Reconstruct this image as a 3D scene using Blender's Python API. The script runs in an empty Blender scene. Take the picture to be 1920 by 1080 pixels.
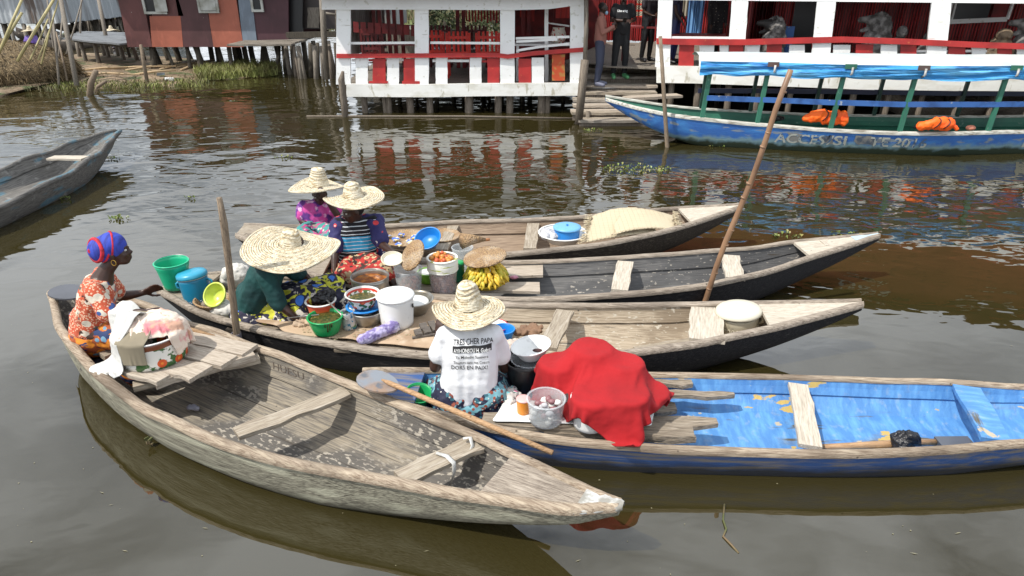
import bpy, bmesh, math, random
import numpy as np
from mathutils import Vector, Matrix, Quaternion, noise as mn
from mathutils.bvhtree import BVHTree
random.seed(7); np.random.seed(7)
sc = bpy.context.scene
col = bpy.data.collections.new("scene"); sc.collection.children.link(col)
R = math.radians; PI = math.pi
V = Vector
# ---------------------------------------------------------------- camera
FPX = 1260.0; PITCH = R(25); HC = 2.8
cam = bpy.data.objects.new("camera", bpy.data.cameras.new("camera")); col.objects.link(cam)
cam.data.sensor_width = 36; cam.data.lens = 36*FPX/1920; cam.data.clip_end = 2000; cam.data.clip_start = .05
cam.location = (0,0,HC); cam.rotation_euler = (R(90)-PITCH,0,0); sc.camera = cam
def _ray(px,py):
    x=(px-960)/FPX; v=-(py-540)/FPX
    return (x, math.cos(PITCH)+v*math.sin(PITCH), -math.sin(PITCH)+v*math.cos(PITCH))
def G(px,py,z=0.0):
    r=_ray(px,py); t=(z-HC)/r[2]; return V((r[0]*t,r[1]*t,z))
def D(px,py,Y):
    r=_ray(px,py); t=Y/r[1]; return V((r[0]*t,Y,HC+r[2]*t))
# ---------------------------------------------------------------- materials
def rgb(c): return (c[0],c[1],c[2],1)
def mat(name, layers, rough=.6, bump=None, metal=0, spec=.5, alpha=1, trans=0, sheen=0, coord='Object', emit=None, rv=0):
    """layers: [colour, {c,k,s,st,lo,hi,d,rot,f}, ...]"""
    m=bpy.data.materials.new(name); m.use_nodes=True; nt=m.node_tree; N=nt.nodes; L=nt.links
    b=N['Principled BSDF']; tc=N.new('ShaderNodeTexCoord')
    def tex(k,s,st=(1,1,1),d=4,rot=0,di=0,rnd=1,axis='X',off=(0,0,0)):
        mp=N.new('ShaderNodeMapping'); mp.inputs['Scale'].default_value=st; mp.inputs['Rotation'].default_value=(0,0,rot); mp.inputs['Location'].default_value=off
        L.new(tc.outputs[coord],mp.inputs[0])
        if k=='noise':
            t=N.new('ShaderNodeTexNoise'); t.inputs['Scale'].default_value=s; t.inputs['Detail'].default_value=d; t.inputs['Distortion'].default_value=di; L.new(mp.outputs[0],t.inputs['Vector']); return t.outputs['Fac']
        if k=='voro':
            t=N.new('ShaderNodeTexVoronoi'); t.inputs['Scale'].default_value=s; t.inputs['Randomness'].default_value=rnd; L.new(mp.outputs[0],t.inputs['Vector']); return t.outputs['Distance']
        if k=='edge':
            t=N.new('ShaderNodeTexVoronoi'); t.feature='DISTANCE_TO_EDGE'; t.inputs['Scale'].default_value=s; t.inputs['Randomness'].default_value=rnd; L.new(mp.outputs[0],t.inputs['Vector']); return t.outputs['Distance']
        if k=='wave':
            t=N.new('ShaderNodeTexWave'); t.bands_direction=axis; t.inputs['Scale'].default_value=s; t.inputs['Distortion'].default_value=di; t.inputs['Detail'].default_value=d; L.new(mp.outputs[0],t.inputs['Vector']); return t.outputs['Fac']
        if k=='ring':
            t=N.new('ShaderNodeTexWave'); t.wave_type='RINGS'; t.rings_direction='SPHERICAL'; t.inputs['Scale'].default_value=s; t.inputs['Distortion'].default_value=di; t.inputs['Detail'].default_value=d; L.new(mp.outputs[0],t.inputs['Vector']); return t.outputs['Fac']
        if k in('z','x','y'):
            t=N.new('ShaderNodeSeparateXYZ'); L.new(mp.outputs[0],t.inputs[0])
            nz=N.new('ShaderNodeTexNoise'); nz.inputs['Scale'].default_value=6; L.new(tc.outputs[coord],nz.inputs['Vector'])
            a=N.new('ShaderNodeMath'); a.operation='MULTIPLY_ADD'; L.new(nz.outputs['Fac'],a.inputs[0]); a.inputs[1].default_value=di; L.new(t.outputs[k.upper()],a.inputs[2]); return a.outputs[0]
    def rng(out,lo,hi):
        r=N.new('ShaderNodeMapRange'); r.inputs['From Min'].default_value=lo; r.inputs['From Max'].default_value=hi; L.new(out,r.inputs[0]); return r.outputs[0]
    cur=None; c0=layers[0]
    for l in layers[1:]:
        f=rng(tex(l.get('k','noise'),l.get('s',5),l.get('st',(1,1,1)),l.get('d',4),l.get('rot',0),l.get('di',0),l.get('rnd',1),l.get('axis','X'),l.get('off',(0,0,0))),l.get('lo',.4),l.get('hi',.6))
        if 'm' in l:
            m2=l['m']; g=rng(tex(m2.get('k','noise'),m2.get('s',5),m2.get('st',(1,1,1)),m2.get('d',4),0,m2.get('di',0)),m2.get('lo',.4),m2.get('hi',.6))
            mu=N.new('ShaderNodeMath'); mu.operation='MULTIPLY'; L.new(f,mu.inputs[0]); L.new(g,mu.inputs[1]); f=mu.outputs[0]
        if l.get('f',1)!=1:
            mu=N.new('ShaderNodeMath'); mu.operation='MULTIPLY'; L.new(f,mu.inputs[0]); mu.inputs[1].default_value=l['f']; f=mu.outputs[0]
        mx=N.new('ShaderNodeMix'); mx.data_type='RGBA'; L.new(f,mx.inputs[0])
        if cur is None: mx.inputs[6].default_value=rgb(c0)
        else: L.new(cur,mx.inputs[6])
        mx.inputs[7].default_value=rgb(l['c']); cur=mx.outputs[2]
    if cur is None: b.inputs['Base Color'].default_value=rgb(c0)
    else: L.new(cur,b.inputs['Base Color'])
    b.inputs['Roughness'].default_value=rough; b.inputs['Metallic'].default_value=metal
    if rv:
        f=rng(tex('noise',7),.35,.65); r=N.new('ShaderNodeMath'); r.operation='MULTIPLY_ADD'; L.new(f,r.inputs[0]); r.inputs[1].default_value=rv; r.inputs[2].default_value=rough-rv/2; L.new(r.outputs[0],b.inputs['Roughness'])
    b.inputs['Specular IOR Level'].default_value=spec; b.inputs['Alpha'].default_value=alpha; b.inputs['Transmission Weight'].default_value=trans
    if sheen: b.inputs['Sheen Weight'].default_value=sheen
    if bump:
        prev=None
        for bp in (bump if isinstance(bump,list) else [bump]):
            bn=N.new('ShaderNodeBump'); bn.inputs['Strength'].default_value=bp.get('str',.4); bn.inputs['Distance'].default_value=bp.get('dist',.01)
            L.new(tex(bp.get('k','noise'),bp.get('s',20),bp.get('st',(1,1,1)),bp.get('d',4),0,bp.get('di',0),1,bp.get('axis','X')),bn.inputs['Height'])
            if prev: L.new(prev,bn.inputs['Normal'])
            prev=bn.outputs[0]
        L.new(prev,b.inputs['Normal'])
    return m
GX=(2.0,42,42); GZ=(42,42,2.0)
def wood(name,c,dark,st=GX,stain=None,sl=.5,rough=.75,light=None,bs=.5,extra=[]):
    ly=[c,{'c':dark,'s':3,'st':st,'lo':.42,'hi':.68,'d':8},{'c':dark,'s':9,'st':st,'lo':.56,'hi':.66,'d':6,'f':.8}]
    if light: ly.append({'c':light,'s':4,'st':(st[0]*.8,st[1]*.3,st[2]*.3),'lo':.52,'hi':.7,'f':.7})
    if stain: ly.append({'c':stain,'s':1.7,'st':(1,1.6,1.6),'lo':sl,'hi':sl+.22,'d':7,'f':.75})
    ly+=extra+[{'c':tuple(x*.35 for x in dark),'k':'voro','s':8,'lo':.075,'hi':.04,'f':.8}]
    return mat(name,ly,rough=rough,bump=[{'s':4,'st':st,'d':8,'str':bs,'dist':.012},{'s':30,'d':4,'str':.25,'dist':.004}],spec=.25)
def flat(name,c,rough=.45,var=.12,**k):
    d=tuple(x*(1-var*2.2) for x in c)
    return mat(name,[c,{'c':d,'s':3.3,'lo':.4,'hi':.75,'d':7},{'c':tuple(x*.6+.02 for x in c),'s':16,'lo':.62,'hi':.72,'f':.5}],rough=rough,bump={'s':14,'str':.12,'dist':.01},**k)
# ---------------------------------------------------------------- mesh builder
class MB:
    def __init__(s): s.v=[]; s.f=[]; s.mi=[]; s.m=0; s.sm=[]
    def add(s,vs,fs,smooth=False):
        o=len(s.v); s.v+= [tuple(x) for x in vs]
        for f in fs: s.f.append(tuple(i+o for i in f)); s.mi.append(s.m); s.sm.append(smooth)
        return s
    def box(s,c,size,rz=0,rot=None,j=0):
        x,y,z=[a/2 for a in size]; M=rot if rot is not None else Matrix.Rotation(rz,3,'Z')
        vs=[M@V((a*x+random.uniform(-j,j),b*y+random.uniform(-j,j),d*z+random.uniform(-j,j)))+V(c) for a in(-1,1) for b in(-1,1) for d in(-1,1)]
        return s.add(vs,[(0,1,3,2),(4,6,7,5),(0,4,5,1),(2,3,7,6),(0,2,6,4),(1,5,7,3)])
    def bar(s,p0,p1,w,h,up=(0,0,1)):
        p0=V(p0);p1=V(p1); d=(p1-p0); l=d.length; d.normalize(); side=d.cross(V(up))
        if side.length<1e-4: side=V((1,0,0))
        side.normalize(); u=side.cross(d)
        M=Matrix((d,side,u)).transposed(); return s.box((p0+p1)/2,(l,w,h),rot=M)
    def tube(s,pts,r,n=8,cap=True,smooth=True,flat=1):
        pts=[V(p) for p in pts]; rs=r if isinstance(r,(list,tuple)) else [r]*len(pts); vs=[];prev=None
        for i,p in enumerate(pts):
            t=(pts[min(i+1,len(pts)-1)]-pts[max(i-1,0)])
            if t.length<1e-7: t=V((0,0,1))
            t.normalize()
            a=prev-t*prev.dot(t) if prev is not None else t.cross(V((0,0,1)) if abs(t.z)<.9 else V((1,0,0)))
            if a.length<1e-6: a=t.cross(V((1,0,0)))
            a.normalize(); prev=a; b=t.cross(a)
            for k in range(n):
                an=2*PI*k/n; vs.append(p+a*math.cos(an)*rs[i]+b*math.sin(an)*rs[i]*flat)
        fs=[(i*n+k,i*n+(k+1)%n,(i+1)*n+(k+1)%n,(i+1)*n+k) for i in range(len(pts)-1) for k in range(n)]
        if cap: fs+=[tuple(range(n-1,-1,-1)),tuple((len(pts)-1)*n+k for k in range(n))]
        return s.add(vs,fs,smooth)
    def lathe(s,prof,c=(0,0,0),n=28,rot=None,wob=0,sx=1,sy=1,closed=False):
        vs=[];M=rot if rot is not None else Matrix.Identity(3); ph=random.random()*6
        for (r,z) in prof:
            for k in range(n):
                a=2*PI*k/n; rr=r*(1+wob*math.sin(3*a+ph)*.6+wob*math.sin(5*a+ph*2)*.4)
                vs.append(M@V((rr*math.cos(a)*sx,rr*math.sin(a)*sy,z+wob*r*math.sin(2*a+ph)*.7))+V(c))
        m=len(prof)
        fs=[(i*n+k,i*n+(k+1)%n,((i+1)%m)*n+(k+1)%n,((i+1)%m)*n+k) for i in range(m if closed else m-1) for k in range(n)]
        return s.add(vs,fs,True)
    def ell(s,c,r,rot=None,seg=12,rings=8):
        M=rot if rot is not None else Matrix.Identity(3); vs=[M@V((0,0,-r[2]))+V(c)]
        for i in range(1,rings):
            t=PI*i/rings
            for k in range(seg):
                a=2*PI*k/seg; vs.append(M@V((r[0]*math.sin(t)*math.cos(a),r[1]*math.sin(t)*math.sin(a),-r[2]*math.cos(t)))+V(c))
        vs.append(M@V((0,0,r[2]))+V(c)); n=seg; fs=[(0,1+(k+1)%n,1+k) for k in range(n)]
        fs+=[(1+i*n+k,1+i*n+(k+1)%n,1+(i+1)*n+(k+1)%n,1+(i+1)*n+k) for i in range(rings-2) for k in range(n)]
        T=len(vs)-1; b=1+(rings-2)*n; fs+=[(T,b+k,b+(k+1)%n) for k in range(n)]
        return s.add(vs,fs,True)
    def cap(s,p0,p1,r0,r1,n=12):
        p0=V(p0);p1=V(p1);d=(p1-p0); l=d.length
        if l<1e-5: return s.ell(p0,(r0,r0,r0))
        d.normalize(); pts=[];rs=[]
        for a in(89,60,30): pts.append(p0-d*r0*math.sin(R(a))); rs.append(max(r0*math.cos(R(a)),.0006))
        pts+=[p0,p0+(p1-p0)*.5,p1]; rs+=[r0,(r0+r1)/2,r1]
        for a in(30,60,89): pts.append(p1+d*r1*math.sin(R(a))); rs.append(max(r1*math.cos(R(a)),.0006))
        return s.tube(pts,rs,n)
    def grid(s,P,nx,ny,smooth=True,closed_u=False):
        fs=[(j*nx+i,j*nx+(i+1)%nx,(j+1)*nx+(i+1)%nx,(j+1)*nx+i) for j in range(ny-1) for i in range(nx if closed_u else nx-1)]
        return s.add(P,fs,smooth)
WM={}
def wm(o): return WM.get(o.name,Matrix.Identity(4))
def obj(name,mb,m,parent=None,mods=None,M=None):
    """mesh object, vertices in world coords (or in frame M when given)."""
    me=bpy.data.meshes.new(name); F=M if M is not None else (wm(parent) if parent else Matrix.Identity(4))
    if M is None:
        I=F.inverted(); vs=[I@V(v) for v in mb.v]
    else: vs=mb.v
    me.from_pydata(vs,[],mb.f); ms=m if isinstance(m,(list,tuple)) else [m]
    for x in ms: me.materials.append(x)
    me.polygons.foreach_set('material_index',mb.mi); me.polygons.foreach_set('use_smooth',mb.sm); me.update()
    o=bpy.data.objects.new(name,me); col.objects.link(o)
    o.matrix_basis=(wm(parent).inverted()@F) if parent else F
    if parent: o.parent=parent
    WM[o.name]=F.copy()
    return o
def tag(o,label,cat,group=None,kind=None):
    if label: o['label']=label
    if cat: o['category']=cat
    if group: o['group']=group
    if kind: o['kind']=kind
    return o
def thing(name,label,cat,loc,rz=0,group=None):
    o=bpy.data.objects.new(name,None); o.empty_display_size=.1; col.objects.link(o)
    M=Matrix.Translation(V(loc))@Matrix.Rotation(rz,4,'Z'); o.matrix_basis=M; WM[o.name]=M
    return tag(o,label,cat,group)
def single(name,mb,m,label,cat,loc=None,group=None,rz=0):
    """top-level thing that is one mesh; origin at loc."""
    c=V(loc) if loc is not None else V(np.mean(np.array(mb.v),axis=0))
    M=Matrix.Translation(c)@Matrix.Rotation(rz,4,'Z'); I=M.inverted(); mb.v=[tuple(I@V(v)) for v in mb.v]
    return tag(obj(name,mb,m,None,M=M),label,cat,group)
def plank(name,p0,p1,w,h,m,parent=None,roll=0,taper=1,seg=6,wav=.004,end=0):
    """a board whose own X runs along its length, slightly irregular"""
    p0=V(p0);p1=V(p1);d=p1-p0;l=d.length;d.normalize();side=V((0,0,1)).cross(d)
    if side.length<1e-3: side=V((0,1,0))
    side.normalize(); u=d.cross(side); M3=Matrix((d,side,u)).transposed()@Matrix.Rotation(roll,3,'X')
    M=Matrix.Translation((p0+p1)/2)@M3.to_4x4(); mb=MB(); vs=[]
    for i in range(seg+1):
        t=i/seg; x=(t-.5)*l; ww=w*(1+(taper-1)*t)/2
        if end and (i==0 or i==seg): ww*=end
        a=random.uniform(-wav,wav)*2;b=random.uniform(-wav,wav)*2;zz=random.uniform(-wav,wav)*.6
        vs+=[(x,-ww+a,-h/2+zz),(x,ww+b,-h/2+zz),(x,ww+b,h/2+zz),(x,-ww+a,h/2+zz)]
    fs=[(i*4+k,(i+1)*4+k,(i+1)*4+(k+1)%4,i*4+(k+1)%4) for i in range(seg) for k in range(4)]
    fs+=[(3,2,1,0),tuple(seg*4+k for k in range(4))]; fs=[tuple(reversed(f)) for f in fs]
    mb.add(vs,fs); return obj(name,mb,m,parent,M=M)
def addmod(o,t,**k):
    md=o.modifiers.new(t.lower(),t)
    for a,b in k.items(): setattr(md,a,b)
    return md
def freeze(o):
    bpy.context.view_layer.update(); dg=bpy.context.evaluated_depsgraph_get()
    me=bpy.data.meshes.new_from_object(o.evaluated_get(dg)); me.name=o.data.name; mats=list(o.data.materials); o.modifiers.clear(); o.data=me
    if not len(me.materials):
        for x in mats: me.materials.append(x)
    return o
_ntex={}
def ctex(s):
    if s not in _ntex:
        t=bpy.data.textures.new('clouds_%g'%s,'CLOUDS'); t.noise_scale=s; t.noise_depth=3; _ntex[s]=t
    return _ntex[s]
def blob(name,mb,m,parent,voxel=.01,smooth=4,disp=None):
    """one continuous skin grown over the overlapping volumes in mb"""
    o=obj(name,mb,m,parent)
    addmod(o,'REMESH',mode='VOXEL',voxel_size=voxel,use_smooth_shade=True)
    if smooth: addmod(o,'SMOOTH',factor=.6,iterations=smooth)
    for (sz,st) in (disp or []):
        addmod(o,'DISPLACE',texture=ctex(sz),strength=st,mid_level=.5,texture_coords='LOCAL')
    return freeze(o)
def text_on(name,body,h,origin,xd,yd,m,parent,targets=None,off=.003,width=None,bold=0,thick=0):
    cu=bpy.data.curves.new(name,'FONT'); cu.body=body; cu.size=1; cu.fill_mode='FRONT'; cu.resolution_u=3; cu.offset=bold; cu.extrude=thick
    t=bpy.data.objects.new('tmp',cu); col.objects.link(t); bpy.context.view_layer.update()
    me=bpy.data.meshes.new_from_object(t.evaluated_get(bpy.context.evaluated_depsgraph_get())); bpy.data.objects.remove(t)
    bm=bmesh.new(); bm.from_mesh(me); bmesh.ops.triangulate(bm,faces=bm.faces[:])
    if targets: bmesh.ops.subdivide_edges(bm,edges=[e for e in bm.edges if e.calc_length()>.25],cuts=2,use_grid_fill=False); bmesh.ops.triangulate(bm,faces=bm.faces[:])
    xs=[v.co.x for v in bm.verts]; x0,x1=min(xs),max(xs); sx=h if width is None else width/(x1-x0)
    xd=V(xd).normalized(); yd=V(yd).normalized(); n=xd.cross(yd).normalized(); vs=[]
    bvs=[BVHTree.FromPolygons([wm(o)@v.co for v in o.data.vertices],[p.vertices[:] for p in o.data.polygons]) for o in (targets or [])]
    for v in bm.verts:
        p=V(origin)+xd*((v.co.x-x0)*sx)+yd*(v.co.y*h)+n*v.co.z*h
        best=None
        for b in bvs:
            hit=b.ray_cast(p+n*.4,-n,.9)
            if hit[0] is not None and (best is None or hit[3]<best[1]): best=(hit[0],hit[3])
        if best: p=best[0]+n*off
        vs.append(p)
    fs=[[v.index for v in f.verts] for f in bm.faces]; mb=MB(); mb.add(vs,fs); bm.free()
    return obj(name,mb,m,parent)
# ---------------------------------------------------------------- world, sun
SUN_EL=R(56); SUN_AZ=math.atan2(-.85,-.5)
w=bpy.data.worlds.new("World"); sc.world=w; w.use_nodes=True; N=w.node_tree.nodes; L=w.node_tree.links
bg=N['Background']; sky=N.new('ShaderNodeTexSky'); sky.sky_type='NISHITA'; sky.sun_disc=False; sky.sun_elevation=SUN_EL; sky.sun_rotation=SUN_AZ; sky.dust_density=2.5
tc=N.new('ShaderNodeTexCoord'); mp=N.new('ShaderNodeMapping'); mp.inputs['Scale'].default_value=(1,1,2.4); L.new(tc.outputs['Generated'],mp.inputs[0])
nz=N.new('ShaderNodeTexNoise'); nz.inputs['Scale'].default_value=2.6; nz.inputs['Detail'].default_value=8; nz.inputs['Distortion'].default_value=.4; L.new(mp.outputs[0],nz.inputs['Vector'])
mr=N.new('ShaderNodeMapRange'); mr.inputs['From Min'].default_value=.30; mr.inputs['From Max'].default_value=.60; L.new(nz.outputs['Fac'],mr.inputs[0])
mx=N.new('ShaderNodeMix'); mx.data_type='RGBA'; L.new(mr.outputs[0],mx.inputs[0]); L.new(sky.outputs[0],mx.inputs[6]); mx.inputs[7].default_value=(15.0,15.8,16.8,1)
L.new(mx.outputs[2],bg.inputs['Color']); bg.inputs['Strength'].default_value=.1
sd=V((math.sin(SUN_AZ)*math.cos(SUN_EL),math.cos(SUN_AZ)*math.cos(SUN_EL),math.sin(SUN_EL)))
sl=bpy.data.lights.new('sun','SUN'); sl.energy=4.5; sl.angle=R(.55); sl.color=(1,.95,.87); so=bpy.data.objects.new('sun',sl); col.objects.link(so)
so.rotation_euler=sd.to_track_quat('Z','Y').to_euler(); so.location=sd*30
sc.view_settings.view_transform='Standard'; sc.view_settings.look='None'; sc.view_settings.exposure=0
# ---------------------------------------------------------------- palette
m_grey=wood('weathered_grey_wood',(.36,.32,.27),(.21,.18,.145),stain=(.15,.135,.12),sl=.52,light=(.46,.42,.35))
m_greyz=wood('weathered_post_wood',(.26,.23,.19),(.10,.085,.07),st=GZ)
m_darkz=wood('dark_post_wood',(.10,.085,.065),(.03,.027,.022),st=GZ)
m_plank=wood('pale_plank',(.44,.38,.31),(.28,.23,.18),light=(.52,.46,.38))
m_gun=wood('gunwale_wood',(.38,.31,.235),(.18,.13,.09),stain=(.10,.075,.055),sl=.5,light=(.52,.44,.33),bs=.7)
m_gung=wood('grey_gunwale_wood',(.34,.29,.235),(.15,.12,.095),stain=(.10,.08,.065),sl=.52,light=(.46,.40,.33),bs=.7)
m_bamboo=mat('bamboo',[(.30,.175,.10),{'c':(.17,.095,.055),'s':6,'st':(1,1,.6),'lo':.45,'hi':.7}],rough=.45,bump={'s':20,'str':.2,'dist':.004})
m_stick=wood('stick_wood',(.27,.21,.15),(.12,.09,.065),st=GZ)
m_shaft=wood('paddle_shaft_wood',(.46,.29,.16),(.28,.17,.09),rough=.5)
m_white=mat('white_board_paint',[(.86,.87,.86),{'c':(.62,.62,.58),'s':2.2,'lo':.5,'hi':.8,'d':8,'f':.5},{'c':(.36,.34,.22),'s':9,'lo':.62,'hi':.70,'d':9,'f':.4},{'c':(.30,.27,.21),'s':3,'st':(1,1,9),'lo':.68,'hi':.72,'d':8,'f':.5}],rough=.55,bump={'s':9,'str':.3,'dist':.01})
m_whited=mat('grimy_white_board_paint',[(.82,.82,.78),{'c':(.50,.47,.36),'s':2.5,'st':(1,1,2),'lo':.48,'hi':.72,'d':9,'f':.6},{'c':(.30,.26,.14),'s':6,'st':(1.5,1,.6),'lo':.60,'hi':.68,'d':9,'f':.6}],rough=.6,bump={'s':9,'str':.4,'dist':.012})
m_redp=mat('red_board_paint',[(.46,.030,.028),{'c':(.27,.02,.02),'s':3,'lo':.42,'hi':.75,'d':6},{'c':(.55,.16,.05),'s':14,'lo':.66,'hi':.72,'d':6,'f':.6}],rough=.5,bump={'s':9,'str':.3,'dist':.01})
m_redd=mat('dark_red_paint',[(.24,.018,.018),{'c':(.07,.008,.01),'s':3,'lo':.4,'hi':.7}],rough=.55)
m_redcorr=mat('red_cane_wall',[(.40,.022,.022),{'c':(.06,.006,.008),'k':'wave','s':5.5,'axis':'X','lo':.5,'hi':.15,'di':.4,'d':2},{'c':(.10,.01,.01),'s':1.5,'lo':.45,'hi':.7}],rough=.5,bump={'k':'wave','s':5.5,'axis':'X','str':.8,'dist':.03})
m_black=flat('black_plastic',(.012,.012,.013),rough=.35)
m_skin=mat('dark_skin',[(.050,.022,.014),{'c':(.033,.014,.009),'s':9,'lo':.4,'hi':.7}],rough=.42,spec=.5,bump={'s':60,'str':.08,'dist':.003})
m_wp=flat('white_plastic',(.80,.81,.80),rough=.35,var=.04)
m_eye=flat('eye_white',(.6,.58,.52),rough=.2)
m_iris=flat('eye_dark',(.01,.008,.006),rough=.15)
m_hair=mat('black_hair',[(.008,.007,.006)],rough=.8,bump={'s':120,'str':.8,'dist':.01})
# ---------------------------------------------------------------- water
def build_water():
    m=bpy.data.materials.new('lake_water'); m.use_nodes=True; nt=m.node_tree; N=nt.nodes; L=nt.links; b=N['Principled BSDF']
    tc=N.new('ShaderNodeTexCoord')
    def nz(s,st,d=3,di=0,t='noise'):
        mp=N.new('ShaderNodeMapping'); mp.inputs['Scale'].default_value=st; L.new(tc.outputs['Object'],mp.inputs[0])
        n=N.new('ShaderNodeTexNoise'); n.inputs['Scale'].default_value=s; n.inputs['Detail'].default_value=d; n.inputs['Distortion'].default_value=di; L.new(mp.outputs[0],n.inputs['Vector']); return n.outputs['Fac']
    cr=N.new('ShaderNodeValToRGB'); cr.color_ramp.elements[0].color=(.024,.0195,.0060,1); cr.color_ramp.elements[1].color=(.034,.028,.0095,1); L.new(nz(.35,(1,1,1)),cr.inputs[0]); L.new(cr.outputs[0],b.inputs['Base Color'])
    b.inputs['Roughness'].default_value=.008; b.inputs['IOR'].default_value=1.9
    # ripples: calmer beside the near canoes, livelier in the open water behind
    sp=N.new('ShaderNodeSeparateXYZ'); L.new(tc.outputs['Object'],sp.inputs[0])
    mr=N.new('ShaderNodeMapRange'); mr.inputs['From Min'].default_value=4.5; mr.inputs['From Max'].default_value=9; mr.inputs['To Min'].default_value=.16; mr.inputs['To Max'].default_value=1; L.new(sp.outputs['Y'],mr.inputs[0])
    pm=N.new('ShaderNodeMapRange'); pm.inputs['From Min'].default_value=.38; pm.inputs['From Max'].default_value=.62; pm.inputs['To Min'].default_value=.45; pm.inputs['To Max'].default_value=1.1; L.new(nz(.3,(1,1,1),2),pm.inputs[0])
    am=N.new('ShaderNodeMath'); am.operation='MULTIPLY'; L.new(mr.outputs[0],am.inputs[0]); L.new(pm.outputs[0],am.inputs[1])
    h=None
    for s,st,d,di,a in ((.8,(1,1.3,1),2,.8,.044),(2.3,(1,1.7,1),1.5,.8,.0105),(7,(1,1.8,1),1,.3,.0012)):
        ml=N.new('ShaderNodeMath'); ml.operation='MULTIPLY'; L.new(nz(s,st,d,di),ml.inputs[0]); ml.inputs[1].default_value=a
        if h is None: h=ml.outputs[0]
        else:
            ad=N.new('ShaderNodeMath'); ad.operation='ADD'; L.new(h,ad.inputs[0]); L.new(ml.outputs[0],ad.inputs[1]); h=ad.outputs[0]
    hm=N.new('ShaderNodeMath'); hm.operation='MULTIPLY'; L.new(h,hm.inputs[0]); L.new(am.outputs[0],hm.inputs[1])
    bn=N.new('ShaderNodeBump'); bn.inputs['Strength'].default_value=1; bn.inputs['Distance'].default_value=1.0; L.new(hm.outputs[0],bn.inputs['Height']); L.new(bn.outputs[0],b.inputs['Normal'])
    mb=MB(); xs=[-900,-60,-20,-8,0,8,20,60,900]; ys=[-300,-10,0,4,8,14,20,40,120,900]
    mb.grid([(x,y,0) for y in ys for x in xs],len(xs),len(ys),False)
    tag(obj('water',mb,m),'murky brown green lake water reflecting sky','water',kind='structure')
build_water()
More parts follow.
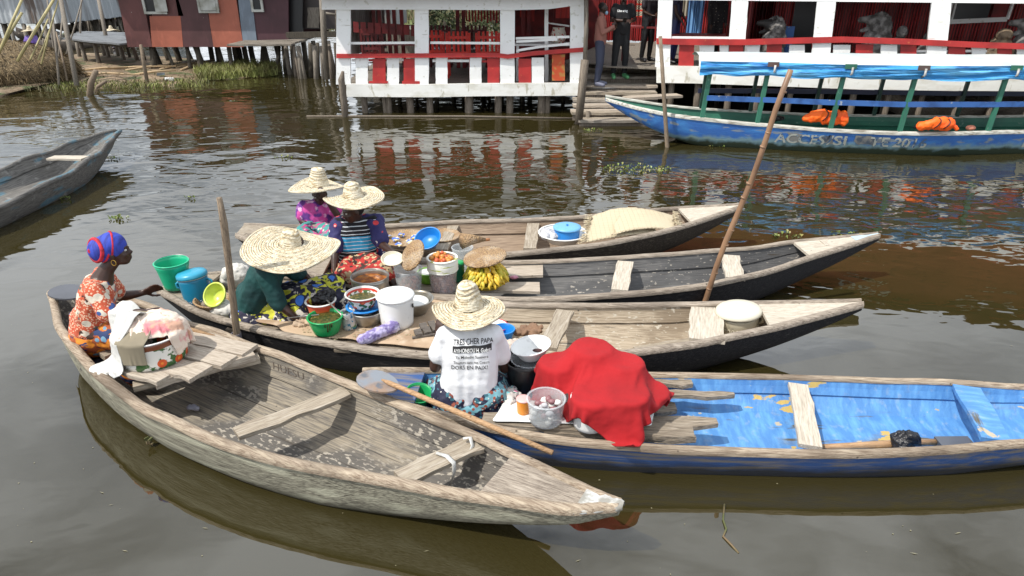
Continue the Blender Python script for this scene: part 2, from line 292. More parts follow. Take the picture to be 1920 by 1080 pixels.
# ---------------------------------------------------------------- canoes
def interp(pts,x):
    pts=sorted(pts,key=lambda p:p[0])
    return float(np.interp(x,[p[0] for p in pts],[p[1] for p in pts]))
def smoothpoly(pts,x0,x1,n=41):
    """resample y(x) of a polyline smoothly"""
    xs=np.linspace(x0,x1,n*3); ys=np.array([interp(pts,x) for x in xs]); k=np.ones(9)/9
    pad=np.concatenate([2*ys[0]-ys[4:0:-1],ys,2*ys[-1]-ys[-2:-6:-1]]); y2=np.convolve(pad,k,'valid')
    return lambda x: float(np.interp(x,xs,y2))
CAN={}
def canoe(key,label,far,near,zg,m_in,m_out,m_g,bw=.62,th=.025,zf=.025,gw=.055,gh=.035,cat='canoe',name='dugout_canoe',group='wooden canoes of the floating market',seam=True,zb=-.1,bow=1,over=.34):
    X0=min(p[0] for p in far+near);X1=max(p[0] for p in far+near)
    z=lambda px: interp(zg,(px-X0)/(X1-X0))
    Fp=[G(px,py,z(px)) for px,py in far]; Np=[G(px,py,z(px)) for px,py in near]
    a=(Fp[0]+Np[0])/2; b=(Fp[-1]+Np[-1])/2; ax=(b-a); ax.z=0; Ln=ax.length; rz=math.atan2(ax.y,ax.x)
    c=(a+b)/2; c.z=0; root=thing(name,label,cat,c,rz,group); I=wm(root).inverted()
    fl=[(I@p) for p in Fp]; nl=[(I@p) for p in Np]
    xa=min(fl[0].x,nl[0].x)*.5+max(fl[0].x,nl[0].x)*.5; xb=max(fl[-1].x,nl[-1].x)
    fy=smoothpoly([(p.x,p.y) for p in fl],xa,xb); ny=smoothpoly([(p.x,p.y) for p in nl],xa,xb)
    zz=smoothpoly([(p.x,p.z) for p in fl+nl],xa,xb)
    n=56; inner=[];outer=[];W=wm(root)
    def sect(x):
        t=(x-xa)/(xb-xa); F_,N_=fy(x),ny(x)
        if F_-N_<.05: mid=(F_+N_)/2; F_=mid+.025; N_=mid-.025
        mid=(F_+N_)/2; hw=(F_-N_)/2; zt=zz(x)
        tb_=t if bow else 1-t
        e=max(0,(tb_-(1-over))/over) if tb_>.5 else max(0,(.17-tb_)/.17)
        pw=1.25 if tb_>.5 else 1.6
        zbb=zb+(zt-zb-.07)*min(1,e**pw); zfl=max(zf,min(zbb+.055,zt-.03))
        return mid,hw,zt,zfl,zbb,F_,N_
    prof_in=[(1,1),(.95,.72),(.885,.5),(.93,.47),(.80,.24),(bw+.06,.05),(bw*.5,0)]
    prof_out=[(1,1),(.97,.75),(.91,.5),(.84,.28),(bw+.06,.08),(bw*.55,0)]
    pi=prof_in+[(0,-.0)]+[(-a,b) for a,b in reversed(prof_in)]; po=prof_out+[(0,0)]+[(-a,b) for a,b in reversed(prof_out)]
    for i in range(n+1):
        x=xa+(xb-xa)*i/n; mid,hw,zt,zfl,zbb,_,_=sect(x); hi=max(hw-th,.01)
        inner.append([W@V((x,mid+hi*a,zfl+(zt-zfl)*b)) for a,b in pi]); outer.append([W@V((x,mid+hw*a,zbb+(zt-zbb)*b)) for a,b in po])
    mb=MB(); k=len(pi); mb.grid([p for r in inner for p in r],k,n+1,False); nin=len(mb.f)
    mb.f=[tuple(reversed(f)) for f in mb.f]
    mb.m=1; k2=len(po); mb.grid([p for r in outer for p in r],k2,n+1,True)
    # top lip + ends
    for i in range(n):
        for e1,e2 in ((0,0),(k-1,k2-1)):
            mb.add([inner[i][e1],inner[i+1][e1],outer[i+1][e2],outer[i][e2]],[(0,1,2,3)])
    for i in (0,n):
        mb.m=1; mb.add(outer[i],[tuple(range(k2))]); mb.m=0; mb.add([p for p in inner[i]],[tuple(range(k))])
    hull=obj('hull',mb,[m_in,m_out],root)
    for sgn in (1,-1):
        g=MB(); P=[]
        for i in range(n+1):
            x=xa+(xb-xa)*i/n; mid,hw,zt,zfl,zbb,_,_=sect(x); j=mn.noise(V((x*3,sgn*5,0)))*.006; j2=mn.noise(V((x*2.2,sgn*9,3)))*.007
            o_=hw+.012+j; i_=max(hw-gw+j,.004)
            for (yy,z_) in ((o_,zt-gh*.9+j2),(o_+.004,zt-.006+j2),(o_-.012,zt+.012+j2),((o_+i_)/2,zt+.017+j2),(i_+.01,zt+.012+j2),(i_,zt-.004+j2),(i_,zt-gh*.5)):
                P.append(W@V((x,mid+sgn*yy,z_)))
        g.grid(P,7,n+1,True); 
        if sgn<0: pass
        obj('gunwale',g,m_g,root)
    info=dict(root=root,W=W,xa=xa,xb=xb,sect=sect,hull=hull); CAN[key]=info
    return root
def cpt(key,px,py,z): return G(px,py,z)
def side_z(key,p):
    c=CAN[key]; q=c['W'].inverted()@V(p); return c['sect'](q.x)
def thwart(key,p0,p1,w,m,z=None,h=.028,name='thwart',roll=0,taper=1,wav=.004):
    return plank(name,p0,p1,w,h,m,CAN[key]['root'],roll=roll,taper=taper,wav=wav)
def deck(key,x0,x1,m,name='end_deck',dz=.012,n=8,inset=.015,label=None):
    """triangular or blunt deck plate between the gunwales from x0 to x1 (fractions of the length)"""
    c=CAN[key]; mb=MB(); P=[];Q=[]
    for i in range(n+1):
        x=c['xa']+(c['xb']-c['xa'])*(x0+(x1-x0)*i/n); mid,hw,zt,*_=c['sect'](x); hw=max(hw-inset,.012)
        for y in(-hw,0,hw): P.append(c['W']@V((x,mid+y,zt+dz))); Q.append(c['W']@V((x,mid+y,zt+dz-.025)))
    mb.grid(P,3,n+1,False); mb.grid(Q,3,n+1,False)
    for a in (0,n):
        mb.add([P[a*3],P[a*3+1],P[a*3+2],Q[a*3+2],Q[a*3+1],Q[a*3]],[(0,1,2,3,4,5)])
    o=obj(name,mb,m,c['root']); 
    if label: o['label']=label
    return o
def peel(name,base,dark,spots,lo=.5,thr=.55,rough=.7):
    return mat(name,[base,{'c':dark,'s':2.5,'st':GX,'lo':.4,'hi':.7,'d':8},{'c':dark,'s':1.1,'st':(1,1.4,1.4),'lo':lo,'hi':lo+.06,'d':9,'f':.85},{'c':spots,'s':20,'st':(1,2,2),'lo':thr,'hi':thr+.04,'d':6,'m':{'s':1.2,'lo':.45,'hi':.55}},{'c':(.04,.035,.03),'k':'voro','s':6,'lo':.06,'hi':.035,'f':.8},{'c':(.07,.06,.05),'s':1.8,'st':(.5,14,14),'lo':.66,'hi':.7,'d':4}],rough=rough,bump=[{'s':3,'st':GX,'d':8,'str':.5,'dist':.012},{'s':25,'str':.3,'dist':.004}],spec=.25)
mi1=peel('peeling_dark_wash_wood',(.30,.26,.20),(.10,.094,.088),(.38,.345,.29),lo=.47,thr=.55)
mo1=mat('algae_stained_hull',[(.30,.285,.22),{'c':(.12,.11,.085),'s':2.5,'st':GX,'lo':.4,'hi':.66,'d':8},{'c':(.44,.43,.33),'s':2,'st':(.6,6,6),'lo':.52,'hi':.64,'d':7,'f':.8},{'c':(.04,.036,.022),'k':'z','lo':.12,'hi':.05,'di':.08,'f':.92}],rough=.75,bump=[{'s':3,'st':GX,'d':8,'str':.6,'dist':.015}],spec=.25)
mi3=peel('beige_wood_interior',(.44,.37,.28),(.24,.19,.135),(.50,.46,.38),lo=.6,thr=.6)
mi4=peel('grey_washed_interior',(.17,.165,.16),(.09,.09,.092),(.40,.37,.32),lo=.5,thr=.62)
mi5=peel('brown_wood_interior',(.33,.25,.18),(.17,.12,.085),(.42,.34,.26),lo=.58,thr=.6)
m_tar=mat('black_tar_paint',[(.012,.012,.015),{'c':(.035,.033,.035),'s':3,'st':GX,'lo':.45,'hi':.7,'d':7},{'c':(.11,.10,.09),'s':5,'st':(1,9,9),'lo':.64,'hi':.7,'d':8,'f':.5}],rough=.6,bump={'s':4,'st':GX,'str':.5,'dist':.01},spec=.3)
m_tarb=mat('brown_black_hull',[(.035,.027,.022),{'c':(.10,.08,.06),'s':3,'st':GX,'lo':.5,'hi':.7,'d':7},{'c':(.17,.15,.09),'s':5,'st':(1,6,6),'lo':.62,'hi':.7,'d':8,'f':.5}],rough=.65,bump={'s':4,'st':GX,'str':.5,'dist':.01},spec=.3)
m_blue=mat('blue_boat_paint',[(.07,.215,.48),{'c':(.13,.34,.63),'s':3,'st':(7,2,2),'lo':.42,'hi':.72,'d':8},{'c':(.045,.14,.36),'s':1.6,'st':(1,2,2),'lo':.52,'hi':.7,'d':7,'f':.6},{'c':(.33,.40,.46),'s':7,'st':(3,2,2),'lo':.58,'hi':.70,'d':9,'f':.32},{'c':(.16,.14,.09),'s':2.2,'st':(1,3,3),'lo':.60,'hi':.72,'d':9,'f':.6},{'c':(.48,.34,.10),'s':2.6,'st':(.8,1.4,3),'lo':.66,'hi':.668,'d':9},{'c':(.42,.37,.28),'s':6,'st':(1,1.5,2),'lo':.665,'hi':.675,'d':8},{'c':(.10,.085,.05),'s':3.5,'st':(.5,3,3),'k':'noise','lo':.62,'hi':.66,'d':9,'m':{'k':'z','lo':.06,'hi':.03}}],rough=.55,bump=[{'s':6,'st':(9,4,4),'d':8,'str':.4,'dist':.01},{'s':28,'str':.25,'dist':.004}])
m_bluef=mat('faded_blue_hull',[(.03,.085,.25),{'c':(.23,.19,.12),'s':3,'st':(.8,10,10),'lo':.45,'hi':.62,'d':8,'f':.75},{'c':(.02,.02,.02),'k':'z','lo':.17,'hi':.09,'di':.08,'f':.93}],rough=.6,bump={'s':4,'st':GX,'str':.5,'dist':.01})
m_lb=mat('grey_hull_with_blue_traces',[(.17,.16,.145),{'c':(.07,.066,.06),'s':2.5,'st':GX,'lo':.4,'hi':.66,'d':8},{'c':(.06,.20,.28),'s':2.2,'st':(.8,2,4),'lo':.57,'hi':.63,'d':8,'f':.55},{'c':(.32,.31,.29),'s':9,'lo':.62,'hi':.7,'f':.5}],rough=.7,bump={'s':3,'st':GX,'str':.5,'dist':.012})
# front canoe
canoe('c1','long grey wooden canoe with HUESU carved inside its far side, nearest the camera',
 [(120,536),(170,545),(233,562),(350,608),(487,653),(607,697),(700,733),(887,807),(980,853),(1060,890),(1120,918),(1160,938)],
 [(93,548),(103,613),(143,660),(193,710),(293,777),(427,837),(560,873),(730,905),(893,934),(1027,955),(1110,962),(1160,948)],
 [(0,.46),(.1,.42),(.3,.35),(.6,.33),(.85,.36),(1,.42)],mi1,mo1,m_gun,gw=.05)
canoe('c2','blue painted canoe with worn yellow patches, carrying the red cloth',
 [(687,692),(805,692),(960,694),(1207,699),(1413,702),(1480,705),(1680,712),(1810,716),(1920,723),(2100,738),(2330,760)],
 [(659,722),(720,748),(800,770),(910,800),(1060,827),(1200,838),(1280,842),(1480,850),(1613,850),(1813,840),(1920,829),(2100,806),(2330,768)],
 [(0,.34),(.2,.26),(.5,.23),(.75,.26),(1,.38)],m_blue,m_bluef,m_gun,gw=.035)
canoe('c3','black hulled canoe with pale interior, carrying the woman in green and the cream cooler',
 [(320,524),(450,509),(600,523),(800,553),(940,568),(1080,570),(1313,567),(1413,567),(1530,565),(1613,562)],
 [(297,544),(360,579),(450,609),(547,632),(693,656),(805,667),(947,672),(1060,671),(1173,664),(1280,648),(1420,621),(1513,598),(1618,569)],
 [(0,.36),(.12,.31),(.3,.28),(.7,.31),(.88,.38),(1,.48)],mi3,m_tar,m_gung,gw=.045)
canoe('c4','dark hulled canoe with grey washed interior, carrying the bananas and the striped top woman',
 [(545,478),(620,484),(800,489),(940,490),(1025,489),(1165,481),(1280,474),(1415,464),(1447,457),(1580,443),(1645,437)],
 [(530,492),(558,503),(592,518),(700,542),(800,555),(940,561),(1025,561),(1147,553),(1233,546),(1315,536),(1390,521),(1513,484),(1648,440)],
 [(0,.36),(.12,.31),(.3,.28),(.7,.32),(.88,.40),(1,.5)],mi4,m_tar,m_gung,gw=.04)
canoe('c5','brown wooden canoe with a straw mat, farthest of the market canoes',
 [(470,421),(560,424),(715,423),(865,413),(940,412),(1020,409),(1115,404),(1240,392),(1340,386),(1388,382)],
 [(432,436),(478,455),(560,471),(700,486),(850,487),(950,477),(1065,465),(1165,451),(1253,431),(1315,413),(1390,386)],
 [(0,.38),(.12,.32),(.3,.28),(.7,.32),(.88,.40),(1,.5)],mi5,m_tarb,m_gung,gw=.045)
canoe('c6','empty grey canoe with traces of blue paint, alone at the left edge',
 [(-420,448),(-200,383),(0,320),(100,283),(150,263),(187,249),(214,243)],
 [(-440,530),(-200,458),(0,386),(40,366),(100,336),(163,298),(200,267),(218,246)],
 [(0,.30),(.5,.26),(.85,.34),(1,.43)],m_lb,m_lb,m_lb,gw=.04)
# tour boat
m_tb_out=mat('tour_boat_blue_hull',[(.03,.13,.42),{'c':(.05,.22,.55),'s':2,'st':(1,6,6),'lo':.45,'hi':.7,'d':8},{'c':(.24,.27,.27),'s':2.2,'st':(.8,5,5),'lo':.57,'hi':.63,'d':9,'f':.85},{'c':(.20,.31,.29),'k':'z','lo':.33,'hi':.25,'di':.2,'f':.8},{'c':(.02,.035,.018),'k':'z','lo':.22,'hi':.16,'di':.16}],rough=.55,bump={'s':4,'st':GX,'str':.5,'dist':.02})
m_green=mat('green_boat_paint',[(.035,.17,.11),{'c':(.02,.10,.07),'s':2,'lo':.4,'hi':.7,'d':6},{'c':(.22,.30,.26),'s':9,'lo':.64,'hi':.7,'f':.6}],rough=.5,bump={'s':8,'str':.2,'dist':.01})
m_gw=mat('worn_white_gunwale',[(.50,.50,.45),{'c':(.22,.20,.16),'s':5,'st':(1,8,8),'lo':.45,'hi':.65,'d':7}],rough=.6)
canoe('tb','long blue tour boat with green interior, canopy and two orange life jackets',
 [(1150,181),(1200,189),(1280,200),(1413,208),(1580,215),(1780,218),(1920,217),(2100,214),(2300,206)],
 [(1120,180),(1170,196),(1280,219),(1413,232),(1547,243),(1680,248),(1747,250),(1920,245),(2100,236),(2300,218)],
 [(0,.72),(.08,.58),(.2,.47),(.4,.40),(.7,.42),(1,.6)],m_green,m_tb_out,m_gw,name='tour_boat',cat='boat',group=None,zf=.05,gw=.06,gh=.05,zb=-.15,bow=0,over=.2)
# ---------------------------------------------------------------- canoe fittings
C1=CAN['c1']['root'];C2=CAN['c2']['root'];C3=CAN['c3']['root'];C4=CAN['c4']['root'];C5=CAN['c5']['root'];C6=CAN['c6']['root'];TB=CAN['tb']['root']
def th(key,a,b,z,w,m,h=.028,za=None,**k):
    """thwart between two points seen in the photo, lying at height z"""
    p=G(a[0],a[1],z); q=G(b[0],b[1],z); return thwart(key,p,q,w,m,h=h,**k)
m_thw=wood('thwart_wood',(.36,.31,.24),(.20,.16,.12),light=(.46,.41,.34))
m_thp=wood('pale_thwart_wood',(.52,.47,.39),(.34,.29,.23),light=(.6,.55,.47))
th('c1',(652,736),(443,815),.29,.12,m_thw,wav=.008); th('c1',(893,832),(750,899),.30,.145,m_thw,wav=.006)
deck('c1',.86,1.0,m_gung,dz=.0); 
m_tape=mat('white_bow_wrap',[(.52,.52,.50),{'c':(.26,.25,.22),'s':12,'lo':.5,'hi':.62,'d':6}],rough=.5,bump={'s':22,'str':.6,'dist':.01})
mbt=MB()
c=CAN['c1']; P=[]
for i in range(11):
    x=c['xb']-.19+.21*i/10; mid,hw,zt,*_=c['sect'](min(x,c['xb'])); hw=max(hw,.02)+.016
    if i==10: hw*=.4
    for a in (-115,-100,-70,-30,0,30,70,100,115): P.append(c['W']@V((x,mid+hw*math.sin(R(a))+random.uniform(-.003,.003),zt-.012+.030*math.cos(R(a))+random.uniform(-.003,.003))))
mbt.grid(P,9,11,True); obj('bow_wrap',mbt,m_tape,C1)
# tapes tied round the thwart
for pts in ([(818,849,.325),(838,855,.325),(851,868,.32),(852,885,.25),(843,915,.10)],[(868,822,.345),(882,820,.35),(886,836,.325),(879,855,.27),(868,875,.14)]):
    mb=MB(); mb.tube([G(*p) for p in pts],[.012,.016,.016,.014,.008],6,flat=.25); obj('plastic_strip',mb,m_tape,C1)
# slatted seat of the front canoe, its beams
zs=.40
for a,b,w_,tp in (((335,628),(470,658),.17,.9),((318,650),(430,680),.155,1),((268,668),(378,702),.17,1.05),((215,680),(308,712),.16,.7)):
    plank('seat_slat',G(a[0],a[1],zs),G(b[0],b[1],zs),w_,.028,m_plank,C1,taper=tp,wav=.007)
plank('seat_beam',G(476,665,.37),G(290,718,.37),.09,.05,m_plank,C1,wav=.006)
plank('seat_beam',G(486,671,.335),G(250,726,.335),.08,.04,m_thw,C1,wav=.006)
plank('seat_beam',G(238,592,.36),G(145,640,.36),.16,.03,m_thw,C1)
plank('seat_beam',G(340,612,.345),G(190,668,.345),.12,.04,m_thw,C1)
m_mark=flat('burnt_marking',(.11,.085,.065),rough=.8)
_hp=G(512,681,.30); _hq=G(566,703,.30)
text_on('carved_name','HUESU',.075,_hp+V((0,0,-.045)),(_hq-_hp),(0,.35,.94),m_mark,C1,targets=[CAN['c1']['hull']],off=.004,width=(_hq-_hp).length,bold=-.012)
# c2 fittings
th('c2',(1497,722),(1520,838),.21,.13,m_thp); th('c2',(1813,727),(1868,828),.245,.17,m_blue)
m_bw=wood('battered_board',(.30,.25,.19),(.12,.095,.07),light=(.42,.36,.29),bs=.9)
for a,b,w_,z_ in (((1180,717),(1297,718),.085,.2),((1215,738),(1377,742),.075,.19),((1150,763),(1267,765),.15,.12),((905,786),(1300,812),.15,.235),((1100,790),(1345,795),.11,.21),((1020,812),(1305,826),.06,.215)):
    plank('floor_board',G(a[0],a[1],z_),G(b[0],b[1],z_),w_,.03,m_bw,C2,wav=.007,end=.6)
plank('floor_board',G(760,782,.15),G(830,808,.15),.16,.03,m_bw,C2)
deck('c2',0,.075,m_bluef,dz=-.01)
# c3 fittings
deck('c3',0,.06,m_thw,dz=.0); deck('c3',.87,1,m_thp,dz=.0)
th('c3',(1060,584),(1026,654),.285,.145,m_thw); th('c3',(1326,574),(1324,640),.31,.26,m_thp,h=.022); th('c3',(1510,571),(1520,590),.37,.12,m_thp)
plank('long_board',G(1190,655,.12),G(1318,634,.12),.05,.025,m_thw,C3)
m_card=mat('cardboard',[(.46,.34,.23),{'c':(.32,.22,.14),'s':3,'lo':.45,'hi':.65,'d':7},{'c':(.56,.46,.35),'s':7,'lo':.56,'hi':.66,'d':6,'f':.6}],rough=.85,bump={'s':5,'str':.5,'dist':.02})
# platforms of boards on which the goods of c3 and c4 stand
for a,b in (((400,560),(860,568)),((380,582),(860,598)),((440,605),(820,632)),((640,640),(812,655))):
    plank('floor_board',G(a[0],a[1],.235),G(b[0],b[1],.235),.27,.022,m_bw,C3,wav=.006)
for a,b in (((700,502),(1018,507)),((700,538),(1012,540))):
    plank('floor_board',G(a[0],a[1],.25),G(b[0],b[1],.25),.30 if a[1]<520 else .2,.025,m_plank,C4,wav=.01)
plank('floor_board',G(580,490,.22),G(700,520,.22),.5,.02,m_thw,C4)
deck('c4',0,.07,m_thw,dz=0); deck('c4',.86,.955,m_thp,dz=0); deck('c4',.955,1,flat('pale_blue_paint',(.45,.58,.66)),dz=.006)
th('c4',(1172,492),(1162,546),.27,.15,m_thp); th('c4',(1368,480),(1378,523),.32,.17,m_thp); th('c4',(1545,452),(1558,462),.42,.1,m_thp)
deck('c5',0,.05,m_thw,dz=0); deck('c5',.88,1,m_thp,dz=0)
th('c5',(1000,420),(994,468),.26,.13,m_thw); th('c5',(850,424),(828,470),.24,.12,m_thw); th('c5',(1322,396),(1340,406),.40,.12,m_thp)
plank('floor_board',G(560,455,.2),G(700,465,.2),.45,.02,m_thw,C5); plank('floor_board',G(700,448,.16),G(800,462,.16),.4,.02,m_thw,C5)
_a=G(440,440,.395); text_on('painted_letters','TE',.10,G(452,441,.40),(1,-.15,0),(.15,1,0),m_mark,C5,off=0)
th('c6',(95,296),(160,297),.30,.2,m_thp)
# ---------------------------------------------------------------- tour boat superstructure
m_bluer=mat('blue_rail_paint',[(.04,.13,.38),{'c':(.02,.07,.22),'s':5,'lo':.5,'hi':.7},{'c':(.35,.38,.4),'s':14,'lo':.66,'hi':.72}],rough=.5)
m_navy=flat('navy_rail',(.015,.02,.06))
m_tarp=mat('blue_tarpaulin',[(.05,.34,.74),{'c':(.18,.54,.88),'s':2.5,'st':(.6,1,5),'lo':.45,'hi':.65,'d':4},{'c':(.02,.15,.48),'s':3,'st':(.5,1,8),'lo':.55,'hi':.65,'d':4}],rough=.38,bump={'s':3,'st':(.6,2,9),'str':1,'dist':.09,'d':5})
m_tarpw=mat('bleached_tarpaulin_top',[(.56,.60,.58),{'c':(.35,.45,.50),'s':1.5,'lo':.5,'hi':.75,'d':7}],rough=.5,bump={'s':3,'str':.5,'dist':.03})
tbM=CAN['tb']['W']; tbI=tbM.inverted()
def tbs(px,py,z,side):   # x of this photo point in the boat's own frame -> gunwale point
    q=tbI@G(px,py,z); return q.x
near_posts=[(1303,215),(1411,228),(1551,238),(1681,243),(1848,244),(2020,240),(2200,228)]
ptop=1.40; roofpts=[]
tops=[]
for i,(px,py) in enumerate(near_posts):
    x=tbs(px,py,.42,0); mid,hw,zt,*_=CAN['tb']['sect'](x)
    pn=tbM@V((x,mid-hw+.03,zt)); tn=tbM@V((x+.06,mid-hw+.06,ptop-.0)); mb=MB(); mb.bar(pn,tn,.07,.05,up=(0,1,0)); obj('canopy_post',mb,m_green,TB)
    pf=tbM@V((x+.12,mid+hw-.03,zt)); tf=tbM@V((x+.16,mid+hw-.06,ptop)); mb=MB(); mb.bar(pf,tf,.06,.05,up=(0,1,0)); obj('canopy_post',mb,flat('far_post_green',(.012,.05,.035)),TB)  # far posts get a darker green than the near ones
    tops.append((x+.06,mid,hw)); 
for z_,m_,sgn,dx in ((.86,m_bluer,-1,0),(.83,m_navy,1,.1)):
    for (x0,m0,h0),(x1,m1,h1) in zip(tops[:-1],tops[1:]):
        mb=MB(); mb.bar(tbM@V((x0-.02,m0+sgn*(h0-.03),z_)),tbM@V((x1-.021,m1+sgn*(h1-.03),z_-.004)),.025,.085); obj('side_rail',mb,m_,TB)
mb=MB();mf=MB();P=[];Q=[]
x0=tops[0][0]-.2;x1=tops[-1][0]+.3;n=160
for i in range(n+1):
    x=x0+(x1-x0)*i/n; mid=float(np.interp(x,[t[0] for t in tops],[t[1] for t in tops])); hw=float(np.interp(x,[t[0] for t in tops],[t[2] for t in tops]))
    for j in range(9):
        a=-1+2*j/8; z=ptop+.06+.10*(1-a*a)**.8+.012*mn.noise(V((x*2,a*2,0)))
        P.append(tbM@V((x,mid+a*(hw+.03),z)))
    ph=min((abs(x-t[0]) for t in tops)); sag=.20+.035*math.sin(min(ph/.55,1)*PI/2)+.02*mn.noise(V((x*2.5,3,0)))
    for j in range(9):
        f=j/8; b=.025*mn.noise(V((x*3,f*9,1)))+.03*math.sin(f*PI*2+x*1.5)*f+.02*math.sin(f*14+x*3)
        Q.append(tbM@V((x,mid-(hw+.045)-b-.015*math.sin(f*PI),ptop+.075-sag*f)))
mb.grid(P,9,n+1,True); obj('canopy_top',mb,m_tarpw,TB); mf.grid(Q,9,n+1,True); obj('rolled_side_sheet',mf,m_tarp,TB)
for x,m_ in zip([t[0] for t in tops[1:5]],(flat('brown_scrap',(.12,.07,.06)),m_green,flat('brown_tin',(.1,.07,.06)),m_green)):
    mid=float(np.interp(x,[t[0] for t in tops],[t[1] for t in tops])); hw=float(np.interp(x,[t[0] for t in tops],[t[2] for t in tops]))
    mb=MB(); mb.box(tbM@V((x+.03,mid-hw-.085,ptop+.05)),(.18,.02,.075),rz=CAN['tb']['root'].rotation_euler.z if 0 else math.atan2(tbM[1][0],tbM[0][0])); obj('roof_clamp',mb,m_,TB)
    mb=MB(); mb.tube([tbM@V((x+.06,mid-hw-.1,ptop+.04)),tbM@V((x+.06,mid-hw-.105,ptop-.06)),tbM@V((x+.06,mid-hw-.02,ptop-.1))],.018,6); obj('sheet_tie',mb,m_tape,TB)
# painted lettering on the near side
m_letter=mat('peeling_pale_lettering',[(.36,.38,.34),{'c':(.07,.12,.2),'s':11,'lo':.53,'hi':.56,'d':6}],rough=.6)
m_patch=mat('scraped_grey_patch',[(.20,.20,.19),{'c':(.07,.09,.12),'s':6,'lo':.5,'hi':.6}],rough=.7)
for s_,px,py,wpx in (('ACCES',1440,259,88),('/SI',1534,262,36),('TE',1612,265,36),('2016',1656,268,62)):
    if not wpx: continue
    p=D(px,py,12.1); q=D(px+wpx,py+3,12.1-.31*(wpx/105)); p.y=q.y=0
    a=G(px,py,.15); b=G(px+wpx,py+2,.15); 
    text_on('hull_lettering',s_,.23,a+V((0,-.3,.0)),b-a,(0,0,1),m_letter,TB,targets=[CAN['tb']['hull']],off=.012,width=(b-a).length,bold=.02)
for px,py,wpx in ((1455,258,22),(1519,262,18),(1583,266,34)):
    a=G(px,py,.13);b=G(px+wpx,py,.13); bv=BVHTree.FromPolygons([tbM@v.co for v in CAN['tb']['hull'].data.vertices],[p.vertices[:] for p in CAN['tb']['hull'].data.polygons])
    d=(b-a); nn=d.cross(V((0,0,1))).normalized(); mb=MB(); P=[]
    for j in range(4):
        for i in range(7):
            p=a+d*(i/6)+V((random.uniform(-.03,.03),0,.04+.05*j+random.uniform(-.015,.015))); h=bv.ray_cast(p+nn*.8,-nn,2)
            P.append((h[0] if h[0] is not None else p)+nn*.008)
    mb.grid(P,7,4); obj('scraped_patch',mb,m_patch,TB)
a=G(1887,268,.13);b=G(1950,266,.13); d=b-a; nn=d.cross(V((0,0,1))).normalized(); mb=MB();P=[]
for j in range(3):
    for i in range(5):
        p=a+d*(i/4)+V((0,0,.0+.1*j)); h=bv.ray_cast(p+nn*.8,-nn,2); P.append((h[0] if h[0] is not None else p)+nn*.01)
mb.grid(P,5,3); o=obj('name_plate',mb,m_letter,TB); text_on('plate_lettering','USAN',.1,a+d*.28+V((0,0,.1)),d,(0,0,1),flat('blue_letters',(.06,.14,.35)),o,targets=[CAN['tb']['hull']],off=.016,width=.4)
# ---------------------------------------------------------------- left pavilion
YP=15.2
def board(name,x0,x1,y0,y1,Y,m,parent,t=.035,j=.006,xs=0):
    """flat board filling the photo rectangle on the upright plane at depth Y"""
    a=D(x0+xs,y0,Y);b=D(x1+xs,y0,Y);c_=D(x0,y1,Y);d_=D(x1,y1,Y); mb=MB()
    n=6; P=[]
    for k in range(n+1):
        f=k/n; l=c_.lerp(a,f); r=d_.lerp(b,f); l=l+V((random.uniform(-j,j),0,0)); r=r+V((random.uniform(-j,j),0,0))
        P+= [l+V((0,-t/2,0)),r+V((0,-t/2,0)),r+V((0,t/2,0)),l+V((0,t/2,0))]
    fs=[(i*4+q,i*4+(q+1)%4,(i+1)*4+(q+1)%4,(i+1)*4+q) for i in range(n) for q in range(4)]+[(3,2,1,0),tuple(n*4+q for q in range(4))]
    mb.add(P,fs); return obj(name,mb,m,parent)
def hbar(name,pts,hpx,Y,m,parent,t=.04):
    mb=MB(); P=[]
    for (x,y) in pts:
        a=D(x,y-hpx/2,Y);b=D(x,y+hpx/2,Y); P+=[b+V((0,-t/2,0)),b+V((0,t/2,0)),a+V((0,t/2,0)),a+V((0,-t/2,0))]
    n=len(pts); fs=[(i*4+q,i*4+(q+1)%4,(i+1)*4+(q+1)%4,(i+1)*4+q) for i in range(n-1) for q in range(4)]+[(0,1,2,3),tuple((n-1)*4+q for q in (3,2,1,0))]
    mb.add(P,[tuple(reversed(f)) for f in fs]); return obj(name,mb,m,parent)
PAV=thing('pavilion','white and red open stilt pavilion with slatted railing at the water','pavilion',(-1.2,YP+2.5,0))
for (a,b,c_,d_) in ((631,658,637,664),(778,804,786,811),(938,965,940,967),(1069,1098,1066,1095)):
    p=board('post',a,b,2,158,YP,m_white,PAV,t=.07,xs=0); 
board('post',1021,1028,14,153,YP+.5,m_white,PAV)
hbar('top_beam',[(604,3),(800,3),(960,4),(1030,2),(1102,-8)],30,YP-.06,m_white,PAV,t=.06)
hbar('bottom_beam',[(650,169),(800,170),(900,168),(1085,167)],24,YP-.06,m_whited,PAV,t=.06)
hbar('handrail',[(631,105),(800,104),(930,103),(952,106),(1000,100),(1094,93)],8,YP-.07,m_redp,PAV)
for x0,x1 in ((667,690),(726,748),(817,839),(881,903),(997,1020)): board('railing_board',x0,x1,108,158,YP,m_white,PAV)
for x0,x1 in ((699,723),(757,781),(914,936),(972,996)): board('railing_board',x0,x1,110,157,YP,m_redp,PAV)
m_rusty=mat('rusty_orange_board',[(.48,.07,.02),{'c':(.4,.2,.05),'s':8,'lo':.5,'hi':.62,'d':7}],rough=.6)
board('railing_board',1035,1059,102,151,YP,m_rusty,PAV)['label']='orange peeling board of the railing'
for pts in ([(658,81),(783,80)],[(807,80),(938,81)],[(967,72),(1068,69)],[(968,78),(1045,74)],[(968,95),(1010,88),(1068,82)],[(660,113),(786,112)],[(811,114),(880,114)]):
    hbar('rail',pts,4.5,YP+.06,m_white,PAV,t=.03)
hbar('rail',[(692,113),(725,113)],4,YP+.05,m_redp,PAV); hbar('rail',[(903,115),(940,115)],4,YP+.05,m_redp,PAV)
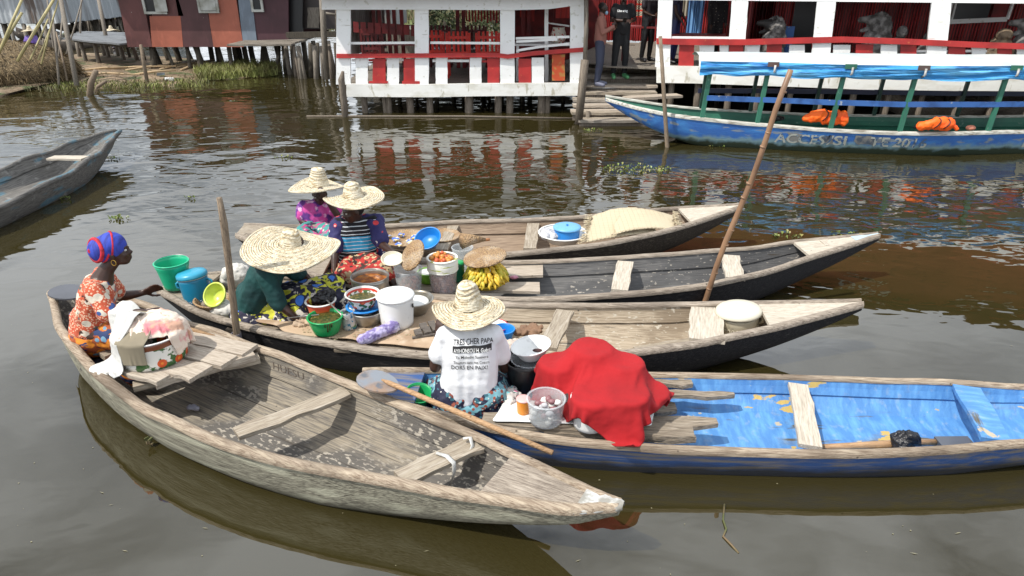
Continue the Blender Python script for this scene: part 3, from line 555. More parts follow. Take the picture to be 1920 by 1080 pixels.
board('skirting_board',692,727,152,156,YP-.03,m_redp,PAV); board('skirting_board',754,787,152,157,YP-.03,m_redp,PAV)
FL=.60
# the floor boards
fl=MB()
for i in range(28):
    y=YP+.04+i*.25; fl.box((-1.0,y+.11,FL-.02+random.uniform(-.004,.004)),(5.6,.235,.03))
obj('floor',fl,m_greyz,PAV)
def upost(x,y,z0,z1,r,m,parent,name='stilt',lean=(0,0)):
    mb=MB(); mb.tube([(x,y,z0),(x+lean[0]*.5+random.uniform(-.02,.02),y,z0+(z1-z0)*.5),(x+lean[0],y+lean[1],z1)],[r,r*.95,r*.9],8); return obj(name,mb,m,parent)
m_stilt=wood('stilt_wood',(.20,.165,.13),(.08,.065,.05),st=GZ,light=(.3,.26,.21))
for px,r in ((682,.075),(718,.05),(728,.07),(767,.085),(806,.08),(880,.10),(935,.085),(957,.085),(1016,.095),(1027,.065)):
    p=G(px,214,0); upost(p.x,YP+.12,-.5,.55,r,m_stilt,PAV)
for i in range(16):
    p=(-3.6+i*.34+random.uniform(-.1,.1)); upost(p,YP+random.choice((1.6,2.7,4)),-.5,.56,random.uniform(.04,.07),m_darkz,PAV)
mb=MB(); mb.tube([D(688,200,YP+.2),D(735,188,YP+.25),D(742,182,YP+.2)],.03,6); obj('brace',mb,m_darkz,PAV)
# roof (out of the frame above, mirrored in the water)
m_roof=mat('rusty_roof_sheet',[(.10,.045,.025),{'c':(.16,.06,.03),'s':2,'lo':.4,'hi':.65},{'c':(.05,.035,.02),'s':5,'lo':.5,'hi':.7}],rough=.7)
mb=MB(); mb.add([(-4.2,YP-.5,2.42),(1.9,YP-.5,2.42),(1.9,YP+3,3.0),(-4.2,YP+3,3.0)],[(0,1,2,3)]); mb.add([(-4.2,YP+6.5,2.42),(1.9,YP+6.5,2.42),(1.9,YP+3.01,3.0),(-4.2,YP+3.01,3.0)],[(0,1,2,3)]); obj('roof',mb,m_roof,PAV)
# interior walls
def corr(name,a,b,z0,z1,m,parent,pitch=.09,amp=.018):
    a=V(a);b=V(b);d=b-a;l=d.length;d.normalize();nn=V((-d.y,d.x,0)); n=int(l/pitch*4); P=[]
    for z in (z0,z1):
        for i in range(n+1):
            p=a+d*(l*i/n)+nn*amp*math.sin(i*PI/2); P.append((p.x,p.y,z+(random.uniform(-.02,.02) if z==z0 else 0)))
    mb=MB(); mb.grid(P,n+1,2,True); return obj(name,mb,m,parent)
m_tin=mat('grey_tin_sheet',[(.34,.35,.34),{'c':(.18,.18,.17),'s':2,'st':(3,3,.5),'lo':.45,'hi':.7,'d':6}],rough=.55,metal=.2)
m_redcane=mat('bright_red_slats',[(.58,.03,.02),{'c':(.25,.01,.01),'s':9,'st':(2,2,.2),'lo':.45,'hi':.65}],rough=.5)
p0=D(655,60,17.5);p1=D(722,60,19.2); corr('tin_wall',(p0.x,p0.y,0),(p1.x,p1.y,0),1.0,2.5,m_tin,PAV)
def slats(name,x0,x1,y0,y1,Y,m,parent,w=4.3,gap=1.4,ragged=0):
    mb=MB(); x=x0
    while x<x1:
        a=D(x,y0,Y);b=D(x+w,y1+random.uniform(-ragged,ragged),Y); mb.box(((a.x+b.x)/2,Y+random.uniform(-.01,.01),(a.z+b.z)/2),(b.x-a.x,.02,a.z-b.z)); x+=w+gap
    return obj(name,mb,m,parent)
slats('slat_curtain',872,940,-10,40,19.5,m_redcane,PAV,ragged=4); slats('slat_curtain',975,998,-10,36,18.5,m_redcane,PAV,ragged=6); slats('slat_curtain',1043,1068,-10,34,17.5,m_redcane,PAV,w=3)
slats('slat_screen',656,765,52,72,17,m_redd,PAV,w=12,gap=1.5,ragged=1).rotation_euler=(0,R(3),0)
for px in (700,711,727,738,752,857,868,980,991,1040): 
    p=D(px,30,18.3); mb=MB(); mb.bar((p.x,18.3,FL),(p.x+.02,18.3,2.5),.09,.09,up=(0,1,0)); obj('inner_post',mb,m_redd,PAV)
mb=MB(); mb.box((1.1,20.2,1.7),(2.6,.06,2.2)); obj('added_backdrop',mb,m_redd,PAV); mb=MB(); mb.box((-2.6,21.3,.95),(3.4,.06,.75)); obj('added_backdrop',mb,m_greyz,PAV)  # added backdrop boards; the dark red one stands for the dim interior behind
# white painted drum with an open book-like board on it
# chairs and tables
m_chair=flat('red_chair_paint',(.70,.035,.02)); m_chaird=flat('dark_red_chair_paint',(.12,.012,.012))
def chair(x,y,z,rz,m,label,w=.52,h=1.0):
    t=thing('slatted_chair',label,'chair',(x,y,z),rz,'slatted wooden chairs'); M=wm(t)
    def P(a,b,c_): return M@V((a,b,c_))
    for sx in(-1,1):
        for (yy,hh,n) in ((-.2,.43,'leg'),(.2,h,'back_post')):
            mb=MB(); mb.bar(P(sx*w/2,yy,0),P(sx*w/2,yy+(.06 if hh>.5 else 0),hh),.05,.05,up=(0,1,0)); obj(n,mb,m,t)
    mb=MB()
    for k in range(5): mb.bar(P(-w/2-.02,-.2+k*.1,.44),P(w/2+.02,-.2+k*.1,.44),.08,.02)
    obj('seat',mb,m,t); mb=MB()
    for k in range(5): 
        xx=-w/2+.06+(w-.12)*k/4; mb.bar(P(xx,.215,.46),P(xx,.262,h+.03),.055,.018,up=(0,1,0))
    mb.bar(P(-w/2,.235,.56),P(w/2,.235,.56),.02,.06); mb.bar(P(-w/2,.262,h-.1),P(w/2,.262,h-.1),.02,.06); obj('backrest',mb,m,t)
def bench(x,y,z,rz,l,m,name,label,cat,h=.72,w=.5,group=None):
    t=thing(name,label,cat,(x,y,z),rz,group); M=wm(t)
    plank('tabletop' if cat=='table' else 'seat',M@V((-l/2,0,h)),M@V((l/2,0,h)),w,.04,m,t)
    for sx in(-1,1):
        for sy in(-1,1):
            mb=MB(); mb.bar(M@V((sx*(l/2-.08),sy*(w/2-.06),0)),M@V((sx*(l/2-.08),sy*(w/2-.06),h)),.06,.06,up=(0,1,0)); obj('leg',mb,m,t)
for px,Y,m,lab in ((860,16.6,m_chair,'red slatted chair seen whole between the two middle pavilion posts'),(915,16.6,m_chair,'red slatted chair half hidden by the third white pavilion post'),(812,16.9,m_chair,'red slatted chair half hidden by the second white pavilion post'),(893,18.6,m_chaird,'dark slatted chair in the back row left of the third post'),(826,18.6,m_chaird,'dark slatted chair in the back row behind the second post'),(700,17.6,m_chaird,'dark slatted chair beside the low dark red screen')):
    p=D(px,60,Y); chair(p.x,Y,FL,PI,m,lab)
p=D(750,72,17.3); bench(p.x,17.3,FL,0,1.1,m_redd,'table','dark red wooden table at the left inside the pavilion','table',h=.68)
p=D(1010,74,16); bench(p.x+.2,16.1,FL,0,1.5,m_white,'counter_table','white worn counter under the painted drum in the pavilion','table',h=.78)
cx=D(1043,66,16.1); t=thing('drum','white drum with red painted marks on the pavilion counter','drum',(cx.x+.05,16.1,FL+.8)); mb=MB()
mb.lathe([(0,0),(.12,0),(.17,.1),(.17,.2),(.13,.3),(.14,.33),(0,.33)],wm(t).translation,18); obj('body',mb,mat('drum_clay_red_marks',[(.6,.56,.48),{'c':(.45,.05,.04),'s':14,'lo':.56,'hi':.6}],rough=.7),t)
o=plank('book_board',wm(t).translation+V((-.22,0,.42)),wm(t).translation+V((.2,.1,.36)),.3,.03,m_white,None); tag(o,'white slanted board lying on top of the painted drum','board')
# stake, mooring line of floating bamboo
mb=MB(); mb.tube([D(646,222,YP-.35)-V((0,0,.3)),D(645,190,YP-.35),D(640,150,YP-.35),D(643,134,YP-.35)],[.11,.12,.12,.05],8,flat=.6); single('mooring_stake',mb,m_stilt,'broad grey weathered stake at the left front corner of the pavilion','stake',loc=D(646,215,YP-.35))
mb=MB(); mb.tube([G(575,218,.01),G(720,218,.015),G(870,218,.02),G(1080,222,.015)],.022,6); single('floating_pole',mb,m_stilt,'thin pale pole floating in front of the pavilion stilts','pole')
mb=MB(); mb.tube([G(1083,247,-.2),D(1088,200,13.55),D(1097,112,13.55)],[.075,.08,.08],4,flat=.6); single('mooring_post',mb,m_stilt,'leaning square grey post beside the foot of the stairs','post',loc=G(1083,247,0))
mb=MB(); mb.tube([D(1096,125,14.9),D(1099,60,14.9),D(1099,-30,14.9)],.045,4); single('door_post',mb,m_greyz,'slim grey upright post between the pavilion and the stairs','post',loc=D(1096,125,14.9))
# ---------------------------------------------------------------- stairs
ST=thing('stairs','weathered plank stairs rising from the water between the two buildings','stairs',(2.2,15,0))
steps=[(228,.1,1085,1235),(213,.2,1072,1240),(200,.27,1075,1236),(189,.34,1075,1234),(176,.44,1090,1233),(163,.54,1094,1233),(146,.67,1085,1262),(129,.78,1096,1232),(114,.90,1098,1230)]
for i,(py,z,xa_,xb_) in enumerate(steps):
    a=G(xa_,py,z);b=G(xb_,py,z); nz_=steps[i+1] if i+1<len(steps) else None
    dep=(G(1160,nz_[0],nz_[1]).y-a.y) if nz_ else .5
    for k in range(2):
        plank('tread',a+V((0,dep*(.25+.5*k),0)),b+V((0,dep*(.25+.5*k),0)),dep*.49,.05,[m_grey,m_thw,m_plank][(i+k)%3],ST,wav=.012)
    mb=MB(); mb.box(((a.x+b.x)/2,a.y+.05,z-.09),(b.x-a.x-.05,.04,.11)); obj('riser',mb,m_stilt,ST)
for px,py in ((1092,235),(1105,238),(1170,235),(1228,232),(1258,176),(1150,215)):
    p=G(px,py,0); upost(p.x,p.y+.35,-.4,.25,.05,m_stilt,ST,'support')
plank('tread',G(1175,187,.45)+V((0,.2,0)),G(1278,182,.45)+V((0,.2,0)),.3,.05,m_plank,ST)
# ---------------------------------------------------------------- right building
A_=D(1231,80,15.4); B_=D(1920,92,13.35); bd=(B_-A_); bd.z=0; bl=bd.length; bd.normalize(); bn_=V((-bd.y,bd.x,0))  # bn_ points away from the camera
brz=math.atan2(bd.y,bd.x)
def PLb(px,py,off=0):
    r=V(_ray(px,py)); q=A_+bn_*off; q.z=HC; o_=V((0,0,HC)); t=(q-o_).dot(bn_)/r.dot(bn_); return o_+r*t
def bboard(name,x0,x1,y0,y1,m,parent,off=0,t=.04,xt=0,j=.006):
    a=PLb(x0+xt,y0,off);b=PLb(x1+xt,y0,off);c_=PLb(x0,y1,off);d_=PLb(x1,y1,off); n=5;P=[]; h=bn_*t/2
    for k in range(n+1):
        f=k/n; l=c_.lerp(a,f)+bd*random.uniform(-j,j); r=d_.lerp(b,f)+bd*random.uniform(-j,j); P+=[l-h,r-h,r+h,l+h]
    fs=[(i*4+q,i*4+(q+1)%4,(i+1)*4+(q+1)%4,(i+1)*4+q) for i in range(n) for q in range(4)]+[(3,2,1,0),tuple(n*4+q for q in range(4))]
    mb=MB(); mb.add(P,fs); return obj(name,mb,m,parent)
def bbar(name,pts,hpx,m,parent,off=0,t=.04):
    P=[]; h=bn_*t/2
    for (x,y) in pts:
        a=PLb(x,y-hpx/2,off);b=PLb(x,y+hpx/2,off); P+=[b-h,b+h,a+h,a-h]
    n=len(pts); fs=[(i*4+q,i*4+(q+1)%4,(i+1)*4+(q+1)%4,(i+1)*4+q) for i in range(n-1) for q in range(4)]+[(0,1,2,3),tuple((n-1)*4+q for q in (3,2,1,0))]
    mb=MB(); mb.add(P,[tuple(reversed(f)) for f in fs]); return obj(name,mb,m,parent)
RB=thing('stilt_house','red walled stilt house with white posts and red handrail behind the tour boat','house',A_*.5+B_*.5+bn_*3-V((0,0,(A_.z+B_.z)/2)),brz)
for x0,x1,y1 in ((1229,1256,125),(1367,1398,74),(1521,1556,105),(1735,1772,110),(2010,2045,115)):
    bboard('post',x0,x1,-8,y1,m_white,RB,t=.09,xt=(6 if x0<1300 else 6 if x0<1500 else 12))
bbar('bottom_beam',[(1231,139),(1300,140),(1500,147),(1700,155),(1920,162),(2300,176)],32,m_whited,RB,off=-.06,t=.06)
bbar('handrail',[(1231,77),(1290,79),(1400,79),(1500,76),(1582,74),(1700,78),(1830,84),(1920,87),(2300,98)],11,m_redp,RB,off=-.07)
bbar('rail',[(1256,70),(1367,71)],4,m_white,RB,off=0); bbar('rail',[(1700,96),(1850,96)],4,m_white,RB,off=.05)
for x0,x1 in ((1272,1300),(1366,1392),(1436,1464),(1520,1548),(1603,1635),(1687,1716),(1776,1808),(1868,1895),(1960,1990)): bboard('railing_board',x0,x1,83,126+(x0-1270)*.035,m_redp,RB,xt=2)
for x0,x1 in ((1310,1337),(1348,1364),(1395,1423),(1478,1507),(1560,1592),(1650,1680),(1737,1765),(1820,1846),(1905,1935),(2000,2030)): bboard('railing_board',x0,x1,84,126+(x0-1270)*.035,m_white,RB,xt=2)
FB=.95
def fr(u,v,z): p=A_+bd*u+bn_*v; return V((p.x,p.y,z))
mb=MB()
for i in range(26): mb.box(fr(4.6,.1+i*.25,FB-.02),(11.5,.235,.03),rz=brz)
obj('floor',mb,m_greyz,RB)
mb=MB(); mb.box(fr(-1.3,3.3,FB-.03),(1.8,5.5,.03),rz=brz); obj('landing',mb,m_greyz,RB)
corr('cane_wall',fr(2.4,2.1,0),fr(10.5,2.1,0),FB,3.1,m_redcorr,RB,pitch=.07,amp=.012)
mb=MB(); mb.box(fr(3.05,2.04,1.9),(.5,.05,2),rz=brz); obj('doorway',mb,m_black,RB)  # solid black panel painted in for the unlit door opening
corr('cane_wall',fr(-5.2,6.4,0),fr(10,6.4,0),FB,3.1,m_redcorr,RB,pitch=.09)
mb=MB(); mb.box(fr(1.9,4.2,2),(.05,4.2,2.1),rz=brz); obj('side_wall',mb,m_redd,RB)
# window of the cane wall
a=PLb(1775,41,2.0);b=PLb(1888,36,2.0); 
wf=MB(); up=V((0,0,1))
wf.bar(a,b,.05,.09,up=tuple(up)); wf.bar(a,a+up*.8,.05,.07,up=(0,1,0)); wf.bar(b,b+up*.8+bd*.03,.05,.07,up=(0,1,0)); wf.bar(a+up*.8,b+up*.8,.05,.08); wfo=obj('window',wf,m_white,RB)
mb=MB(); mb.box((a+b)/2+up*.4+bn_*.03-bd*.15,((b-a).length*.62,.03,.78),rz=brz); obj('pane',mb,m_black,wfo)
mb=MB(); mb.box((a+b)/2+up*.4+bn_*.02+bd*.42,((b-a).length*.3,.03,.78),rz=brz); obj('shutter',mb,m_redd,wfo)
mb=MB(); mb.bar(a+bd*.08,a+bd*.08+up*.8,.03,.05,up=(0,1,0)); obj('mullion',mb,m_white,wfo)
# stilts
for i in range(34):
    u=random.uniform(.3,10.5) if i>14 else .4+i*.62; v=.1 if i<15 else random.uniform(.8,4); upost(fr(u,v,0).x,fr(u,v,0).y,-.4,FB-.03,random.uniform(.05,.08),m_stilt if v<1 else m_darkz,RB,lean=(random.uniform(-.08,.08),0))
mb=MB(); mb.box(fr(4.6,5.2,.42),(12.5,.1,1.05),rz=brz); obj('underfloor_shade_panel',mb,flat('underfloor_shade_black',(.02,.016,.012)),RB)  # near-black sheet: the shade under the house is put into its colour
# upper storey: fascia, painted wall, roof (seen mirrored)
m_upper=mat('brick_red_upper_wall',[(.30,.075,.03),{'c':(.22,.05,.02),'s':1.2,'lo':.4,'hi':.7},{'c':(.10,.03,.015),'s':6,'lo':.55,'hi':.7,'f':.5}],rough=.8)
mb=MB(); mb.box(fr(4.8,-.02,2.42),(12.2,.06,.2),rz=brz); obj('fascia',mb,m_white,RB)
mb=MB(); mb.box(fr(5.2,.1,3.25),(11.2,.1,1.45),rz=brz); up_=obj('upper_wall',mb,m_upper,RB)
m_sign=flat('white_sign_letters',(.6,.6,.56))
for u,s_ in ((4.6,'GES'),(7.0,'GE S')): text_on('sign_lettering',s_,.34,fr(u,0,3.66),bd,(0,0,1),m_sign,RB,off=0,width=1.1).location-=V((0,0,0))
mb=MB(); mb.add([fr(-.6,-.6,3.95),fr(11.2,-.6,3.95),fr(11.2,3.2,5.0),fr(-.6,3.2,5.0)],[(0,1,2,3)]); mb.add([fr(-.6,7,3.95),fr(11.2,7,3.95),fr(11.2,3.21,5.0),fr(-.6,3.21,5.0)],[(0,1,2,3)]); obj('roof',mb,m_roof,RB)
# curtains and hanging cloths inside
def hang(px,py0,py1,wpx,off,m,label,name='curtain'):
    a=PLb(px,py0,off);b=PLb(px+wpx,py0,off);z1=PLb(px,py1,off).z; n=40; P=[]
    for k in range(8):
        for i in range(n+1):
            p=a.lerp(b,i/n)+bn_*.03*math.sin(i*.9+math.sin(i*.3)*2); P.append((p.x,p.y,2.9+(z1-2.9)*k/7))
    mb=MB(); mb.grid(P,n+1,8,True); single(name,mb,m,label,'curtain',group=None)
hang(1292,0,62,30,2.6,flat('sky_blue_cloth',(.20,.42,.75)),'sky blue curtain hanging left of the dark dressed figure'); hang(1345,0,60,14,2.6,flat('sky_blue_cloth_b',(.20,.42,.75)),'narrow blue curtain strip right of the dark dressed figure')
hang(1268,0,30,24,2.8,flat('beige_cloth',(.42,.38,.30)),'beige curtain hanging behind the first white posts of the house')
hang(1194,0,32,36,2.2,mat('fan_print_cloth',[(.55,.48,.36),{'c':(.10,.09,.08),'k':'ring','s':9,'st':(1,1,1),'lo':.5,'hi':.6,'di':1},{'c':(.6,.04,.02),'k':'wave','axis':'Z','s':2.2,'lo':.8,'hi':.85,'di':2}],rough=.8),'beige fan patterned cloth with red bands hanging above the stairs')
# ---------------------------------------------------------------- draped cloth
def sim(nx,ny,sx,sy,org,rz,cols,floor,steps=140,iters=14,crumple=0,tilt=(0,0),seed=1,hold=None):
    rs=np.random.RandomState(seed); X,Y=np.meshgrid(np.linspace(-sx/2,sx/2,nx),np.linspace(-sy/2,sy/2,ny))
    c,s=math.cos(rz),math.sin(rz); P=np.stack([org[0]+c*X-s*Y,org[1]+s*X+c*Y,org[2]+tilt[0]*X+tilt[1]*Y],-1)
    if crumple:
        f=np.array([[mn.noise(V((x*5,y*5,seed*3.1))) for x in np.linspace(0,sx*1.2,nx)] for y in np.linspace(0,sy*1.2,ny)]); P[...,2]+=f*crumple
        cx=P[...,:2].mean((0,1)); P[...,:2]=cx+(P[...,:2]-cx)*(1-min(.35,crumple*1.1))
    P+=rs.uniform(-.001,.001,P.shape); dx=sx/(nx-1);dy=sy/(ny-1);dd=math.hypot(dx,dy); Vv=np.zeros_like(P); dt=1/60.
    pins=None
    if hold is not None: pins=hold(P)
    def con(A,B,L,k):
        d=P[B]-P[A]; l=np.linalg.norm(d,axis=-1,keepdims=True)+1e-9; m=d*(.5*k*(l-L)/l); P[A]+=m; P[B]-=m
    S=slice; batches=[]
    for o in (0,1):
        batches.append(((S(None),S(o,nx-1,2)),(S(None),S(o+1,nx,2)),dx,1)); batches.append(((S(o,ny-1,2),S(None)),(S(o+1,ny,2),S(None)),dy,1))
        batches.append(((S(o,ny-1,2),S(0,nx-1)),(S(o+1,ny,2),S(1,nx)),dd,.35)); batches.append(((S(o,ny-1,2),S(1,nx)),(S(o+1,ny,2),S(0,nx-1)),dd,.35))
    for o in range(0,4):
        pass
    for it in range(steps):
        Vv[...,2]-=9.8*dt; Vv*=.97; old=P.copy(); P+=Vv*dt
        for k in range(iters):
            for A,B,L_,q in batches:
                n=min(P[A].shape[0],P[B].shape[0]); m=min(P[A].shape[1],P[B].shape[1])
                a0=P[A][:n,:m];b0=P[B][:n,:m]; d=b0-a0; l=np.linalg.norm(d,axis=-1,keepdims=True)+1e-9; mm=d*(.5*q*(l-L_)/l); P[A][:n,:m]+=mm; P[B][:n,:m]-=mm
            d=P[:,2:]-P[:,:-2]; l=np.linalg.norm(d,axis=-1,keepdims=True)+1e-9; mm=d*(.5*.06*np.minimum(l-2*dx,0)/l); P[:,:-2]+=mm;P[:,2:]-=mm
            d=P[2:]-P[:-2]; l=np.linalg.norm(d,axis=-1,keepdims=True)+1e-9; mm=d*(.5*.06*np.minimum(l-2*dy,0)/l); P[:-2]+=mm;P[2:]-=mm
            con_=np.zeros(P.shape[:2],bool)
            for q in cols:
                if q[0]=='cyl':
                    _,cx,cy,r,z1=q; ddx=P[...,0]-cx;ddy=P[...,1]-cy; rr=np.hypot(ddx,ddy)+1e-9; ins=(rr<r)&(P[...,2]<z1); up=ins&((z1-P[...,2])<(r-rr)); sd_=ins&~up
                    P[...,2]=np.where(up,z1,P[...,2]); P[...,0]=np.where(sd_,cx+ddx/rr*r,P[...,0]); P[...,1]=np.where(sd_,cy+ddy/rr*r,P[...,1]); con_|=ins
                elif q[0]=='ell':
                    _,cx,cy,cz,a,b,c_=q; e=np.stack([(P[...,0]-cx)/a,(P[...,1]-cy)/b,(P[...,2]-cz)/c_],-1); l=np.linalg.norm(e,axis=-1); ins=l<1; f=np.where(ins,1/np.maximum(l,1e-3),1)
                    P[...,0]=cx+(P[...,0]-cx)*f;P[...,1]=cy+(P[...,1]-cy)*f;P[...,2]=cz+(P[...,2]-cz)*f; con_|=ins
            fz=floor(P[...,0],P[...,1]) if callable(floor) else floor; b=P[...,2]<fz; P[...,2]=np.where(b,fz,P[...,2]); con_|=b
            P[...,0]=np.where(con_,old[...,0]*.5+P[...,0]*.5,P[...,0]);P[...,1]=np.where(con_,old[...,1]*.5+P[...,1]*.5,P[...,1])
            if pins is not None: P[pins[0]]=pins[1]
        Vv=(P-old)/dt; sp=np.linalg.norm(Vv,axis=-1,keepdims=True); Vv*=np.minimum(1,1.5/(sp+1e-9))
    return P
def cloth(name,label,cat,P,m,th=.004,group=None,parent=None,sub=1,disp=()):
    ny,nx,_=P.shape; mb=MB(); mb.grid([tuple(p) for p in P.reshape(-1,3)],nx,ny,True)
    if parent: o=obj(name,mb,m,parent)
    else: o=single(name,mb,m,label,cat,group=group)
    if sub: addmod(o,'SUBSURF',levels=sub,render_levels=sub)
    for sz,st in disp: addmod(o,'DISPLACE',texture=ctex(sz),strength=st,mid_level=.5,texture_coords='LOCAL')
    addmod(o,'SOLIDIFY',thickness=th,offset=0)
    return freeze(o)
# ---------------------------------------------------------------- vessels
def RX(a): return Matrix.Rotation(R(a),3,'X')
def RY(a): return Matrix.Rotation(R(a),3,'Y')
def vessel(name,label,cat,base,rt,rb,h,m,th=.006,rim=.008,curve=0,tilt=(0,0),mrim=None,foot=0,group=None,bodyname='body',rimname='rim',bands=(),n=32,fill=None):
    """open round container; returns the thing and a function placing local points"""
    rot=RX(tilt[0])@RY(tilt[1]); t=thing(name,label,cat,base,0,group)
    def rad(f): return rb+(rt-rb)*f+curve*math.sin(f*PI)*rt
    N_=8; prof=[(.001,0),(rb*.93,0)]
    for k in range(N_+1):
        f=k/N_; r=rad(f)
        for (bf,ba) in bands:
            if abs(f-bf)<.06: r+=ba
        prof.append((r,.004+(h-.004)*f))
    prof+=[(rad(1)-th,h-.002)]+[(max(rad(k/N_)-th,.01),th+(h-th)*k/N_) for k in range(N_-1,-1,-1)]+[(.001,th)]
    mb=MB(); mb.lathe(prof,base,n,rot); b=obj(bodyname,mb,m,t)
    if rim:
        mb=MB(); mb.lathe([(rad(1)+rim*math.cos(a),h+rim*.6*math.sin(a)) for a in [i*PI/3 for i in range(6)]],base,n,rot,closed=True); obj(rimname,mb,mrim or m,t)
    loc=lambda x,y,z: V(base)+rot@V((x,y,z))
    if fill:
        f,mf,nm,bmp=fill; r=rad(f)-th-.001; mb=MB(); prof=[(.001,h*f+bmp)]+[(r*k/5,h*f+bmp*math.cos(k/5*PI/2)+random.uniform(-.002,.002)) for k in range(1,6)]; mb.lathe(prof,base,n,rot,wob=.01); obj(nm,mb,mf,t)
    return t,loc,rot
def bail(t,loc,r,h,m,ang,name='handle',az=0,rad=.003):
    """wire handle hinged at the rim"""
    mb=MB(); P=[]
    for i in range(17):
        a=PI*i/16; x=r*math.cos(a); y=r*math.sin(a)*math.cos(R(ang)); z=h+r*math.sin(a)*math.sin(R(ang)); c,s=math.cos(R(az)),math.sin(R(az)); P.append(loc(c*x-s*y,s*x+c*y,z))
    mb.tube(P,rad,6); obj(name,mb,m,t)
def lid(name,t,base,rot,r,z,h,m,knob=0,mk=None):
    mb=MB(); c=V(base)+rot@V((0,0,z)); mb.lathe([(.001,h),(r*.5,h*.98),(r*.85,h*.85),(r*.98,h*.55),(r,h*.2),(r,0),(.001,0)],c,32,rot); o=obj(name,mb,m,t)
    if knob: mb=MB(); mb.lathe([(.001,knob*1.2),(knob*.8,knob),(knob,knob*.5),(knob*.5,0)],V(base)+rot@V((0,0,z+h)),12,rot); obj('knob',mb,mk or m,o)
    return o
P_=flat
m_teal=P_('bright_green_plastic',(.015,.42,.22),rough=.3,var=.05); m_cyan=P_('teal_blue_plastic',(.01,.19,.33),rough=.35,var=.06); m_cyan2=P_('light_teal_plastic',(.03,.30,.46),rough=.35,var=.05)
m_lime=P_('lime_plastic',(.55,.66,.10),rough=.3,var=.04); m_wire=P_('steel_wire',(.4,.4,.4),rough=.4,metal=.8)
m_grn=P_('green_plastic',(.015,.34,.10),rough=.3,var=.06); m_org=P_('orange_plastic',(.75,.26,.02),rough=.35,var=.05); m_red=P_('red_plastic',(.5,.03,.05),rough=.35,var=.06)
m_alu=mat('worn_aluminium',[(.42,.41,.38),{'c':(.22,.19,.14),'s':5,'lo':.48,'hi':.7,'d':6}],rough=.35,metal=.75,bump={'s':14,'str':.2,'dist':.004})
m_bl=P_('blue_plastic',(.015,.22,.62),rough=.35,var=.06); m_blc=P_('pale_blue_plastic',(.14,.38,.66),rough=.4,var=.07)
m_cream=P_('cream_plastic',(.58,.54,.42),rough=.4,var=.04); m_dk=P_('dark_gap',(.05,.05,.05))
m_stew=mat('oily_stew',[(.22,.06,.008),{'c':(.45,.16,.02),'s':18,'lo':.45,'hi':.6,'d':6},{'c':(.08,.02,.005),'s':9,'lo':.55,'hi':.65}],rough=.2,bump={'s':30,'str':.5,'dist':.01})
m_leafy=mat('green_sauce',[(.09,.075,.015),{'c':(.03,.05,.008),'s':26,'lo':.45,'hi':.55,'d':6},{'c':(.25,.20,.06),'s':40,'lo':.6,'hi':.65}],rough=.4,bump={'s':50,'str':.9,'dist':.015})
m_enam=P_('white_enamel',(.74,.74,.71),rough=.22,var=.04)
def enamel_print(name,z0,z1,sc_,band=(.5,.04,.02)):
    return mat(name,[(.76,.75,.70),{'c':(.05,.13,.04),'k':'noise','s':sc_*.6,'lo':.52,'hi':.56,'d':5},{'c':(.62,.09,.02),'k':'voro','s':sc_*.42,'rnd':.55,'lo':.36,'hi':.33},{'c':(.75,.25,.03),'k':'voro','s':sc_*.42,'rnd':.55,'lo':.16,'hi':.10},{'c':band,'k':'z','lo':z0,'hi':z0+.004},{'c':(.7,.7,.68),'k':'z','lo':z1,'hi':z1+.004}],rough=.25)
m_straw=mat('coiled_straw',[(.68,.61,.46),{'c':(.38,.28,.14),'k':'ring','s':17,'di':1.2,'d':3,'lo':.32,'hi':.08,'f':.75},{'c':(.45,.34,.18),'s':45,'lo':.54,'hi':.66,'d':5,'f':.7},{'c':(.78,.73,.60),'s':14,'lo':.5,'hi':.65,'f':.5}],rough=.85,bump=[{'k':'ring','s':17,'di':1.2,'str':.7,'dist':.012},{'s':60,'str':.8,'dist':.008,'d':5},{'k':'voro','s':70,'str':.5,'dist':.006}])
m_wick=mat('brown_wicker',[(.34,.22,.12),{'c':(.16,.09,.045),'k':'ring','s':22,'di':1,'lo':.4,'hi':.1,'f':.7},{'c':(.50,.42,.32),'s':6,'lo':.5,'hi':.65,'f':.6},{'c':(.42,.28,.13),'k':'voro','s':50,'lo':.5,'hi':.3,'f':.6}],rough=.8,bump=[{'k':'voro','s':60,'str':1,'dist':.012}])
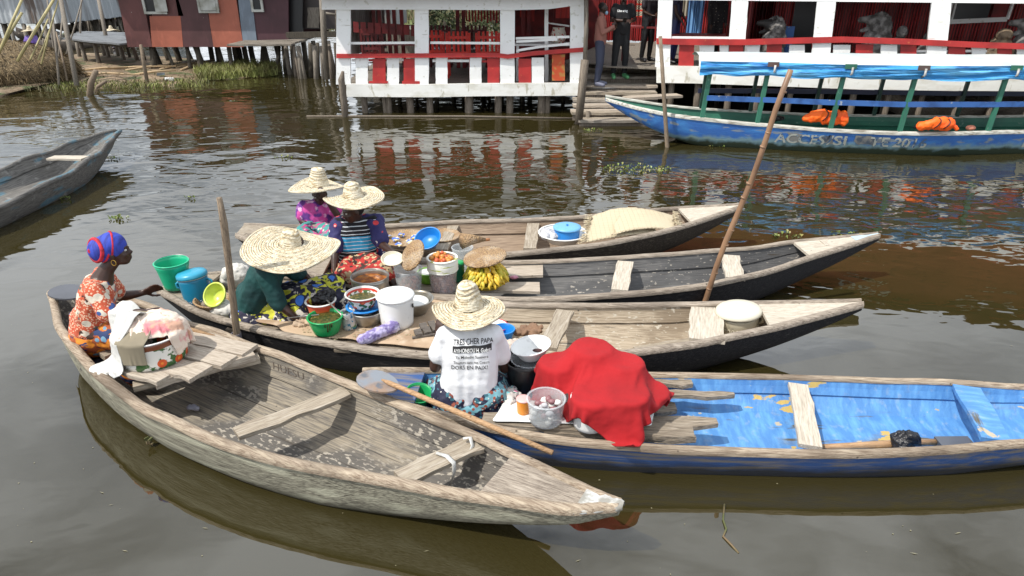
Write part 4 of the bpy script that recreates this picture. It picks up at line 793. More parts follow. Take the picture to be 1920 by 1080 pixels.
def hat(label,c,r,hc,rc,tilt=(0,0),droop=.12,group='wide woven straw hats',up=0,rows=None,rz=0,seed=0):
    """coiled straw sun hat: brim built of ridged rings, tall crown"""
    rows=rows or max(10,int(r/.017)); t=thing('straw_hat',label,'straw hat',c,0,group); rot=Matrix.Rotation(rz,3,'Z')@RX(tilt[0])@RY(tilt[1])
    def surf(profile,n=56,sd=0):
        mb=MB(); P=[]
        for i,(rr,z,rid) in enumerate(profile):
            for k in range(n):
                a=2*PI*k/n; q=rr*(1+.018*math.sin(2*a+sd)+.014*math.sin(5*a+sd*2)+.006*mn.noise(V((math.cos(a)*4,math.sin(a)*4,rr*30+sd))))
                zz=z+rid+(rr/r)**2*(.10*r*math.sin(2*a+sd*1.7)+.05*r*math.sin(3*a+sd))+.004*mn.noise(V((math.cos(a)*7,math.sin(a)*7,rr*40)))
                P.append(V(c)+rot@V((q*math.cos(a),q*math.sin(a),zz)))
        mb.grid(P,n,len(profile),True,closed_u=True); mb.f=[tuple(f) for f in mb.f]; return mb
    pr=[]
    N_=rows*3
    for i in range(N_+1):
        f=i/N_; rr=r-(r-rc)*f; z=-droop*r*max(0,(rr-rc)/(r-rc))**1.6+up*max(0,(rr-rc)/(r-rc))**4; pr.append((rr,z,(.0045 if i%3==1 else (-.001 if i%3==0 else .003))))
    b=surf(pr,sd=seed); ob=obj('brim',b,m_straw,t); addmod(ob,'SOLIDIFY',thickness=.007,offset=-1)
    pc=[];M_=max(10,int(hc/.009))
    for i in range(M_+1):
        f=i/M_; rr=rc*(1-.42*f**1.3) if f<.85 else rc*(1-.42*.81)*max(0,1-((f-.85)/.15)**2)**.5; pc.append((max(rr,.002),hc*f,.0) if i%2 else (max(rr-.004,.002),hc*f,0))
    mb=MB();P=[];n=40
    for i,(rr,z,_) in enumerate(pc):
        for k in range(n):
            a=2*PI*k/n; q=rr*(1+.04*math.sin(2*a+seed+z*12)+.03*math.sin(3*a+seed*3)); P.append(V(c)+rot@V((q*math.cos(a)+.06*z*math.sin(seed),q*math.sin(a),z-.004+.006*math.sin(a*2+seed))))
    mb.grid(P,n,len(pc),True,closed_u=True); obj('crown',mb,m_straw,t)
    mb=MB(); P=[]
    for k in range(61):
        a=2*PI*k/60; rr=r; q=rr*(1+.018*math.sin(2*a+seed)+.014*math.sin(5*a+seed*2)); zz=-droop*r+up+(.10*r*math.sin(2*a+seed*1.7)+.05*r*math.sin(3*a+seed)); P.append(V(c)+rot@V((q*math.cos(a),q*math.sin(a),zz)))
    mb.tube(P,.009,6); obj('edge_coil',mb,m_straw,t)
    mb=MB()
    for k in range(90):
        a=random.uniform(0,2*PI); rr=random.uniform(rc*.9,r*.99); z=-droop*r*((rr-rc)/(r-rc) if rr>rc else 0)**1.6+(rr/r)**2*(.10*r*math.sin(2*a+seed*1.7)+.05*r*math.sin(3*a+seed))+.006
        da=random.uniform(-.12,.12); p=V(c)+rot@V((rr*math.cos(a),rr*math.sin(a),z)); q=V(c)+rot@V((rr*math.cos(a+da)+random.uniform(-.01,.01),rr*math.sin(a+da),z+random.uniform(.002,.012))); mb.tube([p,q],.0013,3)
    o=obj('loose_straw',mb,m_straw,t); o['kind']='stuff'
    return t
# ---------------------------------------------------------------- people
def hand(mb,wr,d,palm_n,curl=.5,side=1,s=1.0):
    """palm, four bent fingers of unequal length and a thumb; side: +1 puts the thumb towards d x palm_n"""
    d=V(d).normalized(); n=V(palm_n); n=(n-d*n.dot(d)).normalized(); sd_=d.cross(n)*side; wr=V(wr)
    for k in(-1.2,-.4,.4,1.2): mb.cap(wr+sd_*k*.010*s,wr+d*.078*s+sd_*k*.0185*s,.0145*s,.0115*s,8)
    for k,ln in zip((-1.5,-.5,.5,1.5),(.058,.074,.08,.070)):
        p=wr+d*.08*s+sd_*k*.019*s; dd=d.copy(); r=.0088*s
        for seg,f in enumerate((.45,.32,.23)):
            a=curl*(.5+.5*seg); dd=(dd*math.cos(a)+n*math.sin(a)).normalized() if seg==0 else (dd*math.cos(curl*.8)+n*math.sin(curl*.8)).normalized()
            q=p+dd*ln*f*s; mb.cap(p,q,r,r*.9,8); p=q; r*=.9
    p=wr+d*.02*s+sd_*.022*s
    for f,a in ((.036,.9),(.03,.5),(.024,.25)):
        dd=(d*math.cos(a)+sd_*math.sin(a)+n*.25*curl).normalized(); q=p+dd*f*s; mb.cap(p,q,.0115*s,.0095*s,8); p=q
def head(mb,c,fd,s=1.0,up=(0,0,1)):
    f=V(fd).normalized(); u=V(up); u=(u-f*u.dot(f)).normalized(); sd_=f.cross(u); M=Matrix((sd_,f,u)).transposed(); c=V(c)
    def E(x,y,z,a,b,d,n=12): mb.ell(c+M@V((x*s,y*s,z*s)),(a*s,b*s,d*s),rot=M,seg=n+4,rings=n)
    E(0,-.012,.028,.074,.092,.088); E(0,.028,-.01,.060,.062,.078); E(0,.045,-.068,.040,.038,.035); E(0,.03,-.055,.052,.05,.045)
    E(0,.092,-.018,.015,.020,.016,8); E(0,.086,.002,.009,.012,.028,8); E(.012,.09,-.024,.010,.010,.009,8); E(-.012,.09,-.024,.010,.010,.009,8)
    E(0,.086,-.050,.024,.011,.007,8); E(0,.083,-.062,.021,.012,.008,8); E(0,.074,.030,.052,.016,.010,8)
    E(.034,.062,-.022,.022,.024,.020,8); E(-.034,.062,-.022,.022,.024,.020,8)
    for k in(-1,1): E(k*.076,-.006,-.008,.009,.019,.030,8)
    return c,M,s
def eyes(c,M,s,parent):
    for k in(-1,1):
        mb=MB(); mb.ell(c+M@V((k*.030*s,.0765*s,.010*s)),(.0135*s,.010*s,.0075*s),rot=M,seg=10,rings=8); e=obj('eye',mb,m_eye,parent)
        mb=MB(); mb.ell(c+M@V((k*.029*s,.0855*s,.010*s)),(.0058*s,.004*s,.0058*s),rot=M,seg=8,rings=6); obj('iris',mb,m_iris,e)
def person(label,J,vox=.0085,eye=True,s=1.0,skin=None,feet=True,name='person',mod=None,cat='person',group=None,hands=True,bld=1.0):
    """J: joints in the scene. returns thing + body mesh"""
    base=J['pel'].copy(); t=thing(name,label,cat,base,0,group); mb=MB(); s_=s
    pel,ch,nk=J['pel'],J['chest'],J['neck']; shL,shR=J['shL'],J['shR']; ax=(shR-shL).normalized()
    mid=(pel+ch)/2
    for a,b,r0,r1,wd in ((pel,mid,.115,.105,.055),(mid,ch,.105,.11,.06)):
        for k in(-1,0,1): mb.cap(a+ax*k*wd*s*bld,b+ax*k*wd*s*bld,r0*s*bld,r1*s*bld)
    for sh in(shL,shR): mb.cap(ch+(sh-ch)*.3,sh,.09*s,.055*s*bld)
    mb.cap(ch,nk,.10*s,.055*s); mb.cap(nk,J['head']-V((0,0,.05*s))-V(J['face']).normalized()*.015,.05*s,.05*s)
    for e in 'LR':
        sh,el,wr=J['sh'+e],J['el'+e],J['wr'+e]; mb.cap(sh,el,.052*s*bld,.038*s*bld); mb.cap(el,el+(wr-el)*.35,.039*s,.037*s); mb.cap(el+(wr-el)*.35,wr,.037*s,.024*s)
        if hands: 
            hd,hn,cu,sg=J.get('hand'+e,((wr-el),(0,0,-1),.5,1)); hand(mb,wr,hd,hn,cu,sg,s)
        if 'kn'+e in J:
            hp=pel+ax*(.085 if e=='R' else -.085)*s; kn,an=J['kn'+e],J['an'+e]; mb.cap(hp,kn,.085*s*bld,.055*s); mb.cap(kn,kn+(an-kn)*.35,.055*s,.053*s); mb.cap(kn+(an-kn)*.35,an,.053*s,.033*s)
            if feet: to=J.get('to'+e, an+V(J['face']).normalized()*.16*s-V((0,0,.03))); mb.cap(an-V((0,0,.01)),to,.034*s,.024*s); 
    c,M,q=head(mb,J['head'],J['face'],s,J.get('up',(0,0,1)))
    b=blob('body',mb,skin or m_skin,t,voxel=vox,smooth=3)
    if eye: eyes(c,M,q,b)
    return t,b,(c,M,q)
def garment(name,t,caps,m,vox=.010,disp=((.07,.020),(.22,.022),(.03,.006)),smooth=3,ells=()):
    mb=MB()
    for c in caps: mb.cap(*c)
    for e in ells: mb.ell(*e)
    return blob(name,mb,m,t,voxel=vox,smooth=smooth,disp=list(disp))
def torso_caps(J,r=1.0,s=1.0,top=.9,low=0):
    ax=(J['shR']-J['shL']).normalized(); pel,ch=J['pel'],J['chest']; a=pel+(ch-pel)*low; o=[]
    for k in(-1,0,1): o.append((a+ax*k*.06*s*r,ch+ax*k*.065*s*r,.125*s*r,.122*s*r))
    for e in('L','R'): o.append((ch,ch+(J['sh'+e]-ch)*.92,.115*s*r,.075*s*r))
    o.append((ch,ch+(J['neck']-ch)*.55,.11*s*r,.085*s*r)); return o
def sleeve(J,e,f=.75,r=.066,r2=None,s=1.0): 
    sh,el=J['sh'+e],J['el'+e]; return (sh,sh+(el-sh)*f,r*s,(r2 or r)*s)
# ---------------------------------------------------------------- prints
m_waxo=mat('orange_red_wax_print',[(.46,.075,.028),{'c':(.68,.42,.28),'k':'voro','s':60,'lo':.42,'hi':.36},{'c':(.60,.54,.44),'k':'voro','s':10.5,'lo':.36,'hi':.34,'st':(1,1,1.2)},{'c':(.03,.08,.26),'k':'voro','s':10.5,'lo':.20,'hi':.19,'st':(1,1,1.2),'off':(.1,0,.18)},{'c':(.10,.09,.08),'k':'noise','s':9,'lo':.62,'hi':.64}],rough=.8,sheen=.1)
m_orsk=mat('orange_navy_wrap',[(.66,.22,.02),{'c':(.32,.07,.02),'s':14,'lo':.5,'hi':.55},{'c':(.02,.04,.12),'s':7,'st':(1,1,2.4),'lo':.55,'hi':.57,'d':5},{'c':(.15,.30,.42),'k':'voro','s':11,'lo':.26,'hi':.24}],rough=.8)
m_yell=mat('yellow_navy_white_print',[(.018,.018,.045),{'c':(.60,.56,.50),'s':11,'lo':.56,'hi':.58,'d':7,'di':1},{'c':(.58,.58,.05),'s':7.5,'st':(1,1,1.6),'lo':.55,'hi':.565,'d':2,'di':1.5},{'c':(.02,.02,.05),'k':'voro','s':6.2,'lo':.33,'hi':.32},{'c':(.04,.17,.60),'k':'voro','s':6.2,'lo':.28,'hi':.27},{'c':(.015,.03,.15),'k':'voro','s':6.2,'lo':.12,'hi':.11}],rough=.75)
m_tealt=mat('dark_teal_jersey',[(.006,.058,.056),{'c':(.003,.032,.034),'s':5,'lo':.42,'hi':.65,'d':5}],rough=.8,bump={'s':60,'str':.2,'dist':.004})
m_pink=mat('pink_tie_dye',[(.50,.06,.28),{'c':(.12,.03,.22),'s':9,'lo':.5,'hi':.56,'d':5},{'c':(.66,.40,.58),'s':13,'lo':.56,'hi':.62,'d':4}],rough=.8)
m_pinkw=mat('teal_pink_wrap',[(.05,.26,.24),{'c':(.45,.05,.20),'s':12,'lo':.5,'hi':.55},{'c':(.55,.50,.45),'k':'voro','s':16,'lo':.25,'hi':.22},{'c':(.03,.03,.06),'s':8,'lo':.58,'hi':.6}],rough=.8)
m_navyf=mat('navy_flowered_cloth',[(.022,.020,.105),{'c':(.55,.04,.05),'k':'voro','s':11,'rnd':1,'lo':.30,'hi':.28,'m':{'s':5,'lo':.48,'hi':.5}},{'c':(.62,.58,.55),'k':'voro','s':17,'lo':.22,'hi':.20,'m':{'s':7,'lo':.5,'hi':.52}}],rough=.75)
def stripes(name):
    m=mat(name,[(.006,.006,.010),{'c':(.02,.30,.55),'k':'z','lo':.17,'hi':.172},{'c':(.006,.006,.01),'k':'z','lo':.31,'hi':.312}],rough=.8); nt=m.node_tree; N=nt.nodes; L=nt.links
    tc=[n for n in N if n.type=='TEX_COORD'][0]; w=N.new('ShaderNodeTexWave'); w.bands_direction='Z'; w.inputs['Scale'].default_value=9; w.inputs['Distortion'].default_value=.6; L.new(tc.outputs['Object'],w.inputs[0]); mr=N.new('ShaderNodeMapRange'); mr.inputs['From Min'].default_value=.90; mr.inputs['From Max'].default_value=.93; L.new(w.outputs['Fac'],mr.inputs[0])
    mx=N.new('ShaderNodeMix'); mx.data_type='RGBA'; b=N['Principled BSDF']; src=b.inputs['Base Color'].links[0].from_socket; L.new(mr.outputs[0],mx.inputs[0]); L.new(src,mx.inputs[6]); mx.inputs[7].default_value=(.6,.64,.68,1); L.new(mx.outputs[2],b.inputs['Base Color']); return m
m_stripe=stripes('blue_black_stripes')
m_redsk=mat('red_brown_cream_print',[(.40,.025,.02),{'c':(.50,.36,.20),'k':'voro','s':15,'lo':.42,'hi':.40,'rnd':.7},{'c':(.035,.02,.015),'s':13,'lo':.53,'hi':.55,'d':5},{'c':(.50,.38,.22),'s':22,'lo':.60,'hi':.62},{'c':(.06,.03,.02),'k':'voro','s':15,'lo':.14,'hi':.12,'rnd':.7}],rough=.75)
m_wshirt=mat('white_tshirt',[(.72,.73,.745),{'c':(.60,.61,.65),'s':3,'lo':.4,'hi':.7}],rough=.85,bump=[{'s':5,'st':(1,1,2),'d':5,'str':.5,'dist':.02}])
m_esk=mat('teal_navy_brown_print',[(.012,.014,.04),{'c':(.16,.36,.42),'s':6,'st':(1,1,1.5),'lo':.5,'hi':.52,'d':2,'di':1.2},{'c':(.03,.12,.16),'s':15,'lo':.58,'hi':.6},{'c':(.25,.06,.035),'k':'voro','s':30,'lo':.40,'hi':.36,'m':{'s':3.5,'lo':.5,'hi':.52}},{'c':(.55,.55,.5),'k':'voro','s':26,'lo':.16,'hi':.13}],rough=.75)
hv=lambda a,b:(V(a),V(b))
def dx(px,py,Y): return D(px,py,Y)
# ---- woman with head wrap, in the front canoe
J=dict(pel=dx(176,612,4.27),chest=dx(184,545,4.27),neck=dx(198,508,4.30),head=dx(215,472,4.33),face=V((.93,.30,.06)))
ax=V((.33,-.94,0)); C=dx(184,530,4.27); J['shR']=C+ax*.155; J['shL']=C-ax*.155
J['elR']=dx(206,592,4.08); J['wrR']=dx(268,585,4.10); J['elL']=dx(226,556,4.50); J['wrL']=dx(268,549,4.56)
J['handL']=(V((.9,.25,.32)),V((.1,-.9,-.3)),.35,1); J['handR']=(V((1,.1,.0)),V((0,0,-1)),.5,1)
J['knR']=dx(238,632,4.15);J['anR']=V((J['knR'].x,J['knR'].y-.02,.1)); J['knL']=dx(240,618,4.42);J['anL']=V((J['knL'].x,J['knL'].y,.1))
t,b,hd=person('woman in red and blue head wrap reaching out from the front canoe',J,vox=.0075)
garment('blouse',t,torso_caps(J,.93,1,low=.0)[:3]+[(J['chest'],J['chest']+(J['shR']-J['chest'])*.75,.10,.068),(J['chest'],J['chest']+(J['shL']-J['chest'])*.75,.10,.068),sleeve(J,'R',.82,.062,.074),sleeve(J,'L',.72,.062,.07),(J['pel'],J['pel']+V((0,0,.06)),.165,.14)],m_waxo)
garment('wrap_skirt',t,[(J['pel']-V((0,0,.02)),J['knR'],.155,.09),(J['pel']-V((0,0,.02)),J['knL'],.155,.09),(J['pel']-V((0,0,.06)),J['pel']+V((.02,0,.03)),.175,.15),(J['knR'],J['anR']+V((0,0,.1)),.09,.10),(J['knL'],J['anL']+V((0,0,.1)),.09,.10)],m_orsk)
c_,M_,s_=hd; f=M_@V((0,1,0))
mb=MB(); A1=c_+V((-.066,-.03,.028)); S2=c_+V((-.008,0,.048)); mb.ell(A1,(.088,)*3,seg=24,rings=16); mb.ell(S2,(.093,)*3,seg=24,rings=16); mb.cap(A1,S2,.087,.092,20)
m_wrapb=mat('royal_blue_head_wrap',[(.03,.06,.42),{'c':(.018,.03,.25),'s':12,'st':(4,1,1),'lo':.45,'hi':.6}],rough=.75); m_wrapr=mat('red_head_wrap',[(.55,.02,.04),{'c':(.30,.01,.02),'s':20,'lo':.45,'hi':.6}],rough=.75)
hw_=blob('head_wrap',mb,m_wrapb,t,voxel=.007,smooth=1)
nrm=V((-.50,-.84,.20)).normalized(); sp=V((0,0,1)); u_=(sp-nrm*sp.dot(nrm)).normalized(); v_=nrm.cross(u_); cc=c_+V((-.062,-.035,.020))
bvh=BVHTree.FromPolygons([wm(hw_)@v.co for v in hw_.data.vertices],[p.vertices[:] for p in hw_.data.polygons])
def ringpath(cen,rad,n=33,a0=0,a1=2*PI,off=.004):
    P=[]
    for i in range(n):
        a=a0+(a1-a0)*i/(n-1); p=cen+(u_*math.cos(a)+v_*math.sin(a))*rad+nrm*.3; h=bvh.ray_cast(p,-nrm,.6); P.append((h[0] if h[0] is not None else cen+(u_*math.cos(a)+v_*math.sin(a))*rad)+nrm*off)
    return P
def ring(c,r,rad,nn): 
    u2=(V((0,0,1))-nn*nn.z).normalized(); v2=nn.cross(u2); mb=MB(); mb.tube([c+(u2*math.cos(a)+v2*math.sin(a))*r for a in [k*PI/18 for k in range(37)]],rad,8,cap=False); obj('red_band',mb,m_wrapr,hw_)
ring(A1+nrm*.040,.077,.0135,nrm); ring(A1-nrm*.006+V((.004,0,.004)),.087,.009,(nrm+V((-.15,0,.15))).normalized()); ring(S2+V((-.012,0,0)),.0935,.008,(nrm+V((-.45,.1,.1))).normalized())
mb=MB(); K=A1+nrm*.084
for k in range(9):
    a=k*2*PI/9; q=K+(u_*math.cos(a)+v_*math.sin(a))*.026-nrm*.006; mb.tube([K,q],[.010,.003],5)
obj('red_knot',mb,m_wrapr,hw_)
for kk,(ddx,rr_) in ():
    mb=MB(); mb.tube(ringpath(cc+V((ddx,0,.012)),rr_,n=25,a0=-1.2,a1=1.9,off=.003),.008,7,cap=False); obj('red_band',mb,m_wrapr,hw_)
for dxx in():
    P=[]
    for i in range(17):
        a=PI*i/16; P.append(c_+V((.0+dxx-.055,0,.045))+V((-.03*math.sin(a)*0+.02*math.cos(a),-.094*math.cos(a),.094*math.sin(a)*(1 if True else 1))))
    mb=MB(); mb.tube(P,.009,7); obj('red_band',mb,m_wrapr,hw_)
mb=MB(); ec=c_+M_@V((.083,-.006,-.05)); P=[ec+V((math.cos(a)*.016,0,math.sin(a)*.020)) for a in [i*2*PI/16 for i in range(17)]]; mb.tube(P,.0028,6,cap=False); obj('earring',mb,P_('gold_metal',(.6,.38,.08),metal=.9,rough=.3),t)
# ---- woman in green with the largest hat
J=dict(pel=dx(478,572,5.02),chest=dx(500,512,4.98),neck=dx(526,478,4.97),head=dx(549,462,4.95),face=V((.86,-.15,-.5)))
ax=V((.1,-1,0)); C=dx(508,500,4.98); J['shR']=C+ax*.165; J['shL']=C-ax*.165
J['elR']=dx(522,568,4.78); J['wrR']=dx(562,603,4.76); J['elL']=dx(572,520,5.16); J['wrL']=dx(596,545,5.06)
J['handR']=(V((.9,-.1,-.3)),V((0,0,-1)),.6,1); J['handL']=(V((.8,-.3,-.3)),V((0,0,-1)),.6,-1)
J['knR']=dx(600,572,4.92);J['anR']=dx(540,600,4.86); J['knL']=dx(622,545,5.14);J['anL']=dx(650,575,5.0)
J['toR']=J['anR']+V((.1,-.04,-.03)); J['toL']=J['anL']+V((.06,-.1,-.03))
t,b,hd=person('woman in dark green top and yellow print skirt under the largest hat',J,bld=1.1,eye=False)
garment('top',t,torso_caps(J,1.12)+[sleeve(J,'R',1.0,.082,.072),sleeve(J,'L',.75,.08,.075),(J['pel'],J['pel']+V((.01,0,.08)),.17,.16)],m_tealt)
garment('skirt',t,[(J['pel']-V((.02,0,.05)),J['knR']+V((0,0,.05)),.19,.13),(J['pel']-V((.02,0,.05)),J['knL']+V((0,0,.03)),.19,.12),(J['knR'],J['anR'],.11,.10),(J['knL'],J['anL'],.10,.09),(J['pel']-V((.02,.1,.1)),J['pel']-V((.02,-.12,.1)),.17,.17),(J['pel']-V((-.1,.1,.1)),J['knR']-V((.1,.04,.04)),.13,.11)],m_yell,disp=((.06,.03),(.2,.03)))
hat('largest straw hat with a wide flat brim, worn by the woman in green',dx(546,457,4.93),.365,.13,.088,tilt=(5,4),droop=.10,seed=1.3)
# ---- woman in pink at the back
J=dict(pel=dx(592,435,7.12),chest=dx(594,395,7.12),neck=dx(597,375,7.12),head=dx(599,364,7.08),face=V((.1,-.9,-.35)))
ax=V((-1,0,0)); C=dx(596,386,7.12); J['shR']=C+ax*.165; J['shL']=C-ax*.165
J['elR']=dx(566,414,7.05); J['wrR']=dx(592,432,6.9); J['elL']=dx(632,402,6.98); J['wrL']=dx(612,374,6.92)
J['handL']=(V((-.35,-.1,.8)),V((-.2,.9,.1)),.7,1); J['handR']=(V((.9,-.3,-.2)),V((0,0,-1)),.5,1)
J['knR']=dx(565,440,6.75);J['anR']=dx(590,450,6.7); J['knL']=dx(630,440,6.75);J['anL']=dx(605,452,6.7)
t,b,hd=person('woman in pink tie-dye blouse resting a hand on her face at the back',J,vox=.010)
garment('blouse',t,torso_caps(J,1.0)+[sleeve(J,'R',.6,.068,.078),sleeve(J,'L',.55,.068,.078)],m_pink,vox=.012)
garment('wrap_skirt',t,[(J['pel'],J['knR'],.16,.09),(J['pel'],J['knL'],.16,.09),(J['knR'],J['anR'],.09,.08),(J['knL'],J['anL'],.09,.08),(J['pel']-V((.08,0,0)),J['pel']+V((.08,0,.08)),.14,.13)],m_pinkw,vox=.012)
hat('tall pointed straw hat worn by the woman in pink',dx(597,349,7.10),.305,.21,.115,tilt=(-4,0),droop=.02,seed=2.1)
# ---- woman in navy flowers and striped top
J=dict(pel=dx(672,492,5.85),chest=dx(668,432,5.83),neck=dx(668,408,5.82),head=dx(662,395,5.76),face=V((-.80,-.55,-.22)))
ax=V((-.96,-.2,0)); C=dx(668,420,5.83); J['shR']=C+ax*.175; J['shL']=C-ax*.175
J['elR']=dx(628,470,5.68); J['wrR']=dx(627,508,5.55); J['elL']=dx(716,458,5.68); J['wrL']=dx(737,474,5.50)
J['handR']=(V((.1,-.4,-.9)),V((.5,.3,0)),.4,1); J['handL']=(V((.15,-.8,-.35)),V((0,0,1)),.55,-1)
J['knR']=dx(650,515,5.5);J['anR']=dx(700,545,5.45); J['knL']=dx(718,505,5.5);J['anL']=dx(745,540,5.42)
J['toR']=J['anR']+V((.1,-.05,-.02)); J['toL']=J['anL']+V((.12,-.03,-.02))
t,b,hd=person('woman in navy flowered jacket and striped top holding out a bowl',J,vox=.0085,bld=1.08)
garment('striped_top',t,torso_caps(J,1.05)+[(J['pel'],J['pel']+V((0,0,.1)),.15,.15)],m_stripe,disp=((.1,.01),))
ch=J['chest']; ax=(J['shR']-J['shL']).normalized(); fwd=V((-.15,-.97,0))
garment('jacket',t,[(J['shR'],J['shR']+(J['elR']-J['shR'])*.8,.072,.080),(J['shL'],J['shL']+(J['elL']-J['shL'])*.8,.072,.080),(J['shR']+V((.01,.03,0)),J['shL']+V((0,.03,0)),.08,.08)]+
   [(J['chest']+ax*k*.12-fwd*.05,J['pel']+ax*k*.15-fwd*.05+V((0,0,.02)),.095,.10) for k in(-1,-.5,0,.5,1)]+[(J['shR']-ax*.04+fwd*.04,J['pel']+ax*.19+fwd*.02,.06,.045),(J['shL']+ax*.03+fwd*.05,J['pel']-ax*.19+fwd*.03+V((0,0,.12)),.06,.045)],m_navyf,disp=((.07,.025),(.2,.02)))
garment('skirt',t,[(J['pel']-V((0,0,.02)),J['knR'],.16,.10),(J['pel']-V((0,0,.02)),J['knL'],.16,.10),(J['knR'],J['knR']+(J['anR']-J['knR'])*.5,.10,.09),(J['knL'],J['knL']+(J['anL']-J['knL'])*.3,.10,.085),(J['knR'],J['knL'],.085,.085),(J['pel']-V((.1,0,.06)),J['pel']+V((.1,0,-.06)),.16,.16)],m_redsk,disp=((.06,.03),(.2,.03)))
mb=MB(); c_,M_,s_=hd; mb.ell(c_+V((.02,.02,.03)),(.085,.088,.09)); blob('hair',mb,m_hair,t,voxel=.012)
hat('cone crowned straw hat worn by the woman in the striped top',dx(663,368,5.79),.265,.135,.10,tilt=(0,-2),droop=.07,seed=3.7)
# ---- woman seen from behind in the white T-shirt
J=dict(pel=dx(880,742,3.74),chest=dx(880,648,3.76),neck=dx(880,614,3.79),head=dx(879,598,3.86),face=V((-.15,.95,-.35)))
ax=V((1,.05,0)); C=dx(880,628,3.76); J['shR']=C+ax*.155; J['shL']=C-ax*.155
J['elR']=dx(946,690,3.90); J['wrR']=dx(930,655,4.12); J['elL']=dx(816,688,3.74); J['wrL']=dx(821,630,3.95)
J['handL']=(V((.15,.2,.95)),V((.5,.7,0)),.7,-1); J['handR']=(V((-.5,.7,.1)),V((0,0,-1)),.6,-1)
J['knR']=dx(950,722,4.05);J['anR']=dx(870,715,4.15); J['knL']=dx(815,730,4.05);J['anL']=dx(900,712,4.2)
t,b,hd=person('woman seen from behind in a white T-shirt printed with mourning words',J,vox=.0075,eye=False,bld=1.0)
ax=(J['shR']-J['shL']).normalized(); pel=J['pel'];ch=J['chest']
sh=garment('tshirt',t,torso_caps(J,1.02)+[(pel+ax*k*.07+V((0,0,.05)),pel+ax*k*.06+V((0,0,.16)),.128,.125) for k in(-1,0,1)]+[sleeve(J,'R',.60,.062,.072),sleeve(J,'L',.60,.062,.072)],m_wshirt,disp=((.10,.014),(.3,.014)),vox=.009)
garment('wrap_skirt',t,[(pel-ax*.1-V((0,0,.08)),pel+ax*.1-V((0,0,.08)),.155,.155),(pel-ax*.1,J['knL'],.15,.10),(pel+ax*.1,J['knR'],.15,.10),(J['knR'],J['anR'],.1,.08),(J['knL'],J['anL'],.1,.08),(pel-ax*.16-V((0,.05,.13)),pel+ax*.16-V((0,.05,.13)),.10,.10),(pel+ax*.16-V((0,0,.1)),J['knR']+V((.02,-.05,-.02)),.11,.11)],m_esk,disp=((.06,.035),(.2,.03)))
m_ink=P_('black_print_ink',(.02,.02,.022),rough=.7,var=0)
def sp_(px,py): return dx(px,py+9,3.58)
n_=V((0,-1,.08)); 
def line(s,x0,x1,y,h,m=None,bold=0,slope=0,off=.004):
    a=sp_(x0,y);b_=sp_(x1,y+slope); return text_on('printed_line',s,h,a,b_-a,V((0,.1,1)),m or m_ink,sh,targets=[sh],off=off,width=(b_-a).length,bold=bold)
k=lambda px:px
line('TRES CHER PAPA',848,924,647,.041,slope=-1,bold=.012); 
mb=MB(); P=[]; bvs=BVHTree.FromPolygons([wm(sh)@v.co for v in sh.data.vertices],[p.vertices[:] for p in sh.data.polygons])
for j in range(5):
    for i in range(25):
        p=sp_(847+(921-847)*i/24,662.5-j*2.9-i*.0); h=bvs.ray_cast(p+V((0,-.4,0)),V((0,1,0)),.9); P.append((h[0] if h[0] is not None else p)+V((0,-.003,.0)))
mb.grid(P,25,5); obj('printed_bar',mb,m_ink,sh)
line('AYIHONSOU H. Guéye',849,919,660,.037,m=m_wp,bold=.014,off=.0065)
line('Ta Mélodie Sonnera',853,915,671,.027,bold=.006); line('Toujours dans nos Coeurs',849,917,680,.027,bold=.006,slope=1); line('DORS EN PAIX!',845,914,690,.038,slope=1,bold=.006)
hat('round straw hat with a blunt crown, worn by the woman in the white T-shirt',dx(879,574,3.86),.232,.17,.10,tilt=(-3,0),droop=.13,seed=4.4)
